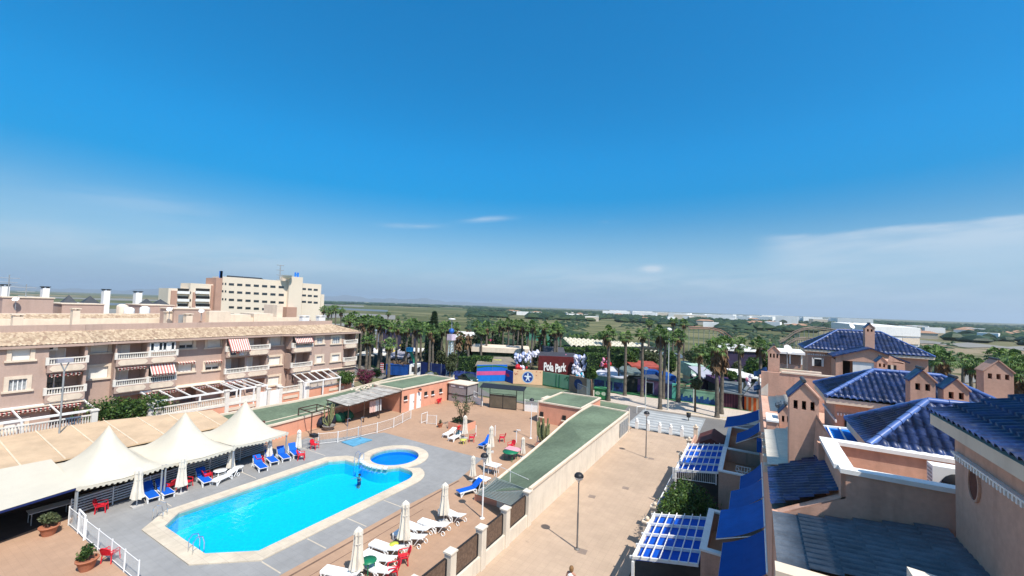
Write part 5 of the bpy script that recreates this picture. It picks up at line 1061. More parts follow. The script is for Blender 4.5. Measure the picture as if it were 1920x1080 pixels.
# --- closed parasols
def make_parasol(h,rad,label,loc,basex=True):
    T=thing('parasol',(0,0,0),label,'parasol','closed parasols around the pool'); b=MB(); b.tube((0,0,0),(0,0,h),.03,8); b.build('pole',mt['white'],T)
    b=MB(); n=16; rr=random.Random(int(h*100)); prof=[(.02,1.0),(.10,.965),(.17,.93),(.19,.86),(.165,.84),(.19,.6),(.24,.4),(.30,.22),(.26,.2),(.12,.21)]
    vs=[]
    for (r_,z) in prof:
        for i in range(n):
            q=r_*rad/.3*(1+(.22 if i%2 else -.24)*(z<.97)+rr.uniform(-.07,.07)); a=2*math.pi*i/n; vs.append((q*math.cos(a),q*math.sin(a),z*h+(rr.uniform(-.04,.05) if z<.3 else 0)))
    b.raw(vs,[(j*n+i,j*n+(i+1)%n,(j+1)*n+(i+1)%n,(j+1)*n+i) for j in range(len(prof)-1) for i in range(n)]); b.build('canopy',mt['canvas'],T)
    b=MB(); b.lathe([(.19*rad/.3,h*.72),(.20*rad/.3,h*.70)],(0,0,0),12); b.build('tie',mt['canvas'],T)
    b=MB(); b.box(-.3,.3,-.3,.3,0,.09); b.build('base',mat('concrete_base',(.45,.43,.40),.9),T); T.location=loc; return T
proto_par=make_parasol(2.7,.33,'x',(0,0,0)); 
# (base px, base py, label, scale)
PTOP=[(258,878),(339,856),(433,836),(508,820),(560,806),(871,779),(921,799),(916,833),(887,855),(981,821),(834,906),(760,940),(671,990)]
PAR=[(256,950,'closed parasol leftmost beside the two blue loungers',1.0),(339,926,'closed parasol between the red chairs and the second pair of loungers',1.0),(432,888,'closed parasol with a small table beside the restaurant railing',.98),
 (504,864,'closed parasol among the blue loungers at the far pool corner, left one',.98),(559,848,'closed parasol farthest right in the row by the blue loungers',1.0),
 (871,822,'closed parasol beside the person in red by the big planter',1.0),(920,848,'closed narrow parasol behind the folded blue loungers',.96),(915,884,'closed parasol between the white tables left of the green roof',.92),(886,902,'closed parasol next to the black globe lamp',.92),(980,858,'closed parasol by the green table with the pink cloth',1.0),
 (832,979,'closed cream parasol third from the bottom on the right side of the pool',1.12),(757,1028,'closed cream parasol second from the bottom on the right side of the pool',1.18),(668,1088,'closed cream parasol nearest the bottom edge of the photo',1.22)]
for i,(px,py,lb,s) in enumerate(PAR):
    loc=P(px,py); tx,ty=PTOP[i]; s=max(.7,WD(tx,ty,(loc-Vector((0,0,CH))).dot(fw)).z/2.7)
    if i==0: o=proto_par; o.location=loc; o['label']=lb; o.scale=(s,s,s)
    else: o=dup(proto_par,loc,rnd.uniform(0,6),lb); o.scale=(s,s,s)
# --- loungers
def make_lounger(fab,label,tilt=28,cover=True):
    T=thing('sun_lounger',(0,0,0),label,'sun lounger','sun loungers around the pool'); b=MB()     # length along x, head at +x
    for sy in (-.3,.3): b.beam((-.95,sy,.33),(.35,sy,.33),.06,.07)
    for x in (-.95,-.3,.3): b.beam((x,-.3,.33),(x,.3,.33),.05,.05)
    b.build('frame',mt['wplas'],T)
    for x,dx in ((-.75,-.12),(.28,.14)):
        for sy in (-.3,.3): b=MB(); b.beam((x-.14,sy,.31),(x+dx,sy,.0),.07,.05); b.beam((x+.14,sy,.31),(x+dx,sy,.0),.07,.05); b.build('leg',mt['wplas'],T)
    b=MB(); n=7
    for i in range(n): a=-.98+i*1.33/n; b.box(a,a+1.33/n-(.0 if fab!='w' else .03),-.28,.28,.36,.395)
    b.build('seat',mt['bluep'] if fab=='b' else mt['wplas'],T)
    b=MB(); c,s=math.cos(R(tilt)),math.sin(R(tilt)); L_=.78; x0,z0=.36,.37
    b.raw([(x0,-.29,z0),(x0+L_*c,-.29,z0+L_*s),(x0+L_*c,.29,z0+L_*s),(x0,.29,z0),(x0,-.29,z0+.04),(x0+L_*c,-.29,z0+L_*s+.04),(x0+L_*c,.29,z0+L_*s+.04),(x0,.29,z0+.04)],[(3,2,1,0),(4,5,6,7),(0,1,5,4),(1,2,6,5),(2,3,7,6),(3,0,4,7)]); b.build('backrest',mt['bluep'] if fab=='b' else mt['wplas'],T)
    b=MB(); 
    for sy in (-.3,.3): b.beam((x0+L_*c*.7,sy,z0+L_*s*.7),(x0+.25,sy,.1),.04,.04)
    for k in range(2): 
        for i in range(10):
            a0,a1=6.283*i/10,6.283*(i+1)/10; cc=Vector((x0+L_*c*.8,(-.33,.33)[k],.14)); b.tube(cc+Vector((.13*math.cos(a0),0,.13*math.sin(a0))),cc+Vector((.13*math.cos(a1),0,.13*math.sin(a1))),.025,5)
    b.build('wheel_frame',mt['wplas'],T); return T
LB=make_lounger('b','x',38); LW=make_lounger('w','x',14)
def ang(a,b_): A,B=P(*a),P(*b_); return math.atan2(B.y-A.y,B.x-A.x)
# foot pixel, head pixel
BL=[((290,944),(272,925),'blue sun lounger leftmost of all, beside the leftmost parasol'),((318,936),(298,920),'blue sun lounger second from the left by the pool'),((392,914),(372,897),'blue sun lounger beside the red chairs and the parasol'),
 ((495,886),(479,872),'blue sun lounger first of the far group, front left'),((517,875),(500,860),'blue sun lounger of the far group squeezed behind the front one'),((540,869),(522,853),'blue sun lounger of the far group, third from the left'),((560,862),(544,847),'blue sun lounger last in the far group beside the rightmost parasol'),
 ((862,930),(897,920),'blue sun lounger alone in front of the low salmon shelter'),((901,842),(918,832),'folded blue sun lounger by the narrow parasol, upper one')]
for i,(f_,h_,lb) in enumerate(BL):
    c_=(P(*f_)+P(*h_))/2; a_=ang(f_,h_)
    if i==0: LB.location=(c_.x,c_.y,0); LB.rotation_euler=(0,0,a_); LB['label']=lb
    else: dup(LB,(c_.x,c_.y,0),a_,lb)
WL=[((824,962),(868,984),'white sun lounger behind the third cream parasol'),((795,988),(828,998),'white sun lounger left of the third cream parasol'),((757,990),(800,1008),'white sun lounger right of the second cream parasol, upper one'),((748,1010),(785,1022),'white sun lounger right of the second cream parasol, lower one'),
 ((703,1030),(742,1044),'white sun lounger right of the nearest parasol, upper one'),((690,1050),(726,1064),'white sun lounger right of the nearest parasol, middle one'),((688,1070),(722,1086),'white sun lounger right of the nearest parasol, cut by the bottom edge'),
 ((412,905),(427,898),'pale sun lounger right of the blue one by the red chairs'),((833,822),(852,812),'white sun lounger left of the person in red, far one'),((846,828),(862,820),'white sun lounger left of the person in red, near one'),((620,1082),(655,1090),'ribbed white sun lounger left of the nearest parasol')]
for i,(f_,h_,lb) in enumerate(WL):
    c_=(P(*f_)+P(*h_))/2; a_=ang(f_,h_)
    if i==0: LW.location=(c_.x,c_.y,0); LW.rotation_euler=(0,0,a_); LW['label']=lb
    else: dup(LW,(c_.x,c_.y,0),a_,lb)
# --- plastic chairs (seat faces +x)
def make_chair():
    T=thing('plastic_chair',(0,0,0),'x','chair','red plastic chairs around the pool'); b=MB(); b.box(-.23,.24,-.24,.24,.41,.45); b.build('seat',mt['redp'],T)
    b=MB(); k=7
    for i in range(k):
        a=-.9+1.8*i/(k-1); y=.26*math.sin(a*1.15); x=-.23-.06*math.cos(a*1.4)-.05; w_=.045; top=.86-.10*abs(a)**2
        b.raw([(x+.06,y-w_,.45),(x+.06,y+w_,.45),(x-.06,y+w_,top),(x-.06,y-w_,top),(x+.035,y-w_,.45),(x+.035,y+w_,.45),(x-.085,y+w_,top),(x-.085,y-w_,top)],[(0,1,2,3),(7,6,5,4),(0,3,7,4),(1,5,6,2),(3,2,6,7)])
    for i in range(6): 
        a,c=-.9+.3*i,-.6+.3*i; f=lambda q:Vector((-.35-.06*math.cos(q*1.4),.28*math.sin(q*1.15),.86-.10*q*q)); b.tube(f(a),f(c),.03,5)
    b.build('backrest',mt['redp'],T)
    for sx in (-.22,.22):
        for sy in (-.24,.24): b=MB(); b.beam((sx,sy,.43),(sx*1.15,sy*1.12,0),.045,.045); b.build('leg',mt['redp'],T)
    for sy in (-.28,.28): b=MB(); b.beam((-.3,sy,.66),(.2,sy,.64),.05,.03); b.beam((.2,sy,.64),(.22,sy*.9,.42),.04,.04); b.build('armrest',mt['redp'],T)
    return T
CH_=make_chair()
CL=[(190,960,60,'red plastic chair alone at the left by the restaurant railing'),(318,921,200,'red plastic chair left of the second parasol'),(350,914,30,'red plastic chair right of the second parasol'),(389,901,80,'red plastic chair behind the third blue lounger'),(488,872,70,'red plastic chair behind the far blue loungers'),(565,862,50,'red plastic chair tucked beside the rightmost parasol of the row'),
 (207,1052,120,'red plastic chair behind the white pool fence at the lower left'),(884,828,215,'red plastic chair right of the person in red'),(941,828,215,'red plastic chair alone in the middle of the back terrace'),(958,843,250,'red plastic chair behind the pink tablecloth'),(755,1058,230,'red plastic chair beside the white loungers near the bottom, upper one'),(735,1084,230,'red plastic chair at the bottom edge near the mesh fence'),(590,842,20,'red plastic chair at the foot of the grill by the ramp wall'),(822,757,180,'red plastic chair against the salmon toilet block')]
for i,(px,py,a_,lb) in enumerate(CL):
    loc=P(px,py)
    if i==0: CH_.location=loc; CH_.rotation_euler=(0,0,R(a_)); CH_['label']=lb
    else: dup(CH_,loc,R(a_),lb)
# --- tables
def table(px,py,r,m,label,cloth=None,h=.72,rz=0,sq=False):
    p=P(px,py); T=thing('garden_table',p,label,'table'); b=MB()
    if sq: b.box(p.x-r,p.x+r,p.y-r*.8,p.y+r*.8,h,h+.03)
    else: b.lathe([(0,h+.035),(r,h+.03),(r,h),(0,h)],(p.x,p.y,0),16)
    b.build('tabletop',m,T); 
    for k in range(4): a=k*1.57+.78; b=MB(); b.tube((p.x+r*.7*math.cos(a),p.y+r*.7*math.sin(a),h),(p.x+r*.8*math.cos(a),p.y+r*.8*math.sin(a),0),.03); b.build('leg',m,T)
    return T
grn=mat('green_plastic',(.01,.16,.07),.4,.05,spec=.4)
table(957,862,.75,grn,'round green plastic table by the edge of the long green roof'); q=P(962,857)
b=MB(); b.box(q.x-.7,q.x+.75,q.y-.45,q.y+.5,.76,.775); b.box(q.x-.7,q.x+.75,q.y-.47,q.y-.455,.55,.77); tag(b.build('tablecloth',mat('pink_cloth',(.62,.30,.33),.8,.1)),'pink cloth lying on the green table','tablecloth')
table(925,888,.55,mt['wplas'],'white table beside the narrow parasol left of the green roof',sq=True); table(905,915,.5,mt['wplas'],'white table under the black globe lamp',sq=True); table(412,900,.45,mt['wplas'],'round white table right of the third blue lounger'); table(447,886,.35,mt['wplas'],'small white table right of the third parasol',h=.45); table(868,832,.35,mat('yellow_plastic',(.55,.55,.10),.5),'small yellow table by the person in red',h=.4); table(738,1034,.25,mat('lime_plastic',(.6,.65,.08),.5),'small lime side table by the second cream parasol',h=.4)
table(690,1078,.4,grn,'round green table half hidden by the nearest parasol')
# towel & bag
q=P(737,1024); 
# --- lamps
def make_globe(col,label,h=4.15,gr=.27,hm_=None):
    T=thing('lamp_post',(0,0,0),label,'lamp post','lamp posts with black topped globes'); b=MB(); b.tube((0,0,0),(0,0,h*.5),.055,8); b.tube((0,0,h*.5),(0,0,h-.35),.04,8); b.lathe([(.16,0),(.16,.04),(.06,.08)],(0,0,0),10); b.build('pole',col,T)
    b=MB(); b.lathe([(.04,-.36),(.10,-.22),(gr*.8,-.14),(gr*1.02,0)],(0,0,h),14); b.build('lamp_shade',mt['wplas'],T); b=MB(); b.lathe([(gr*1.04,-.0),(gr*.98,.10),(gr*.7,.19),(gr*.3,.235),(0,.24)],(0,0,h),14); b.build('cap',mt['black'],T); return T
gpm=mat('grey_lamp_pole',(.16,.15,.14),.5,.1)
GL=make_globe(gpm,'lamp post with a black globe in the middle of the promenade, nearer one'); GL.location=P(1082,1030); dup(GL,P(1211,858),0,'lamp post with a black globe on the promenade, farther one')
GW_=make_globe(mt['wplas'],'white lamp post with a black globe in front of the low salmon shelter',4.0,.25); GW_.location=P(904,972); dup(GW_,P(995,822),0,'white lamp post with a black globe beside the changing block')
# --- planters and plants
def leafball(b,c,rad,n,size,rr,shell=.55,up=.0):
    for i in range(n):
        while True:
            v=Vector((rr.uniform(-1,1),rr.uniform(-1,1),rr.uniform(-1,1)))
            if shell<v.length<1 or (v.length<=shell and rr.random()<.25): break
        p=Vector((c[0]+v.x*rad[0],c[1]+v.y*rad[1],c[2]+v.z*rad[2])); s=size*rr.uniform(.6,1.3); a=Vector((rr.gauss(0,1),rr.gauss(0,1),rr.gauss(0,1)+up)).normalized(); t=a.cross(Vector((rr.gauss(0,1),rr.gauss(0,1),rr.gauss(0,1)))).normalized(); w_=a.cross(t)
        b.poly([p-t*s,p+w_*s*.5,p+t*s,p-w_*s*.5])
def bush(name,p,rad,n,size,m,label,cat='bush',clumps=7,seed=1,group=None,trunk=True,pot=None):
    rr=random.Random(seed); T=thing(name,(p[0],p[1],p[2] if len(p)>2 else 0),label,cat,group); z0=p[2] if len(p)>2 else 0; b=MB()
    for k in range(clumps):
        a=rr.uniform(0,6.28); d=rr.uniform(.1,.62); c=(p[0]+rad[0]*d*math.cos(a),p[1]+rad[1]*d*math.sin(a),z0+rad[2]*rr.uniform(.55,1.35)); q=rr.uniform(.38,.6); leafball(b,c,(rad[0]*q,rad[1]*q,rad[2]*q),n//clumps,size,rr)
    b.build('foliage',m,T)
    if trunk:
        b=MB()
        for k in range(4): a=rr.uniform(0,6.28); b.tube((p[0],p[1],z0),(p[0]+rad[0]*.5*math.cos(a),p[1]+rad[1]*.5*math.sin(a),z0+rad[2]*1.1),.06,5,.02)
        b.build('branches',mt['bark'],T)
    return T
p=WX(225,800,-52.0); bush('garden_bush',(-52.2,16.6,.8),(2.0,3.6,2.0),7000,.13,mt['hedge'],'big dense green bush between the two left pergolas',clumps=16,seed=4)
_q=WX(650,706,-52.0)
bush('garden_bush',(_q.x,_q.y,_q.z-1.2),(1.5,1.5,1.25),3200,.12,mt['hedge'],'rounded clipped bush at the right end of the garden',clumps=12,seed=5)
_q=WX(687,706,-52.2)
bush('bougainvillea',(_q.x,_q.y,_q.z-1.3),(1.4,1.5,1.5),2600,.12,mt['magenta'],'dark magenta bougainvillea beside the white garden gate post',clumps=9,seed=6)
_q=WX(707,700,-54)
bush('garden_bush',(_q.x,_q.y,_q.z-.8),(.9,.9,.9),900,.12,mt['hedge'],'small bush between the bougainvillea and the blue truck',seed=7)
bush('garden_bush',(*P(806,712)[:2],0),(1.5,1.2,.9),900,.2,mt['olive'],'low olive green bush right of the truck cab',seed=8)
bush('garden_bush',(-3.35,28.4,0),(1.9,3.1,1.75),11000,.085,mt['hedge'],'dark sprawling bush in the garden between the blue pergolas',clumps=18,seed=9)
bush('garden_bush',(-4.2,18.6,0),(.7,.8,1.0),1200,.08,mt['hedge'],'bush peeking out below the nearest lattice pergola at the bottom edge',seed=10)
for x,y,s in ((-5.05,28.6,.5),(-4.9,29.6,.5)): pass
b=MB(); [b.obox((-5.05,29.6,0),(0,1),.02,.02,0,1.9)]; b.poly([(-5.1,28.4,.4),(-4.95,30.6,.4),(-4.95,30.6,1.9),(-5.1,28.4,1.9)]); tag(b.build('privacy_screen',mt['bluec']),'narrow blue privacy screen at the left of the dark garden bush','screen')
def planter(px,py,w_,h,m,label,shape='box'):
    p=P(px,py); b=MB()
    if shape=='box': 
        b.box(p.x-w_,p.x+w_,p.y-w_,p.y+w_,0,h); T=thing('planter',p,label,'planter'); b.build('box',m,T); b=MB(); b.box(p.x-w_+.08,p.x+w_-.08,p.y-w_+.08,p.y+w_-.08,h+.002,h+.02); b.build('soil',mat('soil',(.04,.028,.02),.95),T)
    else:
        T=thing('flower_pot',p,label,'flower pot'); b.lathe([(w_*.62,0),(w_*.85,h*.6),(w_,h*.88),(w_*1.08,h*.88),(w_*1.08,h),(w_*.95,h),(w_*.9,h*.85),(0,h*.85)],(p.x,p.y,0),16); b.build('pot',m,T)
    return p
p=planter(866,803,1.1,.75,mt['salmon'],'large square salmon planter behind the person in red')
rr=random.Random(21); T=thing('planter_tree',(p.x,p.y,.75),'straggly grey green tree in the large square planter','tree'); b=MB(); lf=MB()
for k in range(9):
    a=rr.uniform(0,6.28); e=Vector((p.x+rr.uniform(.5,1.5)*math.cos(a),p.y+rr.uniform(.5,1.5)*math.sin(a),rr.uniform(1.9,3.7))); mid=Vector((p.x,p.y,.75)).lerp(e,.5)+Vector((rr.uniform(-.2,.2),rr.uniform(-.2,.2),.15)); b.tube((p.x,p.y,.75),mid,.06,5,.04); b.tube(mid,e,.04,5,.012); leafball(lf,e,(.42,.42,.38),46,.10,rr,.1); leafball(lf,mid,(.35,.35,.3),22,.09,rr,.1)
b.build('branches',mt['bark'],T); lf.build('foliage',mt['olive'],T)
leafball(lf2:=MB(),(p.x-.3,p.y-.2,.95),(.8,.8,.35),260,.12,rr,.1); tag(lf2.build('planter_shrub',mt['pine']),'dark low shrub around the foot of the planter tree','shrub')
def cactus(p,z,h,label,seed,n=20):
    rr=random.Random(seed); T=thing('cactus',(p.x,p.y,z),label,'cactus'); 
    for k in range(n):
        b=MB(); a=rr.uniform(0,6.28); d=rr.uniform(.05,.6); hh=h*rr.uniform(.35,1); q=Vector((p.x+.1*math.cos(a),p.y+.1*math.sin(a),z)); e=Vector((p.x+d*math.cos(a),p.y+d*math.sin(a),z+hh*.35)); t=Vector((p.x+d*1.2*math.cos(a),p.y+d*1.2*math.sin(a),z+hh))
        b.tube(q,e,.06,6,.08); b.tube(e,t,.085,6,.06); b.lathe([(.05,0),(0,.05)],t,6); b.build('stem',mt['cact'],T)
mt['cact']=mat('cactus_green',(.17,.18,.08),.7,.25,6)
q=P(1018,845,0); T=thing('planter',q,'square salmon planter standing at the edge of the long green roof','planter'); b=MB(); b.box(q.x-.6,q.x+.6,q.y-.5,q.y+.5,0,.8); b.build('box',mt['salmon'],T); cactus(q,.8,2.5,'candelabra cactus in the planter at the edge of the green roof',3)
p=planter(616,806,.62,.5,mat('grey_stone_pot',(.22,.20,.18),.9,.2,5),'heavy grey stone planter in front of the ramp wall','round'); cactus(p,.45,2.5,'tall thin cactus in the grey stone planter',5,7)
p=planter(91,1003,.42,.52,mt['terra'],'round terracotta pot left, under the flat awning','round'); bush('pot_plant',(p.x,p.y,.45),(.5,.5,.42),420,.085,mt['olive'],'bushy plant in the pot under the flat awning','plant',seed=11)
p=planter(162,1068,.42,.55,mt['terra'],'round terracotta pot at the bottom left beside the white fence','round'); bush('pot_plant',(p.x,p.y,.5),(.45,.45,.45),420,.085,mt['hedge'],'bushy plant in the bottom left pot','plant',seed=12)
p=planter(825,801,.3,.4,mt['terra'],'small terracotta pot left of the big square planter','round'); bush('pot_plant',(p.x,p.y,.35),(.25,.25,.3),90,.07,mt['olive'],'withered plant in the small pot left of the big planter','plant',seed=13)
p=planter(650,790,.3,.35,mt['terra'],'small clay pot in front of the pergola posts','round'); bush('pot_plant',(p.x,p.y,.3),(.25,.25,.25),90,.07,mt['olive'],'small plant in front of the pergola posts','plant',seed=14)
# --- lean-to shade roof by the toilet block
T=thing('shade_roof',(-41,34,0),'grey sheet shade roof on dark posts left of the toilet block','shade roof')
c0,c1,c2,c3=(-38.6,39.2,2.75),(-42.9,39.2,2.85),(-43.2,31.5,2.35),(-39.0,31.2,2.25)
b=MB(); n=14
for i in range(n):
    a,c=i/n,(i+1)/n; L_=lambda p,q,t:Vector(p).lerp(Vector(q),t); zz=Vector((0,0,.03*(i%2))); b.poly([L_(c3,c0,a)+zz,L_(c3,c0,c)+zz,L_(c2,c1,c)+zz,L_(c2,c1,a)+zz])
b.build('roof_sheet',mat('weathered_sheet',(.36,.33,.29),.7,.3,1.2,fine=.15),T)
for (x,y) in ((-38.6,38.9),(-38.8,35.6),(-38.9,33.4),(-39.0,31.3),(-42.9,31.5)): b=MB(); b.tube((x,y,0),(x,y,2.3+(y-31)*.06),.06,6); b.build('post',mt['brown'],T)
b=MB(); b.beam((-38.6,39.0,2.66),(-39.0,31.2,2.2),.08,.1); b.beam((-39,31.2,2.2),(-43.2,31.5,2.3),.08,.1); b.build('beams',mt['brown'],T)
T=thing('open_pergola',(-40.5,29,0),'open dark metal pergola frame left of the grey shade roof','pergola'); b=MB()
pp=[(-39.3,29.2),(-39.2,27.0),(-41.9,29.4),(-41.8,27.2)]
for q in pp: b.tube((*q,0),(*q,2.35),.06,6)
for a_,c_ in ((0,1),(2,3),(0,2),(1,3)): b.beam((*pp[a_],2.35),(*pp[c_],2.35),.08,.09)
b.beam((-40.6,27,2.4),(-40.6,29.4,2.4),.06,.06); b.beam((-39.3,29.2,2.3),(-39.0,31.3,2.25),.05,.05); b.build('frame',mt['brown'],T)
rr=random.Random(5)
for i,(x,y,m_,lb) in enumerate(((-41.2,29.6,'black','black rubbish bag heap below the pergola frame, left'),(-41.3,30.8,'black','black rubbish bag heap below the pergola frame, right'),(-41.2,31.9,'gr','green sack left of the towels under the shade roof'),(-41.3,33.1,'gr','green sack right of the other under the shade roof'))):
    b=MB(); leaf=[]; n=10; 
    prof=[(.0,0),(.55,.05),(.68,.4),(.5,.85),(.2,1.02),(0,1.05)]; vs=[]; 
    for r_,z in prof:
        for k in range(n): q=r_*rr.uniform(.85,1.15); vs.append((x+q*math.cos(6.283*k/n),y+q*math.sin(6.283*k/n),z*rr.uniform(.93,1.07)))
    b.smooth=True; b.raw(vs,[(j*n+k,j*n+(k+1)%n,(j+1)*n+(k+1)%n,(j+1)*n+k) for j in range(5) for k in range(n)]); tag(b.build('sack',mat('black_bag',(.015,.017,.03),.35) if m_=='black' else mat('green_sack',(.01,.10,.05),.6)),lb,'sack','sacks stored under the shade roof')
for i,(y,c,lb) in enumerate(((34.6,(.62,.42,.36),'pinkish cloth hanging under the shade roof'),(35.5,(.55,.54,.52),'grey white cloth hanging under the shade roof'))):
    b=MB(); 
    for k in range(8): a,d=y+k*.11,y+(k+1)*.11; w1,w2=.06*math.sin(k*1.9),.06*math.sin((k+1)*1.9); b.poly([(-39.4+w1*.5,a,2.1),(-39.4+w2*.5,d,2.1),(-39.35+w2,d,.75-.05*k%3*.1),(-39.35+w1,a,.75)])
    tag(b.build('hanging_cloth',mat('cloth%d'%i,c,.85,.1)),lb,'cloth')
# --- white pool fence rails
def pfence(label,pts,h=1.05,mesh=True,group='white pool fences'):
    T=thing('pool_fence',(pts[0][0],pts[0][1],0),label,'fence',group); b=MB(); bm_=MB()
    for i in range(len(pts)-1):
        a=Vector((*pts[i],0));c=Vector((*pts[i+1],0)); m_=max(1,round((c-a).length/2.1))
        for z in (h,.12): bm_.beam(a+Vector((0,0,z)),c+Vector((0,0,z)),.025,.03)
        n=int((c-a).length/.12)
        for k in range(n): q=a.lerp(c,(k+.5)/n); bm_.tube(q+Vector((0,0,.12)),q+Vector((0,0,h)),.006,3,cap=False)
        for k in range(0 if i==0 else 1,m_+1): q=a.lerp(c,k/m_); b2=MB(); b2.beam(q,q+Vector((0,0,h+.08)),.055,.055); b2.build('post',mt['wplas'],T)
    bm_.build('mesh',mt['white'],T); return T
fl=[P(128,985),P(160,1012),P(208,1052),P(258,1095)]
pfence('white mesh pool fence running down the lower left corner',[tuple(q[:2]) for q in fl])
b=MB()
for (x_,y_) in [tuple(P(146,1000)[:2]),tuple(P(157,1013)[:2])]:
    b.tube((x_,y_,0),(x_,y_,1.35),.045,8)
A_,B_=P(146,1000),P(157,1013); b.tube(A_+Vector((0,0,1.35)),B_+Vector((0,0,1.35)),.045,8); b.tube(A_+Vector((0,0,.15)),B_+Vector((0,0,.15)),.03); n=5
[b.tube(A_.lerp(B_,k/n)+Vector((0,0,.15)),A_.lerp(B_,k/n)+Vector((0,0,1.3)),.012,4) for k in range(1,n)]; tag(b.build('fence_gate',mt['wplas']),'white tubular gate in the pool fence at the lower left','gate')
bl=[P(596,834),P(633,830),P(707,812),P(738,802),P(770,785)]
pfence('white mesh pool fence behind the blue shower tray',[tuple(q[:2]) for q in bl])
pfence('short white mesh fence in the middle of the back terrace',[tuple(P(800,795)[:2]),tuple(P(818,797)[:2])])
q0,q1=P(790,794),P(801,790); b=MB(); [b.tube(q,q+Vector((0,0,1.1)),.03) for q in (q0,q1)]; b.tube(q0+Vector((0,0,1.1)),q1+Vector((0,0,1.1)),.03); b.tube(q0+Vector((0,0,.1)),q1+Vector((0,0,.1)),.03); tag(b.build('gate_frame',mt['wplas']),'small open white gate frame on the back terrace','gate')
for px,py,lb in ((892,818,'lone white fence post right of the red chair'),(928,818,'lone white fence post left of the green table group'),(968,830,'white post with a short arm beside the white lamp'),(1007,840,'lone white fence post near the salmon planter')):
    q=P(px,py); b=MB(); b.beam(q,q+Vector((0,0,1.15)),.07,.07); 
    if 'arm' in lb: b.beam(q+Vector((0,0,1.3)),q+Vector((.4,.1,1.3)),.06,.08)
    tag(b.build('fence_post',mt['wplas']),lb,'post')
# --- shower tray, ladders, roll covers
T=thing('shower',(*P(668,830)[:2],0),'outdoor shower with arched pipes over a light blue tray','shower'); b=MB(); tr=[P(640,830),P(662,838),P(698,826),P(676,821)]; b.prism([tuple(q[:2]) for q in tr],.012,.09); b.build('tray',mat('blue_tray',(.10,.30,.44),.5,.15,2),T)
for px in ((650,828),(676,825)):
    q=P(*px); b=MB(); b.tube(q,q+Vector((0,0,2.1)),.025); [b.tube(q+Vector((0,.16*(1-math.cos(a)),2.1+.16*math.sin(a))),q+Vector((0,.16*(1-math.cos(a+.52)),2.1+.16*math.sin(a+.52))),.022) for a in (0,.52,1.05,1.57,2.1,2.6)]; b.build('pipe',mt['chrome'],T)
def ladder(x,y,dx,dy,label):
    T=thing('pool_ladder',(x,y,0),label,'ladder','steel pool ladders'); n=Vector((-dy,dx,0)); d=Vector((dx,dy,0)); c=Vector((x,y,0))
    for s in (-.25,.25):
        b=MB(); pts=[c+n*s-d*.35+Vector((0,0,.06)),c+n*s-d*.33+Vector((0,0,.75)),c+n*s-d*.15+Vector((0,0,.92)),c+n*s+d*.1+Vector((0,0,.85)),c+n*s+d*.2+Vector((0,0,.5)),c+n*s+d*.22+Vector((0,0,-1.0))]
        for i in range(5): b.tube(pts[i],pts[i+1],.024,6)
        b.build('rail',mt['chrome'],T)
    for z in (-.2,-.45,-.7): b=MB(); b.tube(c-n*.25+d*.21+Vector((0,0,z)),c+n*.25+d*.21+Vector((0,0,z)),.03); b.build('step',mt['chrome'],T)
ladder(-26.2,11.6,0,1,'steel ladder at the near end of the pool'); ladder(-31.95,12.0,.7,.7,'steel ladder at the left corner of the pool'); ladder(-29.4,24.9,0,-1,'steel ladder at the far end beside the round pool')
b=MB(); 
for i in range(8):
    a=R(-125+i*9.5); c=(KC[0]+2.9*math.cos(a),KC[1]+2.9*math.sin(a)); b.obox((c[0],c[1],0),(-math.sin(a),math.cos(a)),.28,.30,.063,.20)
b.build('stepping_blocks',mt['white'],kind='structure')
# grill cart
q=P(583,838); T=thing('cart',q,'small dark metal cart by the ramp wall with a red cloth on it','cart'); b=MB(); [b.tube((q.x+a,q.y+c,0),(q.x+a,q.y+c,.9),.025) for a in (-.4,.4) for c in (-.6,.6)]; [b.beam((q.x+a,q.y-.6,z),(q.x+a,q.y+.6,z),.03,.03) for a in (-.4,.4) for z in (.3,.6,.9)]; b.build('frame',mt['steel'],T); b=MB(); b.box(q.x-.35,q.x+.35,q.y+.0,q.y+.5,.9,1.15); b.build('load',mt['black'],T)
q=P(880,872) 
b=MB(); q=P(893,915); b.lathe([(.0,0),(.3,0),(.33,.5),(.2,.62),(0,.63)],q,12); tag(b.build('round_bin',mt['black']),'black bin behind the lone blue lounger','bin')
T=thing('wall_tarp',(-45.5,31,2.6),'rumpled beige tarpaulin lying on the ramp roof above the shade roof','tarpaulin'); b=MB(); rr=random.Random(8)
for i in range(10): x,y=-43.0+rr.uniform(-.6,.8),36.5+rr.uniform(-1.4,1.6); b.tube((x,y,2.85),(x+rr.uniform(-.5,.5),y+rr.uniform(-.9,.9),2.95+rr.uniform(0,.15)),.11,6,.07)
b.build('fabric',mt['cream'],T)
b=MB(); b.box(-44.6,-43.9,50.3,51.1,2.02,3.0); tag(b.build('roof_unit',mt['steel']),'small grey unit at the far end of the ramp roof','roof unit')
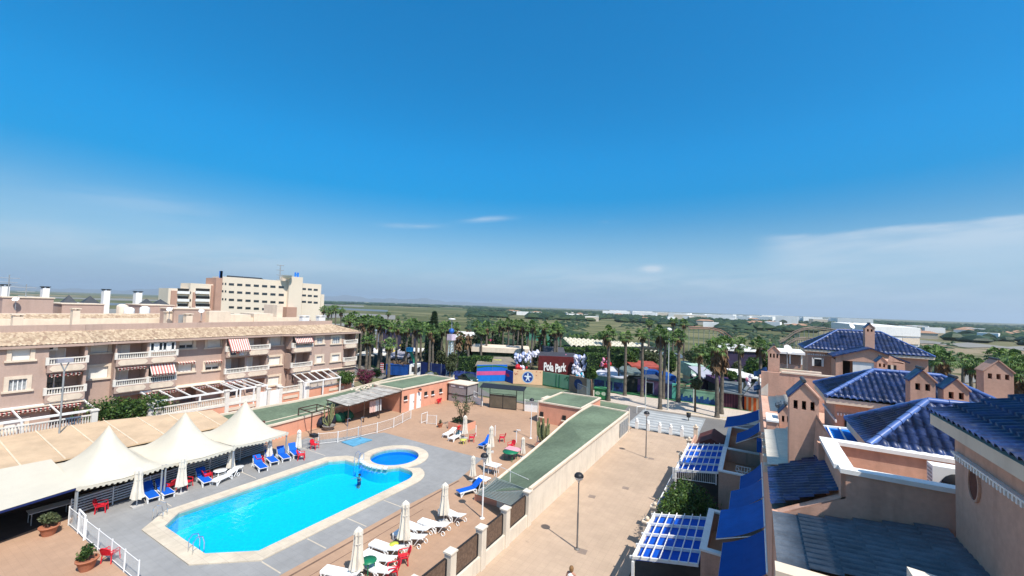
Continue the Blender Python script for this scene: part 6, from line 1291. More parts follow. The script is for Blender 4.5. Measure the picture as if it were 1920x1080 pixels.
# ============================================================ PEOPLE
skin=mat('skin',(.42,.22,.15),.6,.05,8); hairm=mat('brown_hair',(.07,.035,.018),.7,.2,20); 
def person(label,loc,rz,joints,top,bottom,hair=hairm,hlen=.0,parts=None,scale=1):
    """joints: dict of positions; body grown with a skin modifier; clothing as shells"""
    T=thing('person',loc,label,'person',rz=rz); V=[];E=[];Rr=[]
    J=joints
    def chain(names,rad,start=None):
        prev=start
        for n_,r_ in zip(names,rad):
            if n_ in idx: k=idx[n_]
            else: V.append(J[n_]); Rr.append(r_); k=len(V)-1; idx[n_]=k
            if prev is not None: E.append((prev,k))
            prev=k
    idx={}
    chain(['pelvis','waist','chest','neck','chin','head','crown'],[.125,.115,.135,.052,.07,.092,.06])
    for s in ('l','r'):
        chain(['hip'+s,'knee'+s,'ankle'+s,'toe'+s],[.095,.062,.042,.038],idx['pelvis']); chain(['sh'+s,'elb'+s,'wri'+s,'palm'+s],[.055,.042,.030,.032],idx['chest'])
        w_=Vector(J['wri'+s]); p_=Vector(J['palm'+s]); d=(p_-w_).normalized(); side=d.cross(Vector((0,1,0))); side=side.normalized() if side.length>.1 else Vector((1,0,0))
        for k,o in enumerate((-.03,-.01,.01,.03)):
            V.append(tuple(p_+side*o+d*.045)); Rr.append(.010); a=len(V)-1; E.append((idx['palm'+s],a)); V.append(tuple(p_+side*o*1.1+d*(.085+.01*(k in(1,2)))+Vector((0,-.012,0)))); Rr.append(.008); E.append((a,len(V)-1))
        V.append(tuple(w_+side*.045+d*.045)); Rr.append(.010); E.append((idx['palm'+s],len(V)-1))
    me=bpy.data.meshes.new('body'); me.from_pydata(V,E,[]); o=bpy.data.objects.new('body',me); COL.objects.link(o); o.parent=T; me.materials.append(skin)
    md=o.modifiers.new('skin','SKIN'); ly=me.skin_vertices[0]
    for i,r_ in enumerate(Rr): ly.data[i].radius=(r_,r_*.85); ly.data[i].use_root=(i==0)
    sb=o.modifiers.new('sub','SUBSURF'); sb.levels=2; sb.render_levels=2; 
    def shell(name,ch,m):
        b=MB(); b.smooth=True
        for (a,c,ra,rc) in ch: b.tube(a,c,ra,10,rc)
        b.build(name,m).parent=T
    for nm,ch,m in (parts(J) if parts else []): shell(nm,ch,m)
    h=Vector(J['head']); b=MB(); b.smooth=True; prof=[(.0,.125),(.07,.105),(.105,.05),(.11,.0),(.105,-.04-hlen)]
    n=12; vs=[]
    for r_,z in prof:
        for i in range(n): a=2*math.pi*i/n; front=(math.sin(a)<-.3); zz=z if not(front and z<.03) else .03; vs.append((h.x+r_*math.cos(a),h.y+.015+r_*1.05*math.sin(a),h.z+zz))
    b.raw(vs,[(j*n+i,j*n+(i+1)%n,(j+1)*n+(i+1)%n,(j+1)*n+i) for j in range(4) for i in range(n)]); b.build('hair',hair).parent=T
    b=MB(); [b.lathe([(0,.012),(.012,0),(0,-.012)],(h.x+s*.033,h.y-.088,h.z+.01),6) for s in (-1,1)]; b.build('eyes',mt['black']).parent=T
    b=MB(); b.tube((h.x,h.y-.085,h.z+.01),(h.x,h.y-.115,h.z-.03),.012,6,.018); b.build('nose',skin).parent=T
    b=MB(); b.tube((h.x-.025,h.y-.088,h.z-.062),(h.x+.025,h.y-.088,h.z-.062),.007,5); b.build('mouth',mat('lips',(.3,.08,.07),.6)).parent=T
    T.scale=(scale,)*3; return T
def stand(walk=.0,arm=.1,lean=0):
    J=dict(pelvis=(0,0,.93),waist=(0,lean*.3,1.08),chest=(0,lean*.7,1.32),neck=(0,lean,1.48),chin=(0,lean-.02,1.54),head=(0,lean-.01,1.62),crown=(0,lean,1.70))
    for s,k in (('l',1),('r',-1)):
        J.update({'hip'+s:(.09*k,0,.86),'knee'+s:(.1*k,-walk*k*.7-.03,.49),'ankle'+s:(.1*k,-walk*k+.04,.08+(.05 if k<0 and walk else 0)),'toe'+s:(.11*k,-walk*k-.12,.04),'sh'+s:(.19*k,lean,1.40),'elb'+s:((.25+arm)*k,lean+.04*k*walk*4,1.13),'wri'+s:((.27+arm)*k,-.12+walk*k,.92),'palm'+s:((.27+arm)*k,-.16+walk*k,.86)})
    return J
whitec=mat('white_cotton',(.78,.77,.75),.9,.04,6); redc=mat('red_cotton',(.55,.03,.03),.9,.06,6); tealc=mat('teal_trousers',(.03,.10,.13),.9,.1,6); bluec_=mat('navy_swimwear',(.01,.02,.09),.7)
def clothes(shirt,pants,sleeve=True,long=True):
    def f(J):
        g=lambda n:Vector(J[n]); S_=[(g('waist')-Vector((0,0,.12)),g('waist'),.165,.15),(g('waist'),g('chest'),.15,.18),(g('chest'),g('neck')-Vector((0,0,.05)),.18,.075)]
        if sleeve:
            for s in 'lr': S_.append((g('sh'+s)+(g('chest')-g('sh'+s))*.4,g('sh'+s).lerp(g('elb'+s),.6),.085,.062))
        P_=[(g('waist')-Vector((0,0,.02)),g('pelvis'),.152,.168)]
        for s in 'lr': P_+= [(g('hip'+s)+Vector((0,0,.08)),g('knee'+s),.112,.078)]+([(g('knee'+s),g('ankle'+s),.078,.058)] if long else [])
        return [('shirt',S_,shirt),('trousers',P_,pants)]
    return f
q=P(1070,1129); person('person in a white sleeveless top walking on the promenade at the bottom edge',q,R(175),stand(.12,.02),None,None,mat('fair_hair',(.22,.12,.05),.7,.2,20),.06,clothes(whitec,mat('beige_shorts',(.45,.36,.26),.9),False,False),.97)
q=P(858,822); person('person in a red top bending over a table beside the closed parasol',q,R(70),stand(.06,-.02,-.14),None,None,hairm,.0,clothes(redc,tealc),1.0)
# swimmer
J=dict(pelvis=(0,0,-.55),waist=(0,0,-.38),chest=(0,0,-.14),neck=(0,0,.02),chin=(0,-.02,.08),head=(0,-.01,.16),crown=(0,0,.24))
for s,k in (('l',1),('r',-1)): J.update({'hip'+s:(.09*k,0,-.62),'knee'+s:(.11*k,-.12,-.95),'ankle'+s:(.1*k,.15,-1.05),'toe'+s:(.1*k,.05,-1.08),'sh'+s:(.19*k,0,-.06),'elb'+s:(.36*k,-.1,-.12),'wri'+s:(.42*k,-.3,-.1),'palm'+s:(.42*k,-.37,-.1)})
q=P(674,889,-.05); person('swimmer with dark hair standing in the far end of the pool',(q.x,q.y,-.3),R(0),J,None,None,mat('black_hair',(.012,.01,.01),.6),.02,lambda J:[('swimsuit',[(Vector((0,0,-.6)),Vector((0,0,-.38)),.155,.14),(Vector((0,0,-.38)),Vector((0,0,-.1)),.14,.165)],bluec_)],1.0)
# ============================================================ AMUSEMENT PARK AND PALMS
def fix_depth(px,py): return P(px,py)
# ---- palms: five variants
def palm_proto(seed,h,crown_r,skirt,dead=False):
    rr=random.Random(seed); T=bpy.data.objects.new('palm_tree',None); COL.objects.link(T); T['category']='palm tree'; T['group']='palm trees of the park'
    b=MB(); segs=10; lean=Vector((rr.uniform(-.25,.25),rr.uniform(-.25,.25),0)); pts=[Vector((0,0,0))+lean*(i/segs)**2+Vector((0,0,h*i/segs)) for i in range(segs+1)]
    for i in range(segs): r_=.27-.08*i/segs; b.tube(pts[i],pts[i+1],r_*1.06 if i else .38,9,r_*.94,cap=False)
    b.build('trunk',mt['trunk'],T)
    top=pts[-1]; b=MB(); sk=MB()
    n=27 if not dead else 10
    for k in range(n):
        az=rr.uniform(0,6.28); el=math.asin(rr.uniform(-.45,.98)); ln=crown_r*rr.uniform(.55,.72); d=Vector((math.cos(az)*math.cos(el),math.sin(az)*math.cos(el),math.sin(el))); e=top+d*ln+Vector((0,0,-.12*ln*(1-math.sin(el))))
        b.tube(top,e,.03,3,.02,cap=False); side=d.cross(Vector((0,0,1))).normalized(); up=side.cross(d); m_=11; fr=crown_r*rr.uniform(.42,.55)
        for j in range(m_):
            a=R(-105+210*j/(m_-1)); dd=(d*math.cos(a)+side*math.sin(a)).normalized(); tip=e+dd*fr*(1-.25*abs(a)/2)+Vector((0,0,-fr*(.35+rr.uniform(0,.3)))); w_=fr*.10; md=e+dd*fr*.55; pp=up.cross(dd).normalized()*w_
            b.poly([e,md+pp,tip,md-pp])
    for k in range(int(skirt*26)):      # hanging dead fronds
        az=rr.uniform(0,6.28); z0=rr.uniform(0,skirt); q=top+Vector((.18*math.cos(az),.18*math.sin(az),-z0)); o=rr.uniform(.35,.62)*(1 if not dead else 1.25); t=q+Vector((o*math.cos(az),o*math.sin(az),-rr.uniform(.7,1.3))); pp=Vector((-math.sin(az),math.cos(az),0))*.2
        sk.poly([q,(q+t)/2+pp+Vector((.1*math.cos(az),.1*math.sin(az),0)),t,(q+t)/2-pp+Vector((.1*math.cos(az),.1*math.sin(az),0))])
    b.build('crown',mt['palm'] if not dead else mt['deadpalm'],T); sk.build('dead_fronds',mt['deadpalm'],T); T['h']=h; return T
protos=[palm_proto(1,11,1.45,.8),palm_proto(2,11,1.6,1.2),palm_proto(3,11,1.35,.5),palm_proto(4,11,1.6,3.2),palm_proto(5,11,1.1,2.2,True)]
used=[False]*5
def palm(px,pt,dist,v,label,s=1.0):
    q=WD(px,pt,dist); h=q.z-.8; src=protos[v]
    if not used[v]: o=src; used[v]=True
    else: o=dup(src,(0,0,0),0)
    f=h/11; cs=s*1.0; o.location=(q.x,q.y,0); o.rotation_euler=(0,0,rnd.uniform(0,6.28)); o.scale=(cs,cs,f); o['label']=label
    # crown keeps its round shape: undo the height stretch on it
    for ch in o.children:
        if not ch.name.startswith('trunk'): ch.scale=(1,1,cs/f); ch.location=(0,0,11*(1-cs/f))
    return o
FD=lambda x,y:(P(x,y)-Vector((0,0,CH))).dot(fw)
def D(px,py): return FD(px,py)
def ordn(i): return ('first','second','third','fourth','fifth','sixth','seventh','eighth','ninth','tenth','eleventh','twelfth','thirteenth','fourteenth','fifteenth','sixteenth','seventeenth','eighteenth','nineteenth','twentieth')[i]
front=[(1144,617,D(1144,752),1,'palm in front of the green rubbish container, foremost row'),(1174,622,D(1174,742),2,'thin palm between the container and the purple stall'),(1206,617,D(1206,744),2,'thin palm in front of the purple stall'),(1240,617,D(1236,767),1,'tall palm on the pavement beside the bench and street lamp'),(1246,622,D(1243,748),0,'palm just behind the tall pavement palm'),(1274,622,D(1273,754),0,'palm right of the tall street lamp'),
 (1262,596,104,2,'tall distant palm rising above the street lamp'),(1217,600,112,2,'tall distant palm with a bare thin trunk left of the street lamp'),(1283,600,108,0,'tall distant palm right of the street lamp'),(1313,650,D(1311,754),0,'short palm in front of the pale green mural'),(1346,640,D(1349,783),3,'thick palm on the pavement with a shaggy brown skirt'),(1354,636,D(1352,776),3,'second thick palm just right of the shaggy one'),(1389,637,D(1388,768),0,'palm with a white painted foot near the orange striped panel'),(1426,638,D(1426,772),1,'palm partly hidden by the pink house corner')]
for a in front: palm(*a)
mid=[(861,622,84,4),(880,618,80,4),(893,602,96,0),(904,612,88,2),(914,604,90,0),(925,610,100,2),(937,601,104,1),(944,604,108,0),(955,600,98,1),(963,601,92,0),(972,600,100,2),(981,603,88,1),(990,610,98,0),(998,602,84,0),(1004,612,104,2),(1013,622,92,2),(1023,606,90,1),(1034,614,100,2),(1041,606,84,1),(1046,607,86,0),(1052,613,106,0),(1073,626,118,2),(1081,628,124,0),(1090,625,122,2),(1101,624,120,0),(1112,628,126,2),(1122,627,122,0),(1131,621,108,2),(840,604,86,0),(829,606,92,1),(822,610,100,2),(853,606,98,0)]
mid.sort()
for i,(px,pt,d,v) in enumerate(mid): palm(px,pt+1,d,v,('dying brown palm' if v==4 else 'palm')+' in the middle cluster behind the park, %s from the left'%ordn(i) if i<20 else 'palm of the middle cluster near the striped marquee, %s from its right end'%ordn(len(mid)-1-i))
left=[(607,574,150,1),(616,580,140,0),(622,574,152,1),(631,573,148,0),(641,578,142,1),(651,592,92,0),(658,590,98,1),(667,586,104,0),(672,598,92,2),(679,594,84,0),(685,600,100,1),(691,592,96,0),(697,597,86,1),(701,594,92,0),(708,594,98,1),(713,602,88,0),(718,598,84,1),(689,628,70,2),(729,603,80,0),(737,606,92,2),(746,604,84,0),(755,611,96,2),(764,603,80,1),(732,634,66,2),(776,599,84,0),(783,606,74,1),(791,606,88,0),(800,603,90,2),(808,610,80,0),(814,616,84,1),(728,584,190,2),(747,592,230,2)]
left.sort()
for i,(px,pt,d,v) in enumerate(left): palm(px,pt+1,d,v,'palm left of the light mast in the left cluster, %s from the left'%ordn(i) if i<20 else 'palm in the left cluster, %s going left from the light mast'%ordn(len(left)-1-i))
right=[(1757,658,52,1),(1770,662,46,0),(1741,652,60,0),(1752,652,70,1),(1805,662,74,2),(1832,676,56,0),(1822,672,62,1),(1868,656,58,0),(1880,660,64,1),(1900,676,44,3),(1893,660,52,0),(1911,664,48,1),(1883,678,42,0),(1915,690,40,1)]
right.sort()
for i,(px,pt,d,v) in enumerate(right): palm(px,pt,d,v,'palm behind the blue roofs at the right edge, %s from the left'%ordn(i),.95)
for p_,u_ in zip(protos,used):
    if not u_: bpy.data.objects.remove(p_)
# ---- conifer
def conifer(px,pt,dist,r_,label,m=None,n=1500,seed=2):
    q=WD(px,pt,dist); T=thing('conifer',(q.x,q.y,0),label,'tree'); rr=random.Random(seed); b=MB(); H=q.z
    for i in range(n): z=rr.uniform(.15,1); rad=r_*(1-z)**.7*rr.uniform(.5,1.1)+.2; a=rr.uniform(0,6.28); p=Vector((q.x+rad*math.cos(a),q.y+rad*math.sin(a),z*H)); s=.45*rr.uniform(.5,1.2); o=Vector((math.cos(a),math.sin(a),-.4)); t=Vector((-math.sin(a),math.cos(a),0)); b.poly([p-o*s*.3,p+t*s*.4,p+o*s,p-t*s*.4])
    b.build('foliage',m or mt['pine'],T); b=MB(); b.tube((q.x,q.y,0),(q.x,q.y,H*.9),.25,7,.05); b.build('trunk',mt['bark'],T)
conifer(815,583,90,2.0,'dark conifer rising above the palms left of the light mast',n=2600)
# ---- hedges and round trees
def hedge(a,b_,w_,h,label,m=None,seed=1,n=None,z0=0):
    a=Vector((a[0],a[1],0));b_=Vector((b_[0],b_[1],0)); T=thing('hedge',(a+b_)/2,label,'hedge'); rr=random.Random(seed); b=MB(); d=b_-a; L_=d.length; u=d.normalized(); v=Vector((-u.y,u.x,0)); n=n or int(L_*(w_+2*h)*26)
    core=MB(); core.obox((a+b_)/2,u,L_-.3,w_-.3,0,h-.15)
    for i in range(n):
        k=rr.random(); s=rr.uniform(0,L_)
        if k<.5: off=rr.uniform(-w_/2,w_/2); z=h+rr.uniform(-.15,.12)
        else: off=w_/2*(1 if rr.random()<.4 else -1)+rr.uniform(-.1,.1); z=rr.uniform(0,h)
        p=a+u*s+v*off+Vector((0,0,z0+z)); sz=rr.uniform(.10,.22); q=Vector((rr.gauss(0,1),rr.gauss(0,1),rr.gauss(0,1))).normalized(); t=q.cross(Vector((rr.gauss(0,1),rr.gauss(0,1),1))).normalized(); w2=q.cross(t); b.poly([p-t*sz,p+w2*sz*.6,p+t*sz,p-w2*sz*.6])
    b.build('foliage',m or mt['hedge'],T); core.build('inner_twigs',mt['pine'],T); return T
def boxp(px0,px1,pt,dist): A=WD(px0,pt,dist); B=WD(px1,pt,dist); return A,B
def rtree(px,pt,pb_,dist,wpx,label,m=None,n=1500,seed=1,cat='tree',name='round_tree',size=.25):
    q=WD(px,pt,dist); rad=wpx/F*dist/2; hz=(pb_-pt)/F*dist/2; T=thing(name,(q.x,q.y,0),label,cat); rr=random.Random(seed); b=MB(); zc=max(q.z-hz,hz*.9)
    k=max(6,n//220)
    for i in range(k):
        a=rr.uniform(0,6.28); d=rr.uniform(0,.6); e=rr.uniform(-.5,.5); leafball(b,(q.x+rad*d*math.cos(a),q.y+rad*d*math.sin(a),zc+hz*e),(rad*.5,rad*.5,hz*.5),n//k,size,rr)
    b.build('foliage',m or mt['hedge'],T); b=MB(); b.tube((q.x,q.y,0),(q.x,q.y,zc),.18,6,.08); b.build('trunk',mt['bark'],T)
for i,(px0,px1,pt,d,h,w_,lb) in enumerate([(1052,1105,652,92,3.0,4,'long clipped hedge block left of the striped marquee base'),(1100,1195,650,86,3.0,4,'long clipped hedge block below the striped marquee'),(1098,1133,663,76,2.6,3,'short bright hedge block right of the red sign building'),(860,925,668,80,2.2,3,'dark hedge block under the long cream canopy')]):
    A,B=boxp(px0,px1,pt,d); hedge(A,B,w_,A.z if A.z>1 else h,lb,seed=i+3)
for i,a in enumerate([(1161,660,690,70,26,'round green tree between the two pavement palms'),(1185,648,690,78,36,'bright green tree behind the thin palms'),(1218,652,700,82,44,'grey brown leafless looking tree behind the red roof',mt['olive']),(1258,655,700,80,34,'mid green tree behind the street lamp'),(1300,655,690,84,44,'yellow green tree left of the short palm',mt['olive']),(1330,640,700,88,40,'dark green tree behind the shaggy palms'),(1371,696,716,66,28,'low round clipped tree in front of the grey tent roof'),(1408,668,720,70,50,'bright green tree right of the white warehouse roof'),(1383,674,712,74,26,'grey green bush behind the painted foot palm',mt['olive']),(1112,688,712,60,20,'small tree at the corner of the green gate wall'),(1438,655,700,76,30,'dark tree behind the palm at the pink house'),(812,640,690,92,34,'dark leafy tree in the park left of the light mast',mt['pine']),(829,655,695,86,22,'dark leafy tree behind the light mast',mt['olive']),(845,660,700,76,26,'grey green tree right of the light mast',mt['olive']),(1210,705,0,62,0,''),(1304,708,730,58,22,'autumn yellow bush behind the brown wall',mt['olive'])]):
    if a[5]: rtree(*a,n=1700,seed=30+i)
for i,px_ in enumerate(sorted(rnd.uniform(655,1060) for _ in range(20))):
    rtree(px_,rnd.uniform(618,642),690,rnd.uniform(92,122),rnd.uniform(18,34),'leafy park tree filling the gap behind the palms, %s from the left'%ordn(i),mt['pine'] if i%2 else mt['hedge'],n=650,seed=80+i,name='park_tree',size=.4)
# ---- green and blue mesh perimeter fence
def panelfence(label,pts,h,m,post=2.6,pm=None,z0=0,cat='fence',name='park_fence'):
    T=thing(name,(pts[0].x,pts[0].y,0),label,cat); b=MB(); c=MB()
    for i in range(len(pts)-1):
        a,e=pts[i].copy(),pts[i+1].copy(); a.z=e.z=z0+h/2; b.beam(a,e,.06,h-.1); k=max(1,round((e-a).length/post))
        for j in range(0 if i==0 else 1,k+1): q=a.lerp(e,j/k); q.z=0; c.tube(q,q+Vector((0,0,z0+h+.15)),.05,6)
    b.build('mesh_screen',m,T); c.build('posts',pm or mt['steel'],T); return T
gmesh=mat('dark_green_mesh',(.008,.045,.055),.8,.25,.5); bmesh_m=mat('dark_blue_mesh',(.008,.022,.11),.7,.35,.7)
panelfence('dark green mesh fence with steel posts left behind the blue truck',[P(655,678),P(700,686),P(765,700)],2.6,gmesh)
panelfence('dark blue mesh fence below the palms between truck and light mast',[P(766,700),P(808,706),P(846,711)],2.6,bmesh_m)
panelfence('blue printed mesh fence right of the light mast',[P(847,711),P(870,713),P(893,716)],1.7,mat('blue_banner',(.03,.05,.20),.7,.8,2.2))
# blue stall front
def board(name,label,cat,p0,p1,h,th,m,z0=0,decor=None):
    T=thing(name,(p0.x,p0.y,0),label,cat); b=MB(); a,e=p0.copy(),p1.copy(); a.z=e.z=z0+h/2; b.beam(a,e,th,h); b.build('panel',m,T)
    u=(p1-p0); u.z=0; L_=u.length; u.normalize(); n=Vector((u.y,-u.x,0)); n=n if n.y<0 else -n
    def loc(s,z,o=.0): return p0+u*(s*L_)+n*(th/2+.012+o)+Vector((0,0,z0+z))
    return T,loc,u,n,L_
brightblue=mat('bright_blue_paint',(.008,.12,.48),.6,.12,.6); pink=mat('pink_paint',(.55,.08,.22),.6,.1,1); 
T,loc,u,n,L_=board('stall','blue park stall front with a pink band and a low tiled roof','stall',P(893,715),P(950,714),3.0,.3,brightblue)
def quad(b,loc,s0,s1,z0,z1,o=0): b.poly([loc(s0,z0,o),loc(s1,z0,o),loc(s1,z1,o),loc(s0,z1,o)])
b=MB(); quad(b,loc,0,1,1.15,1.85); b.build('pink_band',pink,T); b=MB(); quad(b,loc,0,1,0,1.0); b.build('plinth',mt['bluel'],T); b=MB(); b.poly([loc(.0,2.4,.01),loc(.3,2.65,.01),loc(.8,2.6,.01),loc(1,2.35,.01),loc(1,2.6,.01),loc(.6,2.95,.01),loc(.0,2.8,.01)]); b.build('green_trim',mt['green'],T)
b=MB(); [b.beam(loc(s,2.0,.02),loc(s,2.95,.02),.03,.03) for s in (0,.5,1)]; b.build('batten',mt['steel'],T)
b=MB(); a0,a1=P(893,715),P(950,714); back=Vector((-u.y,u.x,0)); back=back if back.y>0 else -back; r=[a0+Vector((0,0,2.95))-u*.3,a1+Vector((0,0,2.95))+u*2.6,(a1+u*2.0+back*5)+Vector((0,0,3.8)),(a0+u*1.5+back*5)+Vector((0,0,3.95))]; b.raw(r+[x-Vector((0,0,.2)) for x in r],[(0,1,2,3),(7,6,5,4),(0,4,5,1),(1,5,6,2),(2,6,7,3),(3,7,4,0)]); b.build('roof',mat('grey_brown_roof',(.20,.17,.13),.9,.15,1),T)
T,loc,u,n,L_=board('poster_hoarding','dark blue hoarding with a small red emblem left of the orange mural','hoarding',P(948,714),P(962,719),2.1,.25,mat('royal_blue',(.01,.07,.35),.6,.2,1)); b=MB(); b.poly([loc(.35+.25*math.cos(R(a)),1.2+.28*math.sin(R(a)),.01) for a in range(0,360,30)][::-1]); b.build('red_emblem',mt['redp'],T)
# mural with globe
orange=mat('apricot_render',(.72,.46,.27),.9,.08,.8)
T,loc,u,n,L_=board('mural_wall','apricot mural wall with a round blue globe emblem','mural',P(962,719),P(1017,722),2.55,.3,orange)
cxm,czm,rm=.50,1.27,1.05
def disc(b,r_,o,k=28,cx=cxm,cz=czm): b.poly([loc(cx+r_/L_*math.cos(6.2832*i/k),cz+r_*math.sin(6.2832*i/k),o) for i in range(k)])
b=MB(); disc(b,rm,.0); b.build('emblem_ring',mat('pale_blue_ring',(.35,.48,.62),.6,.1),T); b=MB(); disc(b,rm*.84,.01); b.build('emblem_globe',mat('navy_globe',(.01,.045,.24),.6,.3,2),T)
b=MB(); sh=[(-.85,.15),(-.55,.35),(-.18,.3),(-.12,.55),(-.2,.75),(0,.9),(.2,.75),(.12,.55),(.18,.3),(.55,.35),(.85,.1),(.6,.05),(.25,.05),(.3,-.4),(.5,-.75),(.2,-.7),(0,-.25),(-.25,-.75),(-.5,-.65),(-.28,-.3),(-.25,.05),(-.6,.08)]
c0=loc(cxm,czm,.02)
for i in range(len(sh)): 
    p_,q_=sh[i],sh[(i+1)%len(sh)]; f=rm*.8; b.poly([loc(cxm,czm,.02),loc(cxm+p_[0]*f/L_,czm+p_[1]*f,.02),loc(cxm+q_[0]*f/L_,czm+q_[1]*f,.02)])
b.build('emblem_figure',mat('emblem_white',(.62,.68,.72),.6,.1),T)
b=MB(); rr=random.Random(4)
for k in range(9): s,z=(rr.uniform(.04,.16) if k<6 else rr.uniform(.75,.95)),rr.uniform(1.6,2.4); b.poly([loc(s+.02*math.cos(a),z+.10*math.sin(a)*1.0,.01) for a in (0,1,2,3.1,4.2,5.3)])
b.build('red_marks',mat('faded_red',(.5,.15,.10),.8),T)
# green gates
T,loc,u,n,L_=board('park_gate','pale green sheet gates with two dark seams, centre of the street front','gate',P(1018,722),P(1068,731),2.4,.2,mat('pale_green_sheet',(.13,.27,.17),.6,.1,.6))
b=MB(); [b.beam(loc(s,.05,.02),loc(s,2.4,.02),.09,.06) for s in (.0,.52,.64,1)]; b.beam(loc(0,.12,.02),loc(1,.12,.02),.05,.1); b.build('frame',mt['green'],T); b=MB(); [quad(b,loc,s,s+.035,1.6+dz,1.85+dz,.015) for s,dz in ((.82,.0),(.87,.25),(.91,-.1),(.95,.3),(.9,.35))]; b.build('dark_letters',mat('dark_green_lettering',(.02,.08,.03),.7),T)
T,loc,u,n,L_=board('brown_mural_wall','brown rendered wall with a painted blue figure right of the green gates','mural',P(1068,733),P(1108,744),2.7,.35,mat('brown_render',(.30,.18,.115),.9,.15,1.2)); b=MB(); b.poly([loc(.45+.2*math.cos(a)*1.0,1.5+.9*math.sin(a),.01) for a in [i*.5 for i in range(13)]]); b.build('blue_patch',mat('painted_navy',(.02,.05,.16),.7,.6,2.5),T); b=MB(); quad(b,loc,.84,1.0,0,2.7,.02); b.build('pale_pier',mt['cream'],T)
b=MB(); q0,q1=P(1083,742),P(1101,752); n_=8
for k in range(n_+1): q=q0.lerp(q1,k/n_); b.tube(q,q+Vector((0,0,2.0)),.03)
[b.tube(q0+Vector((0,0,z)),q1+Vector((0,0,z)),.035) for z in (.1,2.0)]; tag(b.build('bar_gate',mt['steel']),'open grey bar gate leaf in front of the brown mural wall','gate')
b=MB(); 
# big sign building: Park letters
sgd=D(1045,725)+5.0; SG0=WD(1009,700,sgd); SGH=WD(1009,667,sgd).z; SG0.z=0; SG1=WD(1080,700,sgd-.5); SG1.z=0
T,loc,u,n,L_=board('sign_building','dark red building front with large white lettering above the green gates','sign',SG0,SG1,SGH,.4,mat('oxblood_paint',(.10,.012,.012),.6,.15,1))
fn=bpy.data.curves.new('lettering','FONT'); fn.body='Pola Park'; fn.size=2.1; fn.extrude=.05; fn.offset=.075; fn.space_character=.98; fo=bpy.data.objects.new('lettering',fn); COL.objects.link(fo)
dg=bpy.context.evaluated_depsgraph_get(); me=bpy.data.meshes.new_from_object(fo.evaluated_get(dg)); bpy.data.objects.remove(fo); lo=bpy.data.objects.new('lettering',me); COL.objects.link(lo); me.materials.clear(); me.materials.append(mt['white'])
wv=max(v.co.x for v in me.vertices); wide=L_*.60; k_=wide/wv
rr=random.Random(2)
for v in me.vertices: v.co.x*=k_; v.co.y+=.13*math.sin(v.co.x*1.9)+ .0
lo.parent=T; o_=loc(.14,SGH-2.75,.05)-Vector(T.location); uu=u if u.x>0 else -u; lo.matrix_local=Matrix.Translation(o_)@Matrix((uu,Vector((0,0,1)),uu.cross(Vector((0,0,1))))).transposed().to_4x4()
b=MB(); q=[loc(0,SGH,-.4),loc(1,SGH,-.4)]; bk=-n*5; b.raw([q[0],q[1],q[1]+bk,q[0]+bk,q[0]+bk*.5+Vector((0,0,.5)),q[1]+bk*.5+Vector((0,0,.5))],[(0,1,5,4),(2,3,4,5),(0,4,3),(1,2,5)]); b.build('roof',mat('anthracite_roof',(.045,.045,.055),.7,.15,1),T)
# balloon-like decoration clusters (pale, blue)
def cluster(px,py,dist,rad,cols,label,n=16,seed=1):
    q=WD(px,py,dist); rr=random.Random(seed); T=thing('park_decoration',q,label,'decoration')
    mats=[mt['deco%d'%c] for c in cols]
    for k in range(n):
        c=Vector((q.x+rr.uniform(-1,1)*rad[0],q.y+rr.uniform(-1,1)*rad[1],q.z+rr.uniform(-1,1)*rad[2])); r_=rr.uniform(.22,.5)*min(1,rad[0]); b=MB(); b.smooth=False; nn=[Vector((rr.uniform(.6,1.3)*math.sin(t_)*math.cos(f_),rr.uniform(.6,1.3)*math.sin(t_)*math.sin(f_),rr.uniform(.7,1.5)*math.cos(t_)))*r_+c for t_ in (.5,1.4,2.4) for f_ in (0,1.25,2.5,3.75,5.0)]; b.raw([c+Vector((0,0,r_*1.3))]+nn+[c-Vector((0,0,r_))],[(0,1+i,1+(i+1)%5) for i in range(5)]+[(1+k_*5+i,6+k_*5+i,6+k_*5+(i+1)%5,1+k_*5+(i+1)%5) for k_ in range(2) for i in range(5)]+[(16,11+(i+1)%5,11+i) for i in range(5)]); 
        b.build('rock_shape',mats[rr.randrange(len(mats))],T)
    b=MB(); b.tube((q.x,q.y,0),(q.x,q.y,q.z),.08); b.build('support',mt['brown'],T)
for i,c in enumerate(((.62,.60,.68),(.30,.36,.58),(.02,.33,.48),(.55,.20,.30),(.5,.02,.03),(.6,.45,.05))): mt['deco%d'%i]=mat('decor_colour_%d'%i,c,.5,.25,1.5)
cluster(969,672,78,(.8,.8,.8),(0,1),'pale lilac figure group left of the red sign building, left',14,1); cluster(985,671,78,(.8,.8,.8),(1,0),'pale blue figure group left of the red sign building, right',14,2)
cluster(1000,664,80,(1.2,.8,.35),(0,),'white figure group between the palms',10,3); cluster(1090,679,sgd-2,(1.5,.8,1.3),(0,0,1),'large white and lilac figure group right of the lettering',34,4); cluster(1084,700,sgd-4.5,(.9,.5,.8),(2,2,0),'turquoise figure group below the white one on the gate wall',16,5)
cluster(1062,673,sgd+1.5,(1.3,.8,.35),(0,1,3),'lilac roof figures above the end of the lettering',10,6); cluster(976,690,D(975,721)+1.2,(1.1,.4,.2),(4,4,0),'red figure row on the blue stall beside the mural',10,7); cluster(1130,680,74,(1.6,1,1.0),(4,3),'red playground frame figures behind the small tree',12,8)
cluster(1420,715,60,(1.5,1,.8),(0,3,0),'white and pink figure group near the house corner',12,9); cluster(715,656,96,(3.5,2,1.0),(0,0,5),'white and yellow fairground figures behind the fence, left',16,10); cluster(742,650,100,(2.6,2,1.4),(0,5,3),'mixed yellow fairground figures behind the fence, right',16,11)
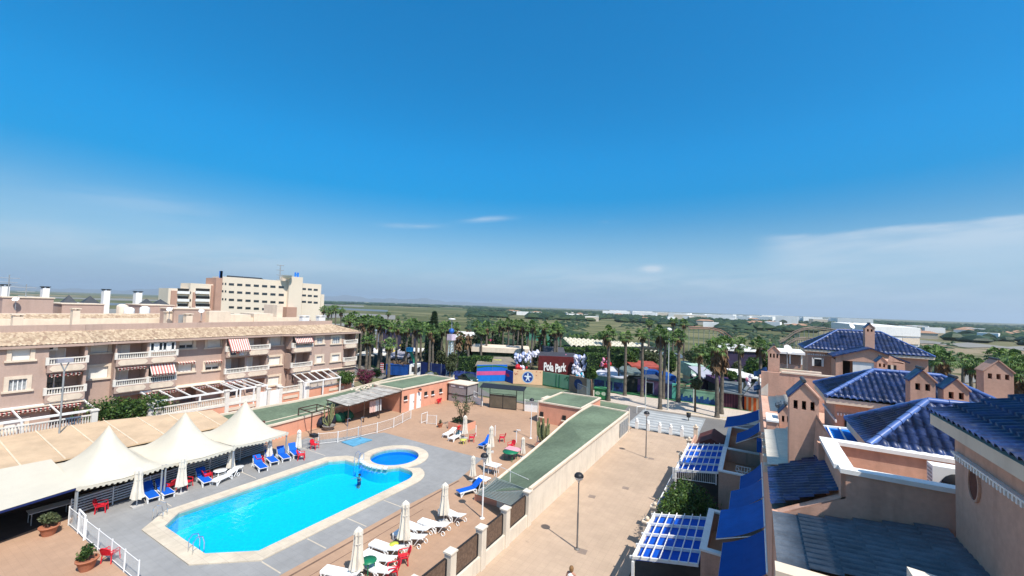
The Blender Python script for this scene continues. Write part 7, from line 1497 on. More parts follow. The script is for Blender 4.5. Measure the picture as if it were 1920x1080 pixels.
# canopies and roofs in the park
def slab(name,label,cat,px0,px1,pt,dist,depth,th,m,wallm=None,slope=0.0,zoff=0,posts=True,dd=0,wallfrac=1):
    A=WD(px0,pt,dist); B=WD(px1,pt+slope,dist+dd); u=(B-A); u.z=0; u.normalize(); v=Vector((-u.y,u.x,0)); v=v if v.y>0 else -v
    T=thing(name,((A+B)/2).xy.to_3d(),label,cat); b=MB(); q=[A,B,B+v*depth,A+v*depth]; q[2].z+=zoff;q[3].z+=zoff
    b.raw([x for x in q]+[x-Vector((0,0,th)) for x in q],[(0,1,2,3),(7,6,5,4),(0,4,5,1),(1,5,6,2),(2,6,7,3),(3,7,4,0)]); b.build('roof',m,T)
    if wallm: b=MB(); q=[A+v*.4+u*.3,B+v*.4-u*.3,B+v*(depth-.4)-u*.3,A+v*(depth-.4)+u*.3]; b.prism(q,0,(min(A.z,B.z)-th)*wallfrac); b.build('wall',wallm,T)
    elif posts:
        L_=(B-A).length; k=max(2,int(L_/4)); b=MB()
        for i in range(k+1): p_=A.lerp(B,i/k); b.tube((p_.x,p_.y,0),(p_.x,p_.y,p_.z-th),.08)
        b.build('posts',mt['steel'],T)
    return T,A,B,v
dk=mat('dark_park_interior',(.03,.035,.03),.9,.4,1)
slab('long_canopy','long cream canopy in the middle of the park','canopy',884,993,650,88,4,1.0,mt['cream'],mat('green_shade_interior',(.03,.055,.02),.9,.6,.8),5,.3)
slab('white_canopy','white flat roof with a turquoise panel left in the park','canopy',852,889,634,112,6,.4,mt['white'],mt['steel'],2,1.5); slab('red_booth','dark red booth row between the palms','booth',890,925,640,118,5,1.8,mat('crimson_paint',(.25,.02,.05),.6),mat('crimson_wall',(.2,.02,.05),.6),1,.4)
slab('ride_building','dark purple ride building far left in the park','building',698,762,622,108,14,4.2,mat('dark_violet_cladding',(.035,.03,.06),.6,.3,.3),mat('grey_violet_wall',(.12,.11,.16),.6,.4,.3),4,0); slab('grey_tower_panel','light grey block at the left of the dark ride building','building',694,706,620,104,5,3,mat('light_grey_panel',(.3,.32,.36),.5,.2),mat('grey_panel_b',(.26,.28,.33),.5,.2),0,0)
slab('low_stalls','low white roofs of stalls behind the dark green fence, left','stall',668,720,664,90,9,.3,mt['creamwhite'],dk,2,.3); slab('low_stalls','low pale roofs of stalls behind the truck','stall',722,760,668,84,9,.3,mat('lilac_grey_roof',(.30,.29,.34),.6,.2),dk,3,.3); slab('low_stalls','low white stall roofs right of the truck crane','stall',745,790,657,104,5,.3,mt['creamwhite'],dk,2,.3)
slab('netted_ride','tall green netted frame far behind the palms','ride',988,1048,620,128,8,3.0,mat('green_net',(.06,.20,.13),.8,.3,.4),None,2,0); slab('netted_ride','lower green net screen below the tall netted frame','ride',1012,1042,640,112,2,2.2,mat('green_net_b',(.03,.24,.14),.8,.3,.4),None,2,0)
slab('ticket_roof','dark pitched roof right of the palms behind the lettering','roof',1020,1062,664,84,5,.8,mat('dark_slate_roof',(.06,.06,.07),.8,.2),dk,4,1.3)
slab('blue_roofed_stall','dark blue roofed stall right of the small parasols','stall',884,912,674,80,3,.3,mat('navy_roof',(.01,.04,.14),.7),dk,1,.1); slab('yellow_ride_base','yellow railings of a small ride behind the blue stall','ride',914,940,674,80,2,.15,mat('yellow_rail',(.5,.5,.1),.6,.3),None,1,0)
# striped marquee with scalloped vaults
A=WD(1072,640,104); B=WD(1236,652,110); u=(B-A); u.z=0; L_=u.length; u.normalize(); v=Vector((-u.y,u.x,0)); v=v if v.y>0 else -v
T=thing('striped_marquee',((A+B)/2).xy.to_3d(),'long cream marquee with a row of vaulted stripes','marquee'); b=MB(); k=19; b.smooth=True
for i in range(k):
    for j in range(6):
        a,c=(i+j/6)/k,(i+(j+1)/6)/k; h=lambda t:.75*math.sin(math.pi*((t*k)%1 if (t*k)%1>1e-6 else 0)); za,zc=h(a+1e-9),h(c-1e-9) if j<5 else 0; zb=A.z+(B.z-A.z)*a; p_,q_=A+u*L_*a,A+u*L_*c
        b.poly([Vector((p_.x,p_.y,zb-1.3+za*.6)),Vector((q_.x,q_.y,zb-1.3+zc*.6)),Vector((q_.x,q_.y,zb+zc*.5+.3))+v*6,Vector((p_.x,p_.y,zb+za*.5+.3))+v*6])
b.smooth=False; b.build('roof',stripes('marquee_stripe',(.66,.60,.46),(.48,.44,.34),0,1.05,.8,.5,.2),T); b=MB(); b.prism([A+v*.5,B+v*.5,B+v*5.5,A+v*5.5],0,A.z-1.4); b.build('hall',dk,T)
# warehouses
slab('white_roof_hall','white roofed hall between the right palms','hall',1357,1423,655,96,7,.3,mt['white'],mat('violet_black_wall',(.03,.02,.05),.8,.2),3,.9)
T,A,B,v=slab('white_warehouse','large white warehouse beyond the farthest blue roof','warehouse',1640,1726,612,210,40,4.4,mt['white'],mt['white'],3,1.0,dd=-4)
b=MB(); q0,q1=WD(1692,626,207),WD(1724,629,206); b.beam(Vector((q0.x,q0.y,3.2)),Vector((q1.x,q1.y,3.2)),.3,3.0); b.build('yellow_base',mt['cream'],T)
# stalls along the right street front
def front(label,px0,px1,py0,py1,h,m,name='stall',roofm=None,depth=5,z0=.1,cat='stall',rh=.6):
    p0,p1=P(px0,py0),P(px1,py1); T,loc,u,n,L_=board(name,label,cat,p0,p1,h,.3,m,z0)
    if roofm: b=MB(); back=-n; q=[p0+n*.6,p1+n*.6,p1+back*depth,p0+back*depth]; zs=[h+z0+.05]*2+[h+z0+rh]*2; b.raw([Vector((x.x,x.y,z)) for x,z in zip(q,zs)]+[Vector((x.x,x.y,z+.2)) for x,z in zip(q,zs)],[(3,2,1,0),(4,5,6,7),(0,1,5,4),(1,2,6,5),(2,3,7,6),(3,0,4,7)]); b.build('roof',roofm,T)
    return T,loc,L_
printed=mat('blue_green_print',(.03,.07,.16),.6,.8,.9)
T,loc,L_=front('stall front with blue and green prints under a white corrugated roof',1112,1172,730,739,2.4,mat('teal_wall',(.10,.22,.20),.7,.3,.8),roofm=mat('white_corrugated',(.55,.55,.58),.5,.12,.5),rh=.9)
rr=random.Random(12); b=MB()
for s0,s1 in ((.05,.36),(.42,.62),(.66,.95)): quad(b,loc,s0,s1,.25,1.7,.01)
b.build('dark_print',mat('navy_print',(.012,.03,.12),.6,.7,2.2),T)
T,loc,L_=front('mauve and pink stall with a small dark doorway behind the thin palms',1176,1236,733,743,2.3,mat('mauve_wall',(.26,.12,.22),.7,.35,.5),roofm=mat('dark_grey_sheet',(.07,.075,.09),.7,.2),rh=.5)
b=MB(); quad(b,loc,.62,.82,.1,1.9,.01); b.build('doorway',mt['dark'],T); b=MB(); quad(b,loc,.60,.84,1.9,2.1,.02); quad(b,loc,.82,.85,.1,1.9,.02); b.build('door_frame',mat('lilac_white',(.6,.5,.62),.6),T); b=MB(); quad(b,loc,.1,.58,.3,1.3,.01); b.build('violet_band',mat('violet_paint',(.16,.06,.30),.6,.4,1.5),T)
front('violet grey stall section left of the turquoise slide',1238,1262,746,749,2.2,mat('violet_grey',(.13,.11,.20),.7,.3,.7),roofm=mat('navy_sheet',(.02,.04,.10),.7,.2),rh=.4)
T,loc,L_=front('pale green mural wall with small blue silhouettes along its foot',1262,1346,750,762,2.1,mat('mint_wall',(.20,.38,.26),.8,.2,.4),name='mural_wall',cat='mural')
b=MB(); 
for k in range(26): s=k/26; z=.35+.5*abs(math.sin(k*2.3))*(k%3!=0); quad(b,loc,s,s+1/26,.0,.3+z,.01)
b.build('blue_silhouettes',mat('deep_blue_paint',(.01,.06,.20),.6,.4,1),T)
b=MB(); quad(b,loc,0,1,2.0,2.15,.1); b.build('brown_cap',mt['brown'],T)
q=P(1267,750); b=MB(); 
for k in range(8): a=R(-60+k*40); c=R(-60+(k+1)*40)
b.box(q.x-.5,q.x+.2,q.y-.5,q.y-.1,.3,2.6); tag(b.build('slide',mat('turquoise_plastic',(.10,.40,.30),.5)),'upright turquoise slide panel against the stall row','slide')
T,loc,L_=front('long brown plank wall under a grey sheet roof near the pink house',1348,1392,763,769,2.1,stripes('maroon_planks',(.10,.03,.05),(.05,.015,.03),0,.35,.8),roofm=mat('grey_corrugated',(.13,.15,.16),.6,.25,.5),rh=.9)
front('dark shed under the grey sheet roof, left of the orange panel',1390,1396,768,769,2.1,mat('indigo_wall',(.03,.02,.08),.7),roofm=mat('grey_corrugated_b',(.13,.15,.16),.6,.25,.5),rh=.9)
front('white panel with orange vertical stripes near the pink house',1396,1424,770,775,2.0,stripes('orange_stripes',(.55,.10,.02),(.50,.36,.22),0,.62,.7,.6,.04),roofm=mat('grey_corrugated_c',(.15,.15,.16),.6,.25,.5),rh=.9)
slab('grey_tent_roof','grey and violet tent roof behind the shaggy palms','tent roof',1318,1352,708,70,6,.2,mat('pale_grey_membrane',(.34,.34,.38),.6,.1),mat('dark_plum',(.03,.01,.03),.8),2,1.1); slab('purple_ride','dark plum ride base behind the plank wall','ride',1345,1382,712,66,4,.9,mat('plum_paint',(.06,.02,.07),.6),dk,2,.2); slab('white_tent_roof','white tent roof left of the pink house corner','tent roof',1390,1425,706,66,5,.2,mt['white'],dk,3,.6)
slab('red_roof_stall','stall with a red orange roof behind the thin palms','stall',1184,1242,686,74,5,.4,mat('red_orange_roof',(.30,.06,.04),.7,.3,1),dk,4,.5); slab('green_white_shelter','grey green shelter roof below the red roof','stall',1166,1206,698,70,5,.4,mat('green_grey_roof',(.12,.15,.14),.6,.3),dk,3,.6); slab('blue_ride','big blue inflatable wall behind the palms','inflatable',1208,1236,694,72,6,2.4,mt['truckblue'],None,2,.2,posts=False)
slab('blue_ride','second blue inflatable block right of the street lamp','inflatable',1246,1268,704,68,5,2.8,mat('royal_inflatable',(.01,.07,.30),.5),None,1,0,posts=False); slab('green_gym','white and green panel building between palms','building',1296,1320,685,80,5,2.4,mat('mint_panel',(.35,.5,.42),.6,.2),mt['cream'],1,.2); slab('far_white_hall','small pale far hall left of the right palms','hall',1186,1190,684,90,5,.4,mt['cream'],mt['cream'],0,0)
b=MB(); q0=WD(1268,722,64); q1=WD(1330,692,76); 
for k in range(12): 
    a,c=q0.lerp(q1,k/12),q0.lerp(q1,(k+1)/12); s1,s2=math.sin(k/12*3.14)*1.0,math.sin((k+1)/12*3.14)*1.0; b.tube(a-Vector((0,0,s1)),c-Vector((0,0,s2)),.09); b.tube(a-Vector((0,0,s1-.7)),c-Vector((0,0,s2-.7)),.05)
    if k%3==0: b.tube((a.x,a.y,0),(a.x,a.y,a.z-s1),.07)
tag(b.build('green_track_ride',mt['green']),'green tubular track ride behind the mint mural','ride')
# small parasols in the park
pk=thing('small_parasol',(0,0,0),'x','parasol','closed white parasols in the park'); b=MB(); b.tube((0,0,0),(0,0,2.3),.03); b.build('pole',mt['white'],pk); b=MB(); b.lathe([(.05,2.9),(.14,2.5),(.2,1.8),(.3,1.1),(.1,1.1)],(0,0,0),10,.2); b.build('canopy',mt['white'],pk)
for i,(px,py) in enumerate(((850,700),(857,704),(866,700),(869,706),(876,706),(886,701),(884,708))):
    q=P(px,py-4); lb='closed white parasol in the park right of the light mast, %s from the left'%ordn(i)
    if i==0: pk.location=q; pk['label']=lb
    else: dup(pk,q,0,lb)
# roller coaster
def coaster(label,pts,dist,col,seed):
    T=thing('roller_coaster',WD(pts[0][0],pts[0][1],dist).xy.to_3d(),label,'roller coaster'); b=MB(); s_=MB(); W=[WD(x,y,dist+dd) for x,y,dd in pts]
    C_=[]
    for i in range(len(W)-1):
        for k in range(6): C_.append(W[i].lerp(W[i+1],k/6))
    C_.append(W[-1])
    for i in range(1,len(C_)-1): C_[i]=(C_[i-1]+C_[i]*2+C_[i+1])/4
    off=Vector((-fw.y,fw.x,0))*0+Vector((0,0,.0))
    for i in range(len(C_)-1):
        d=(C_[i+1]-C_[i]).normalized(); sd=d.cross(Vector((0,0,1))).normalized()*.6
        for k in (-1,1): b.tube(C_[i]+sd*k,C_[i+1]+sd*k,.13,5)
        b.tube(C_[i]-Vector((0,0,.5)),C_[i+1]-Vector((0,0,.5)),.14,5)
        if i%3==0: s_.tube((C_[i].x,C_[i].y,0),C_[i],.09,5)
    b.build('track',col,T); s_.build('supports',mat('coaster_support',(.22,.24,.22),.7),T)
cm=mat('dusty_red_track',(.28,.15,.12),.7,.1); cb=mat('brown_track',(.20,.15,.12),.7,.1)
coaster('dusty red roller coaster track curving down between the palms',[(1292,613,0),(1310,613,0),(1330,614,0),(1345,617,0),(1356,623,2),(1366,631,4),(1373,638,6)],125,cm,1)
coaster('brown roller coaster with a long low hump left of the farthest blue roof',[(1462,640,0),(1475,634,0),(1490,622,0),(1508,615,0),(1525,613,0),(1545,615,0),(1565,618,3),(1590,617,5)],120,cb,2)
coaster('lower brown roller coaster loop behind the glazed roof room',[(1470,650,0),(1482,640,0),(1495,634,0),(1512,633,0),(1530,636,3)],118,cb,3)
# tall street lamps and mast
def slamp(px,pb_,pt,label,arm=False):
    p=P(px,pb_); lo,hi=0,30
    lp=WD(px+ (0),pt,(p-Vector((0,0,CH))).dot(fw)); h=lp.z; T=thing('street_lamp',p,label,'street lamp','tall street lamps'); b=MB(); b.tube(p,p+Vector((0,0,h)),.10,8,.06); b.build('pole',mat('pale_green_pole',(.42,.44,.40),.5),T); b=MB(); b.lathe([(0,-.1),(.3,0),(.38,.18),(.2,.36),(0,.4)],p+Vector((0,0,h)),12); b.build('lamp_head',mt['wplas'],T)
slamp(1252,770,620,'tall pale street lamp with a round white head on the pavement')
slamp(1300,758,706,'short white bollard lamp in front of the mint mural')
slamp(1210,760,693,'pale post in front of the mauve stall')
for px,py,pt,lb in ((1018,700,655,'slim park lamp left of the hedge'),(1121,706,662,'white ball lamp among the hedges'),(955,690,672,'white globe lamp above the blue stall'),(1167,712,688,'pair of white globe lamps left of the shelter')):
    p=P(px,py); q=WD(px,pt,(p-Vector((0,0,CH))).dot(fw)); T=thing('park_lamp',p,lb,'lamp'); b=MB(); b.tube(p,p+Vector((0,0,q.z)),.06); b.build('pole',mt['steel'],T); b=MB(); b.lathe([(0,-.25),(.22,-.12),(.26,0),(.18,.18),(0,.25)],p+Vector((0,0,q.z)),10); b.build('globe',mt['wplas'],T)
p=P(843,712); dd=(p-Vector((0,0,CH))).dot(fw); zt=WD(846,600,dd).z; T=thing('light_mast',p,'tall white lattice light mast with a blue ball and a pale pink box','mast'); b=MB(); w0=.5
for k in range(12):
    z0,z1=zt*.95*k/12*.68,zt*.95*(k+1)/12*.68; r0_,r1_=w0*(1-.55*k/12),w0*(1-.55*(k+1)/12); cs=[(-1,-1),(1,-1),(1,1),(-1,1)]
    for i in range(4):
        a,c=cs[i],cs[(i+1)%4]; b.tube((p.x+a[0]*r0_,p.y+a[1]*r0_,z0),(p.x+a[0]*r1_,p.y+a[1]*r1_,z1),.07,5); b.tube((p.x+a[0]*r0_,p.y+a[1]*r0_,z0),(p.x+c[0]*r1_,p.y+c[1]*r1_,z1),.04,4)
b.build('lattice',mat('pale_blue_steel',(.50,.58,.62),.5),T); b=MB(); b.tube((p.x,p.y,zt*.64),(p.x,p.y,zt),.09); b.build('upper_pole',mt['steel'],T)
b=MB(); b.box(p.x-.55,p.x+.55,p.y-.55,p.y+.55,zt*.66,zt*.66+1.1); b.build('pink_box',mat('pale_pink',(.62,.5,.58),.6),T); b=MB(); b.lathe([(0,-.55),(.45,-.3),(.55,0),(.45,.3),(0,.55)],(p.x,p.y,zt*.66+1.7),12); b.build('blue_ball',mat('blue_ball',(.02,.12,.45),.5,.5,2),T); b=MB(); b.lathe([(0,0),(.7,.1),(.6,.25),(0,.3)],(p.x,p.y,zt),12); b.build('lamp_head',mt['white'],T); b=MB(); b.box(p.x-.6,p.x+.6,p.y-.6,p.y+.6,0,.9); b.build('foot',mt['cream'],T)
# truck
a0=Vector((-58.6,53.4,0)); a1=Vector((-50.4,58.6,0)); q0,q1=P(722,712),P(802,714)
TL,TR=P(720,700),P(795,708); 
d_=(P(790,716)-P(722,713)); d_.z=0; u=d_.normalized(); o=P(722,713); nrm=Vector((u.y,-u.x,0)); nrm=nrm if nrm.y<0 else -nrm; sc_=d_.length
T=thing('tipper_truck',o,'blue tipper truck with white cab and folded green crane arm behind the ramp roof','truck')
def ob(b,s0,s1,w0_,w1_,z0,z1): q=[o+u*s0-nrm*w0_,o+u*s1-nrm*w0_,o+u*s1-nrm*w1_,o+u*s0-nrm*w1_]; b.prism(q,z0,z1)
Lt=sc_*.80; b=MB(); ob(b,.1,Lt*.78,0,2.4,1.0,2.75); b.build('tipper_body',mt['truckblue'],T)
b=MB(); [ob(b,s,s+.1,-.06,0,1.0,2.8) for s in (.1,Lt*.25,Lt*.5,Lt*.76)]; ob(b,.05,Lt*.79,-.08,2.48,2.75,2.87); b.build('ribs',mt['truckblue'],T); b=MB(); ob(b,Lt*.82,Lt*1.08,0,2.4,.7,2.95); b.build('cab',mt['white'],T); b=MB(); ob(b,Lt*.90,Lt*1.02,-.03,0,1.7,2.6); b.build('side_window',mt['glass'],T); b=MB(); q=[o+u*(Lt*1.082)-nrm*.2,o+u*(Lt*1.082)-nrm*2.2]; b.poly([q[0]+Vector((0,0,1.5)),q[1]+Vector((0,0,1.5)),q[1]+Vector((0,0,2.4)),q[0]+Vector((0,0,2.4))]); b.build('windscreen',mt['glass'],T)
b=MB(); ob(b,0,Lt*1.0,.4,2.0,.55,.95); b.build('chassis',mt['black'],T)
for s in (1.0,2.2,Lt*.92):
    for w_ in (0,2.1): b=MB(); c=o+u*s-nrm*w_+Vector((0,0,.5)); b.tube(c,c-nrm*.3,.5,14); b.build('wheel',mt['black'],T)
e0=o+u*(Lt*.8)-nrm*1.2+Vector((0,0,2.6)); k1=WD(768,655,(o-Vector((0,0,CH))).dot(fw)+1.5); k0=WD(752,680,(o-Vector((0,0,CH))).dot(fw)+1); k2=WD(778,681,(o-Vector((0,0,CH))).dot(fw)+2)
b=MB(); b.beam(e0,k0,.35,.35); b.beam(k0,k1,.3,.4); b.build('crane_arm',mt['black'],T); b=MB(); b.beam(k1,k2,.3,.5); b.build('crane_jib',mat('crane_green',(.01,.17,.10),.5),T); b=MB(); b.box(k1.x-.5,k1.x+.5,k1.y-.4,k1.y+.4,k1.z-.4,k1.z+.35); b.build('crane_joint',mat('sky_blue_paint',(.05,.35,.6),.5),T)
b=MB(); rr=random.Random(9); leafball(b,o+u*(Lt*.42)-nrm*1.2+Vector((0,0,2.95)),(2.4,1.0,.35),300,.25,rr,.1); b.build('load',mt['bark'],T)
b=MB(); q=P(715,702); b.box(q.x-.4,q.x+.4,q.y,q.y+.1,.3,2.2); tag(b.build('warning_board',stripes('red_white_board',(.5,.03,.03),(.7,.7,.7),2,.4)),'red and white warning board behind the truck','board')
# car
def car(px,py,rz,m,label):
    p=P(px,py); T=thing('parked_car',(0,0,0),label,'car'); b=MB(); prof=[(-2.1,.35),(-2.15,.75),(-1.9,.92),(-1.35,.98),(-.75,1.42),(.55,1.45),(1.25,1.0),(2.0,.85),(2.15,.6),(2.1,.35)]; n_=len(prof)
    vs=[(x,-.85,z) for x,z in prof]+[(x,.85,z) for x,z in prof]; b.raw(vs,[tuple(range(n_))[::-1],tuple(range(n_,2*n_))]+[(i,(i+1)%n_,n_+(i+1)%n_,n_+i) for i in range(n_)]); body=b.build('body',m,T); 
    bv=body.modifiers.new('b','BEVEL'); bv.width=.09; bv.segments=2
    b=MB(); b.poly([(-1.28,-.8,1.0),(-.76,-.74,1.39),(-.76,.74,1.39),(-1.28,.8,1.0)]); 
    for q in ([(-1.30,-.72,1.035),(-.79,-.66,1.425),(-.79,.66,1.425),(-1.30,.72,1.035)],[(1.22,-.72,1.05),(.6,-.66,1.46),(.6,.66,1.46),(1.22,.72,1.05)]): b.poly(q)
    for s in (-1,1): b.poly([(-1.1,.862*s,1.0),(-.7,.862*s,1.36),(.5,.862*s,1.38),(1.05,.862*s,1.0)])
    b.build('windows',mt['glass'],T)
    for x in (-1.35,1.35):
        for s in (-1,1): b=MB(); b.tube((x,.68*s,.32),(x,.88*s,.32),.32,14); b.build('wheel',mt['black'],T)
    for s in (-.6,.6): b=MB(); b.box(2.08,2.17,s-.15,s+.15,.6,.72); b.build('headlight',mt['wplas'],T)
    T.location=p; T.rotation_euler=(0,0,rz); return T
car(877,716,R(-20),mat('dark_green_car',(.02,.045,.03),.25,.05,spec=.6),'dark green car parked on the street behind the metal cabin')
q=P(1030,770); T=thing('kiosk',q,'small red kiosk with a flat cream roof behind the changing block','kiosk'); b=MB(); b.box(q.x-1.0,q.x+1.0,q.y,q.y+1.6,0,1.9-.5); b.build('wall',mat('brick_red',(.30,.06,.04),.8),T); b=MB(); b.box(q.x-1.25,q.x+1.25,q.y-.2,q.y+1.8,1.403,1.55); b.build('roof',mt['cream'],T)
# container, bench, bollards
p0,p1=P(1114,750),P(1140,753); T=thing('rubbish_container',p0,'green rubbish container at the foot of the foremost palm','container'); b=MB(); u=(p1-p0).normalized(); v=Vector((-u.y,u.x,0)); b.prism([p0,p1,p1+v*1.4,p0+v*1.4],.25,1.75); b.build('body',mat('container_green',(.025,.15,.05),.5,.15,1),T); b=MB(); b.prism([p0-u*.1-v*.1,p1+u*.1-v*.1,p1+u*.1+v*1.5,p0-u*.1+v*1.5],1.753,1.88); b.build('lid',mat('container_lid',(.05,.20,.07),.5),T); b=MB(); L_=(p1-p0).length
for s in (.25,.68): c=p0+u*L_*s-v*.02+Vector((0,0,1.1)); b.poly([c+u*.38*math.cos(a)+Vector((0,0,.28*math.sin(a))) for a in [i*.52 for i in range(12)]])
b.build('label_disc',mat('pale_label',(.45,.5,.35),.7,.4,3),T)
for i,(x,lb) in enumerate(((-11.9,'first'),(-10.6,'second'),(-9.3,'third'),(-8.1,'fourth'),(-6.9,'fifth'))):
    T=thing('bollard',(x,50.6,0),'white stone bollard at the end of the promenade, %s from the left'%lb,'bollard','white bollards at the end of the promenade'); b=MB(); b.box(x-.16,x+.16,50.44,50.76,0,.85); b.build('shaft',mt['white'],T); b=MB(); b.lathe([(.2,0),(.2,.08),(.1,.1),(.17,.2),(.12,.32),(0,.36)],(x,50.6,.85),10); b.build('ball',mt['white'],T)
    if i<4: b=MB(); b.beam((x+.16,50.6,.6),(x+1.1,50.6,.6),.04,.04); b.build('rail',mt['white'],T)
p=P(1291,789); T=thing('street_bin',p,'small dark litter bin on the pavement right of the street lamp','bin'); b=MB(); b.tube(p,p+Vector((0,0,.5)),.05); b.build('post',mt['black'],T); b=MB(); b.lathe([(.2,.45),(.25,.5),(.28,1.0),(.2,1.02),(0,1.02)],p,10); b.build('bucket',mt['black'],T)
p=P(1194,775); T=thing('street_sign_frame',p,'low white metal frame beside the crossing','frame'); b=MB(); b.tube(p,p+Vector((0,0,.9)),.04); b.tube(p+Vector((.9,1.2,0)),p+Vector((.9,1.2,.9)),.04); b.tube(p+Vector((0,0,.9)),p+Vector((.9,1.2,.9)),.04); b.build('bars',mt['white'],T)
# floodlight in front of the apartment
p=WX(122,676,-47.0); T=thing('flood_light',(p.x,p.y,0),'grey floodlight on a pole in front of the left balcony','floodlight'); b=MB(); b.tube((p.x,p.y,0),p-Vector((0,0,.8)),.06); b.tube(p-Vector((0,0,.8)),p+Vector((.0,-.25,-.1)),.04); b.tube(p-Vector((0,0,.8)),p+Vector((.0,.25,-.1)),.04); b.build('pole',mt['steel'],T); b=MB(); b.box(p.x-.2,p.x+.2,p.y-.45,p.y+.45,p.z-.15,p.z+.15); b.build('lamp_head',mat('lamp_grey',(.30,.30,.34),.5),T)
# ============================================================ FAR COUNTRY
far_green=leafmat('far_tree_foliage',(.015,.035,.014),(.03,.06,.02),(.055,.085,.03),.03)
rr=random.Random(77)
def treeblob(b,x,y,z,r_,h):
    n=6; vs=[(x,y,z+h)]
    for (f,zz) in ((.7,.72),(1.0,.4),(.8,.05)):
        for i in range(n): a=6.283*i/n+rr.random()*.5; q=r_*f*rr.uniform(.75,1.2); vs.append((x+q*math.cos(a),y+q*math.sin(a),z+h*zz*rr.uniform(.85,1.1)))
    fs=[(0,1+i,1+(i+1)%n) for i in range(n)]+[(1+k*n+i,1+(k+1)*n+i,1+(k+1)*n+(i+1)%n,1+k*n+(i+1)%n) for k in range(2) for i in range(n)]; b.raw(vs,fs)
def gz(x,y):
    r_=math.hypot(x,y); 
    if r_<900: return 0
    azd=math.degrees(math.atan2(x,y)); a=math.atan2(y,x)
    return (max(0,(r_-900))*.0009*max(0,1-abs(azd-15)/45)*(.7+.3*math.sin(a*23)) if -40<azd<70 else 0)
def belt(name,label,n,azr,dr,rad,hh,clump=.5,gap=None):
    b=MB(); k=0
    while k<n:
        a=R(rr.uniform(*azr)); d=dr[0]*(dr[1]/dr[0])**rr.random()
        v=math.sin(a*31+d*.004)+math.sin(a*57-d*.009+1)*.8
        if v<clump*rr.uniform(.3,2)-.7: continue
        x,y=d*math.sin(a),d*math.cos(a); s=1 if d<900 else (d/900)**.35; treeblob(b,x,y,gz(x,y)-.5,rad*rr.uniform(.6,1.3)*s,hh*rr.uniform(.55,1.2)); k+=1
    o=b.build(name,far_green); tag(o,label,'woodland',None,'stuff'); return o
belt('woodland','dark tree belt along the horizon on the left',2600,(-62,-34),(1500,4200),13,7)
belt('woodland','dark tree belt across the middle distance, centre',5200,(-36,-6),(480,1900),7.5,6,.3)
belt('woodland','dark tree belt across the middle distance, right',3600,(-8,26),(420,2400),8,6,.7)
belt('scrub','scattered scrub and bushes on the plain',1500,(-45,26),(150,520),2.2,1.9,1.6)
def ow(n_):
    o=('first','second','third','fourth','fifth','sixth','seventh','eighth','ninth'); t_=('','','twenty','thirty','forty','fifty','sixty'); tt=('','','twentieth','thirtieth','fortieth','fiftieth','sixtieth')
    if n_<=20: return ordn(n_-1)
    return tt[n_//10] if n_%10==0 else t_[n_//10]+' '+o[n_%10-1]
# white industrial town on the horizon and small houses
hm_=[mat('far_white_wall',(.82,.80,.76),.8,.1,.05),mat('far_cream_wall',(.55,.48,.38),.8,.1,.05),mat('far_grey_roof',(.35,.33,.31),.8,.1)]
def farbox(azd,d,w_,dp,h,m,name,label,cat,group,roof=False,z=None):
    a=R(azd); x,y=d*math.sin(a),d*math.cos(a); z0=gz(x,y) if z is None else z; T=thing(name,(x,y,z0),label,cat,group); rz=rr.uniform(-.3,.3)+(-a); c,s=math.cos(rz),math.sin(rz)
    f=lambda p,q:(x+p*c-q*s,y+p*s+q*c); b=MB(); b.prism([f(-w_/2,-dp/2),f(w_/2,-dp/2),f(w_/2,dp/2),f(-w_/2,dp/2)],z0-1,z0+h); b.build('wall',m,T)
    b=MB()
    if roof: A=[f(-w_/2-.4,-dp/2-.4),f(w_/2+.4,-dp/2-.4),f(w_/2+.4,dp/2+.4),f(-w_/2-.4,dp/2+.4)]; C1,C2=f(-w_/4,0),f(w_/4,0); zt=z0+h; b.raw([(*p,zt) for p in A]+[(*C1,zt+1.6),(*C2,zt+1.6)],[(0,1,5,4),(1,2,5),(2,3,4,5),(3,0,4)]); b.build('roof',mt['far_roof'],T)
    else: b.prism([f(-w_/2,-dp/2),f(w_/2,-dp/2),f(w_/2,dp/2),f(-w_/2,dp/2)],z0+h+.01,z0+h+.5); b.build('roof',hm_[0],T)
mt['far_roof']=mat('far_tile_roof',(.34,.20,.13),.9,.15,.2)
for i in range(46):
    azd=-17+27*(i+.5)/46+rr.uniform(-.3,.3); farbox(azd,rr.uniform(850,1150),rr.uniform(20,48),25,rr.uniform(8,12.5),hm_[0] if rr.random()<.75 else hm_[1],'industrial_hall','white industrial hall in the bright row on the right horizon, '+ow(i+1)+' from the left','hall','white industrial halls on the horizon')
for i,azd in enumerate(sorted(rr.uniform(-31,22) for _ in range(60))):
    farbox(azd,rr.uniform(430,880),rr.uniform(10,18),10,rr.uniform(4,6),hm_[rr.randrange(2)],'farm_house','small pale house among the trees of the plain, '+ow(i+1)+' from the left','house','small houses among the trees of the plain',roof=rr.random()<.5)
for i,azd in enumerate(sorted(rr.uniform(-62,-34) for _ in range(34))):
    farbox(azd,rr.uniform(2300,4800),rr.uniform(20,45),15,5,hm_[0],'farm_house','tiny white house below the left mountains, '+ow(i+1)+' from the left','house','tiny houses on the left plain')
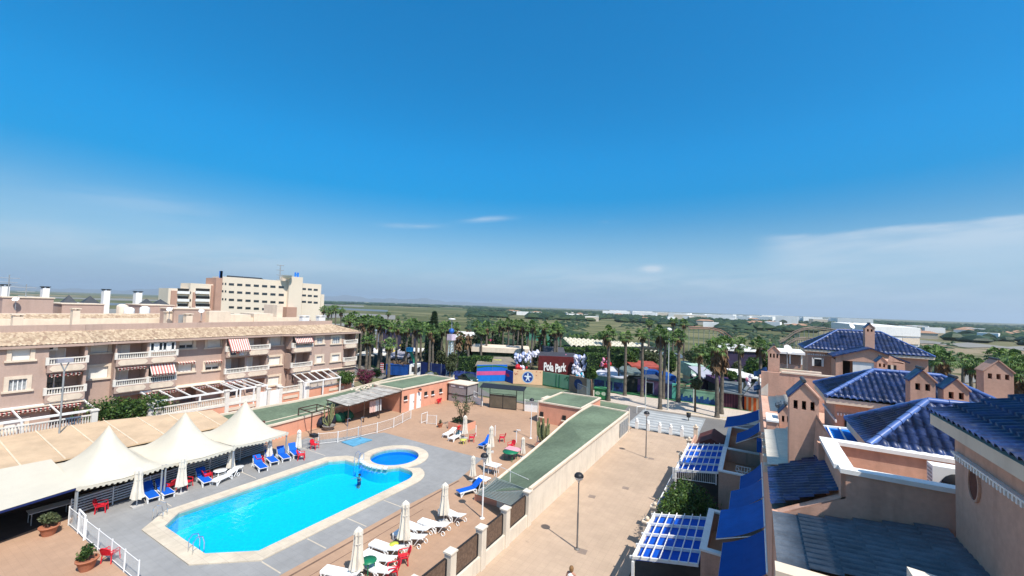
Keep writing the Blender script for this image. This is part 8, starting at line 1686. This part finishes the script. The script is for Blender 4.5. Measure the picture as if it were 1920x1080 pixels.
# salt pans
pan=mat('pale_salt_flat',(.22,.20,.165),.6,.12,.01); wat=mat('lagoon_water',(.12,.135,.14),.5,.05,.02,spec=.4)
for i,(a0_,a1_,d0,d1,m_) in enumerate(((-82,-46,360,480,pan),(-84,-47,640,780,wat),(-80,-50,1100,1400,pan),(-58,-44,245,275,pan),(-20,-4,138,150,wat),(17,30,138,160,pan),(14,30,340,390,pan))):
    pts=[]; n=14
    for k in range(n+1): a=R(a0_+(a1_-a0_)*k/n); d=d0*(1+.04*math.sin(k*1.7)); pts.append((d*math.sin(a),d*math.cos(a)))
    for k in range(n,-1,-1): a=R(a0_+(a1_-a0_)*k/n); d=d1*(1+.05*math.sin(k*2.1+1)); pts.append((d*math.sin(a),d*math.cos(a)))
    sheet('salt_pan' if m_ is pan else 'lagoon',pts,.06+.02*i,m_)
# mountains
b=MB(); n=120; vs=[]; 
for k in range(n+1):
    azd=-90+66*k/n; a=R(azd); h=(120+230*max(0,math.sin((azd+88)/30*1.2))**2*.5+130*abs(math.sin(azd*.33))+50*math.sin(azd*1.3)+26*math.sin(azd*3.1+1)+12*math.sin(azd*7.7))*(1-max(0,(azd+40)/20)) ; h=max(15,h*.5)
    for (f,hh) in ((1,0),(1.03,.45),(1.08,1),(1.2,.3)): vs.append((13500*f*math.sin(a),13500*f*math.cos(a),-15+h*hh))
b.smooth=True; b.raw(vs,[(k*4+j,(k+1)*4+j,(k+1)*4+j+1,k*4+j+1) for k in range(n) for j in range(3)]); b.build('mountains',mat('mountain_rock',(.12,.11,.09),.95,.2,.001),kind='structure')
# ============================================================ HAZE
hz=MB(); hz.box(-17500,17500,-17500,17500,-22,240); ho=hz.build('haze',[],kind='stuff'); ho['label']='thin summer haze filling the air over the plain'; ho['category']='haze'; fixn(ho)
m=bpy.data.materials.new('haze_air'); m.use_nodes=True; t=m.node_tree; t.nodes.clear(); pv=N(t,'ShaderNodeVolumePrincipled'); pv.inputs['Density'].default_value=1.2e-4; pv.inputs['Color'].default_value=(.77,.89,.98,1); pv.inputs['Anisotropy'].default_value=.2
om=N(t,'ShaderNodeOutputMaterial'); L(t,pv.outputs[0],om.inputs['Volume']); ho.data.materials.append(m)
scene.cycles.volume_bounces=0
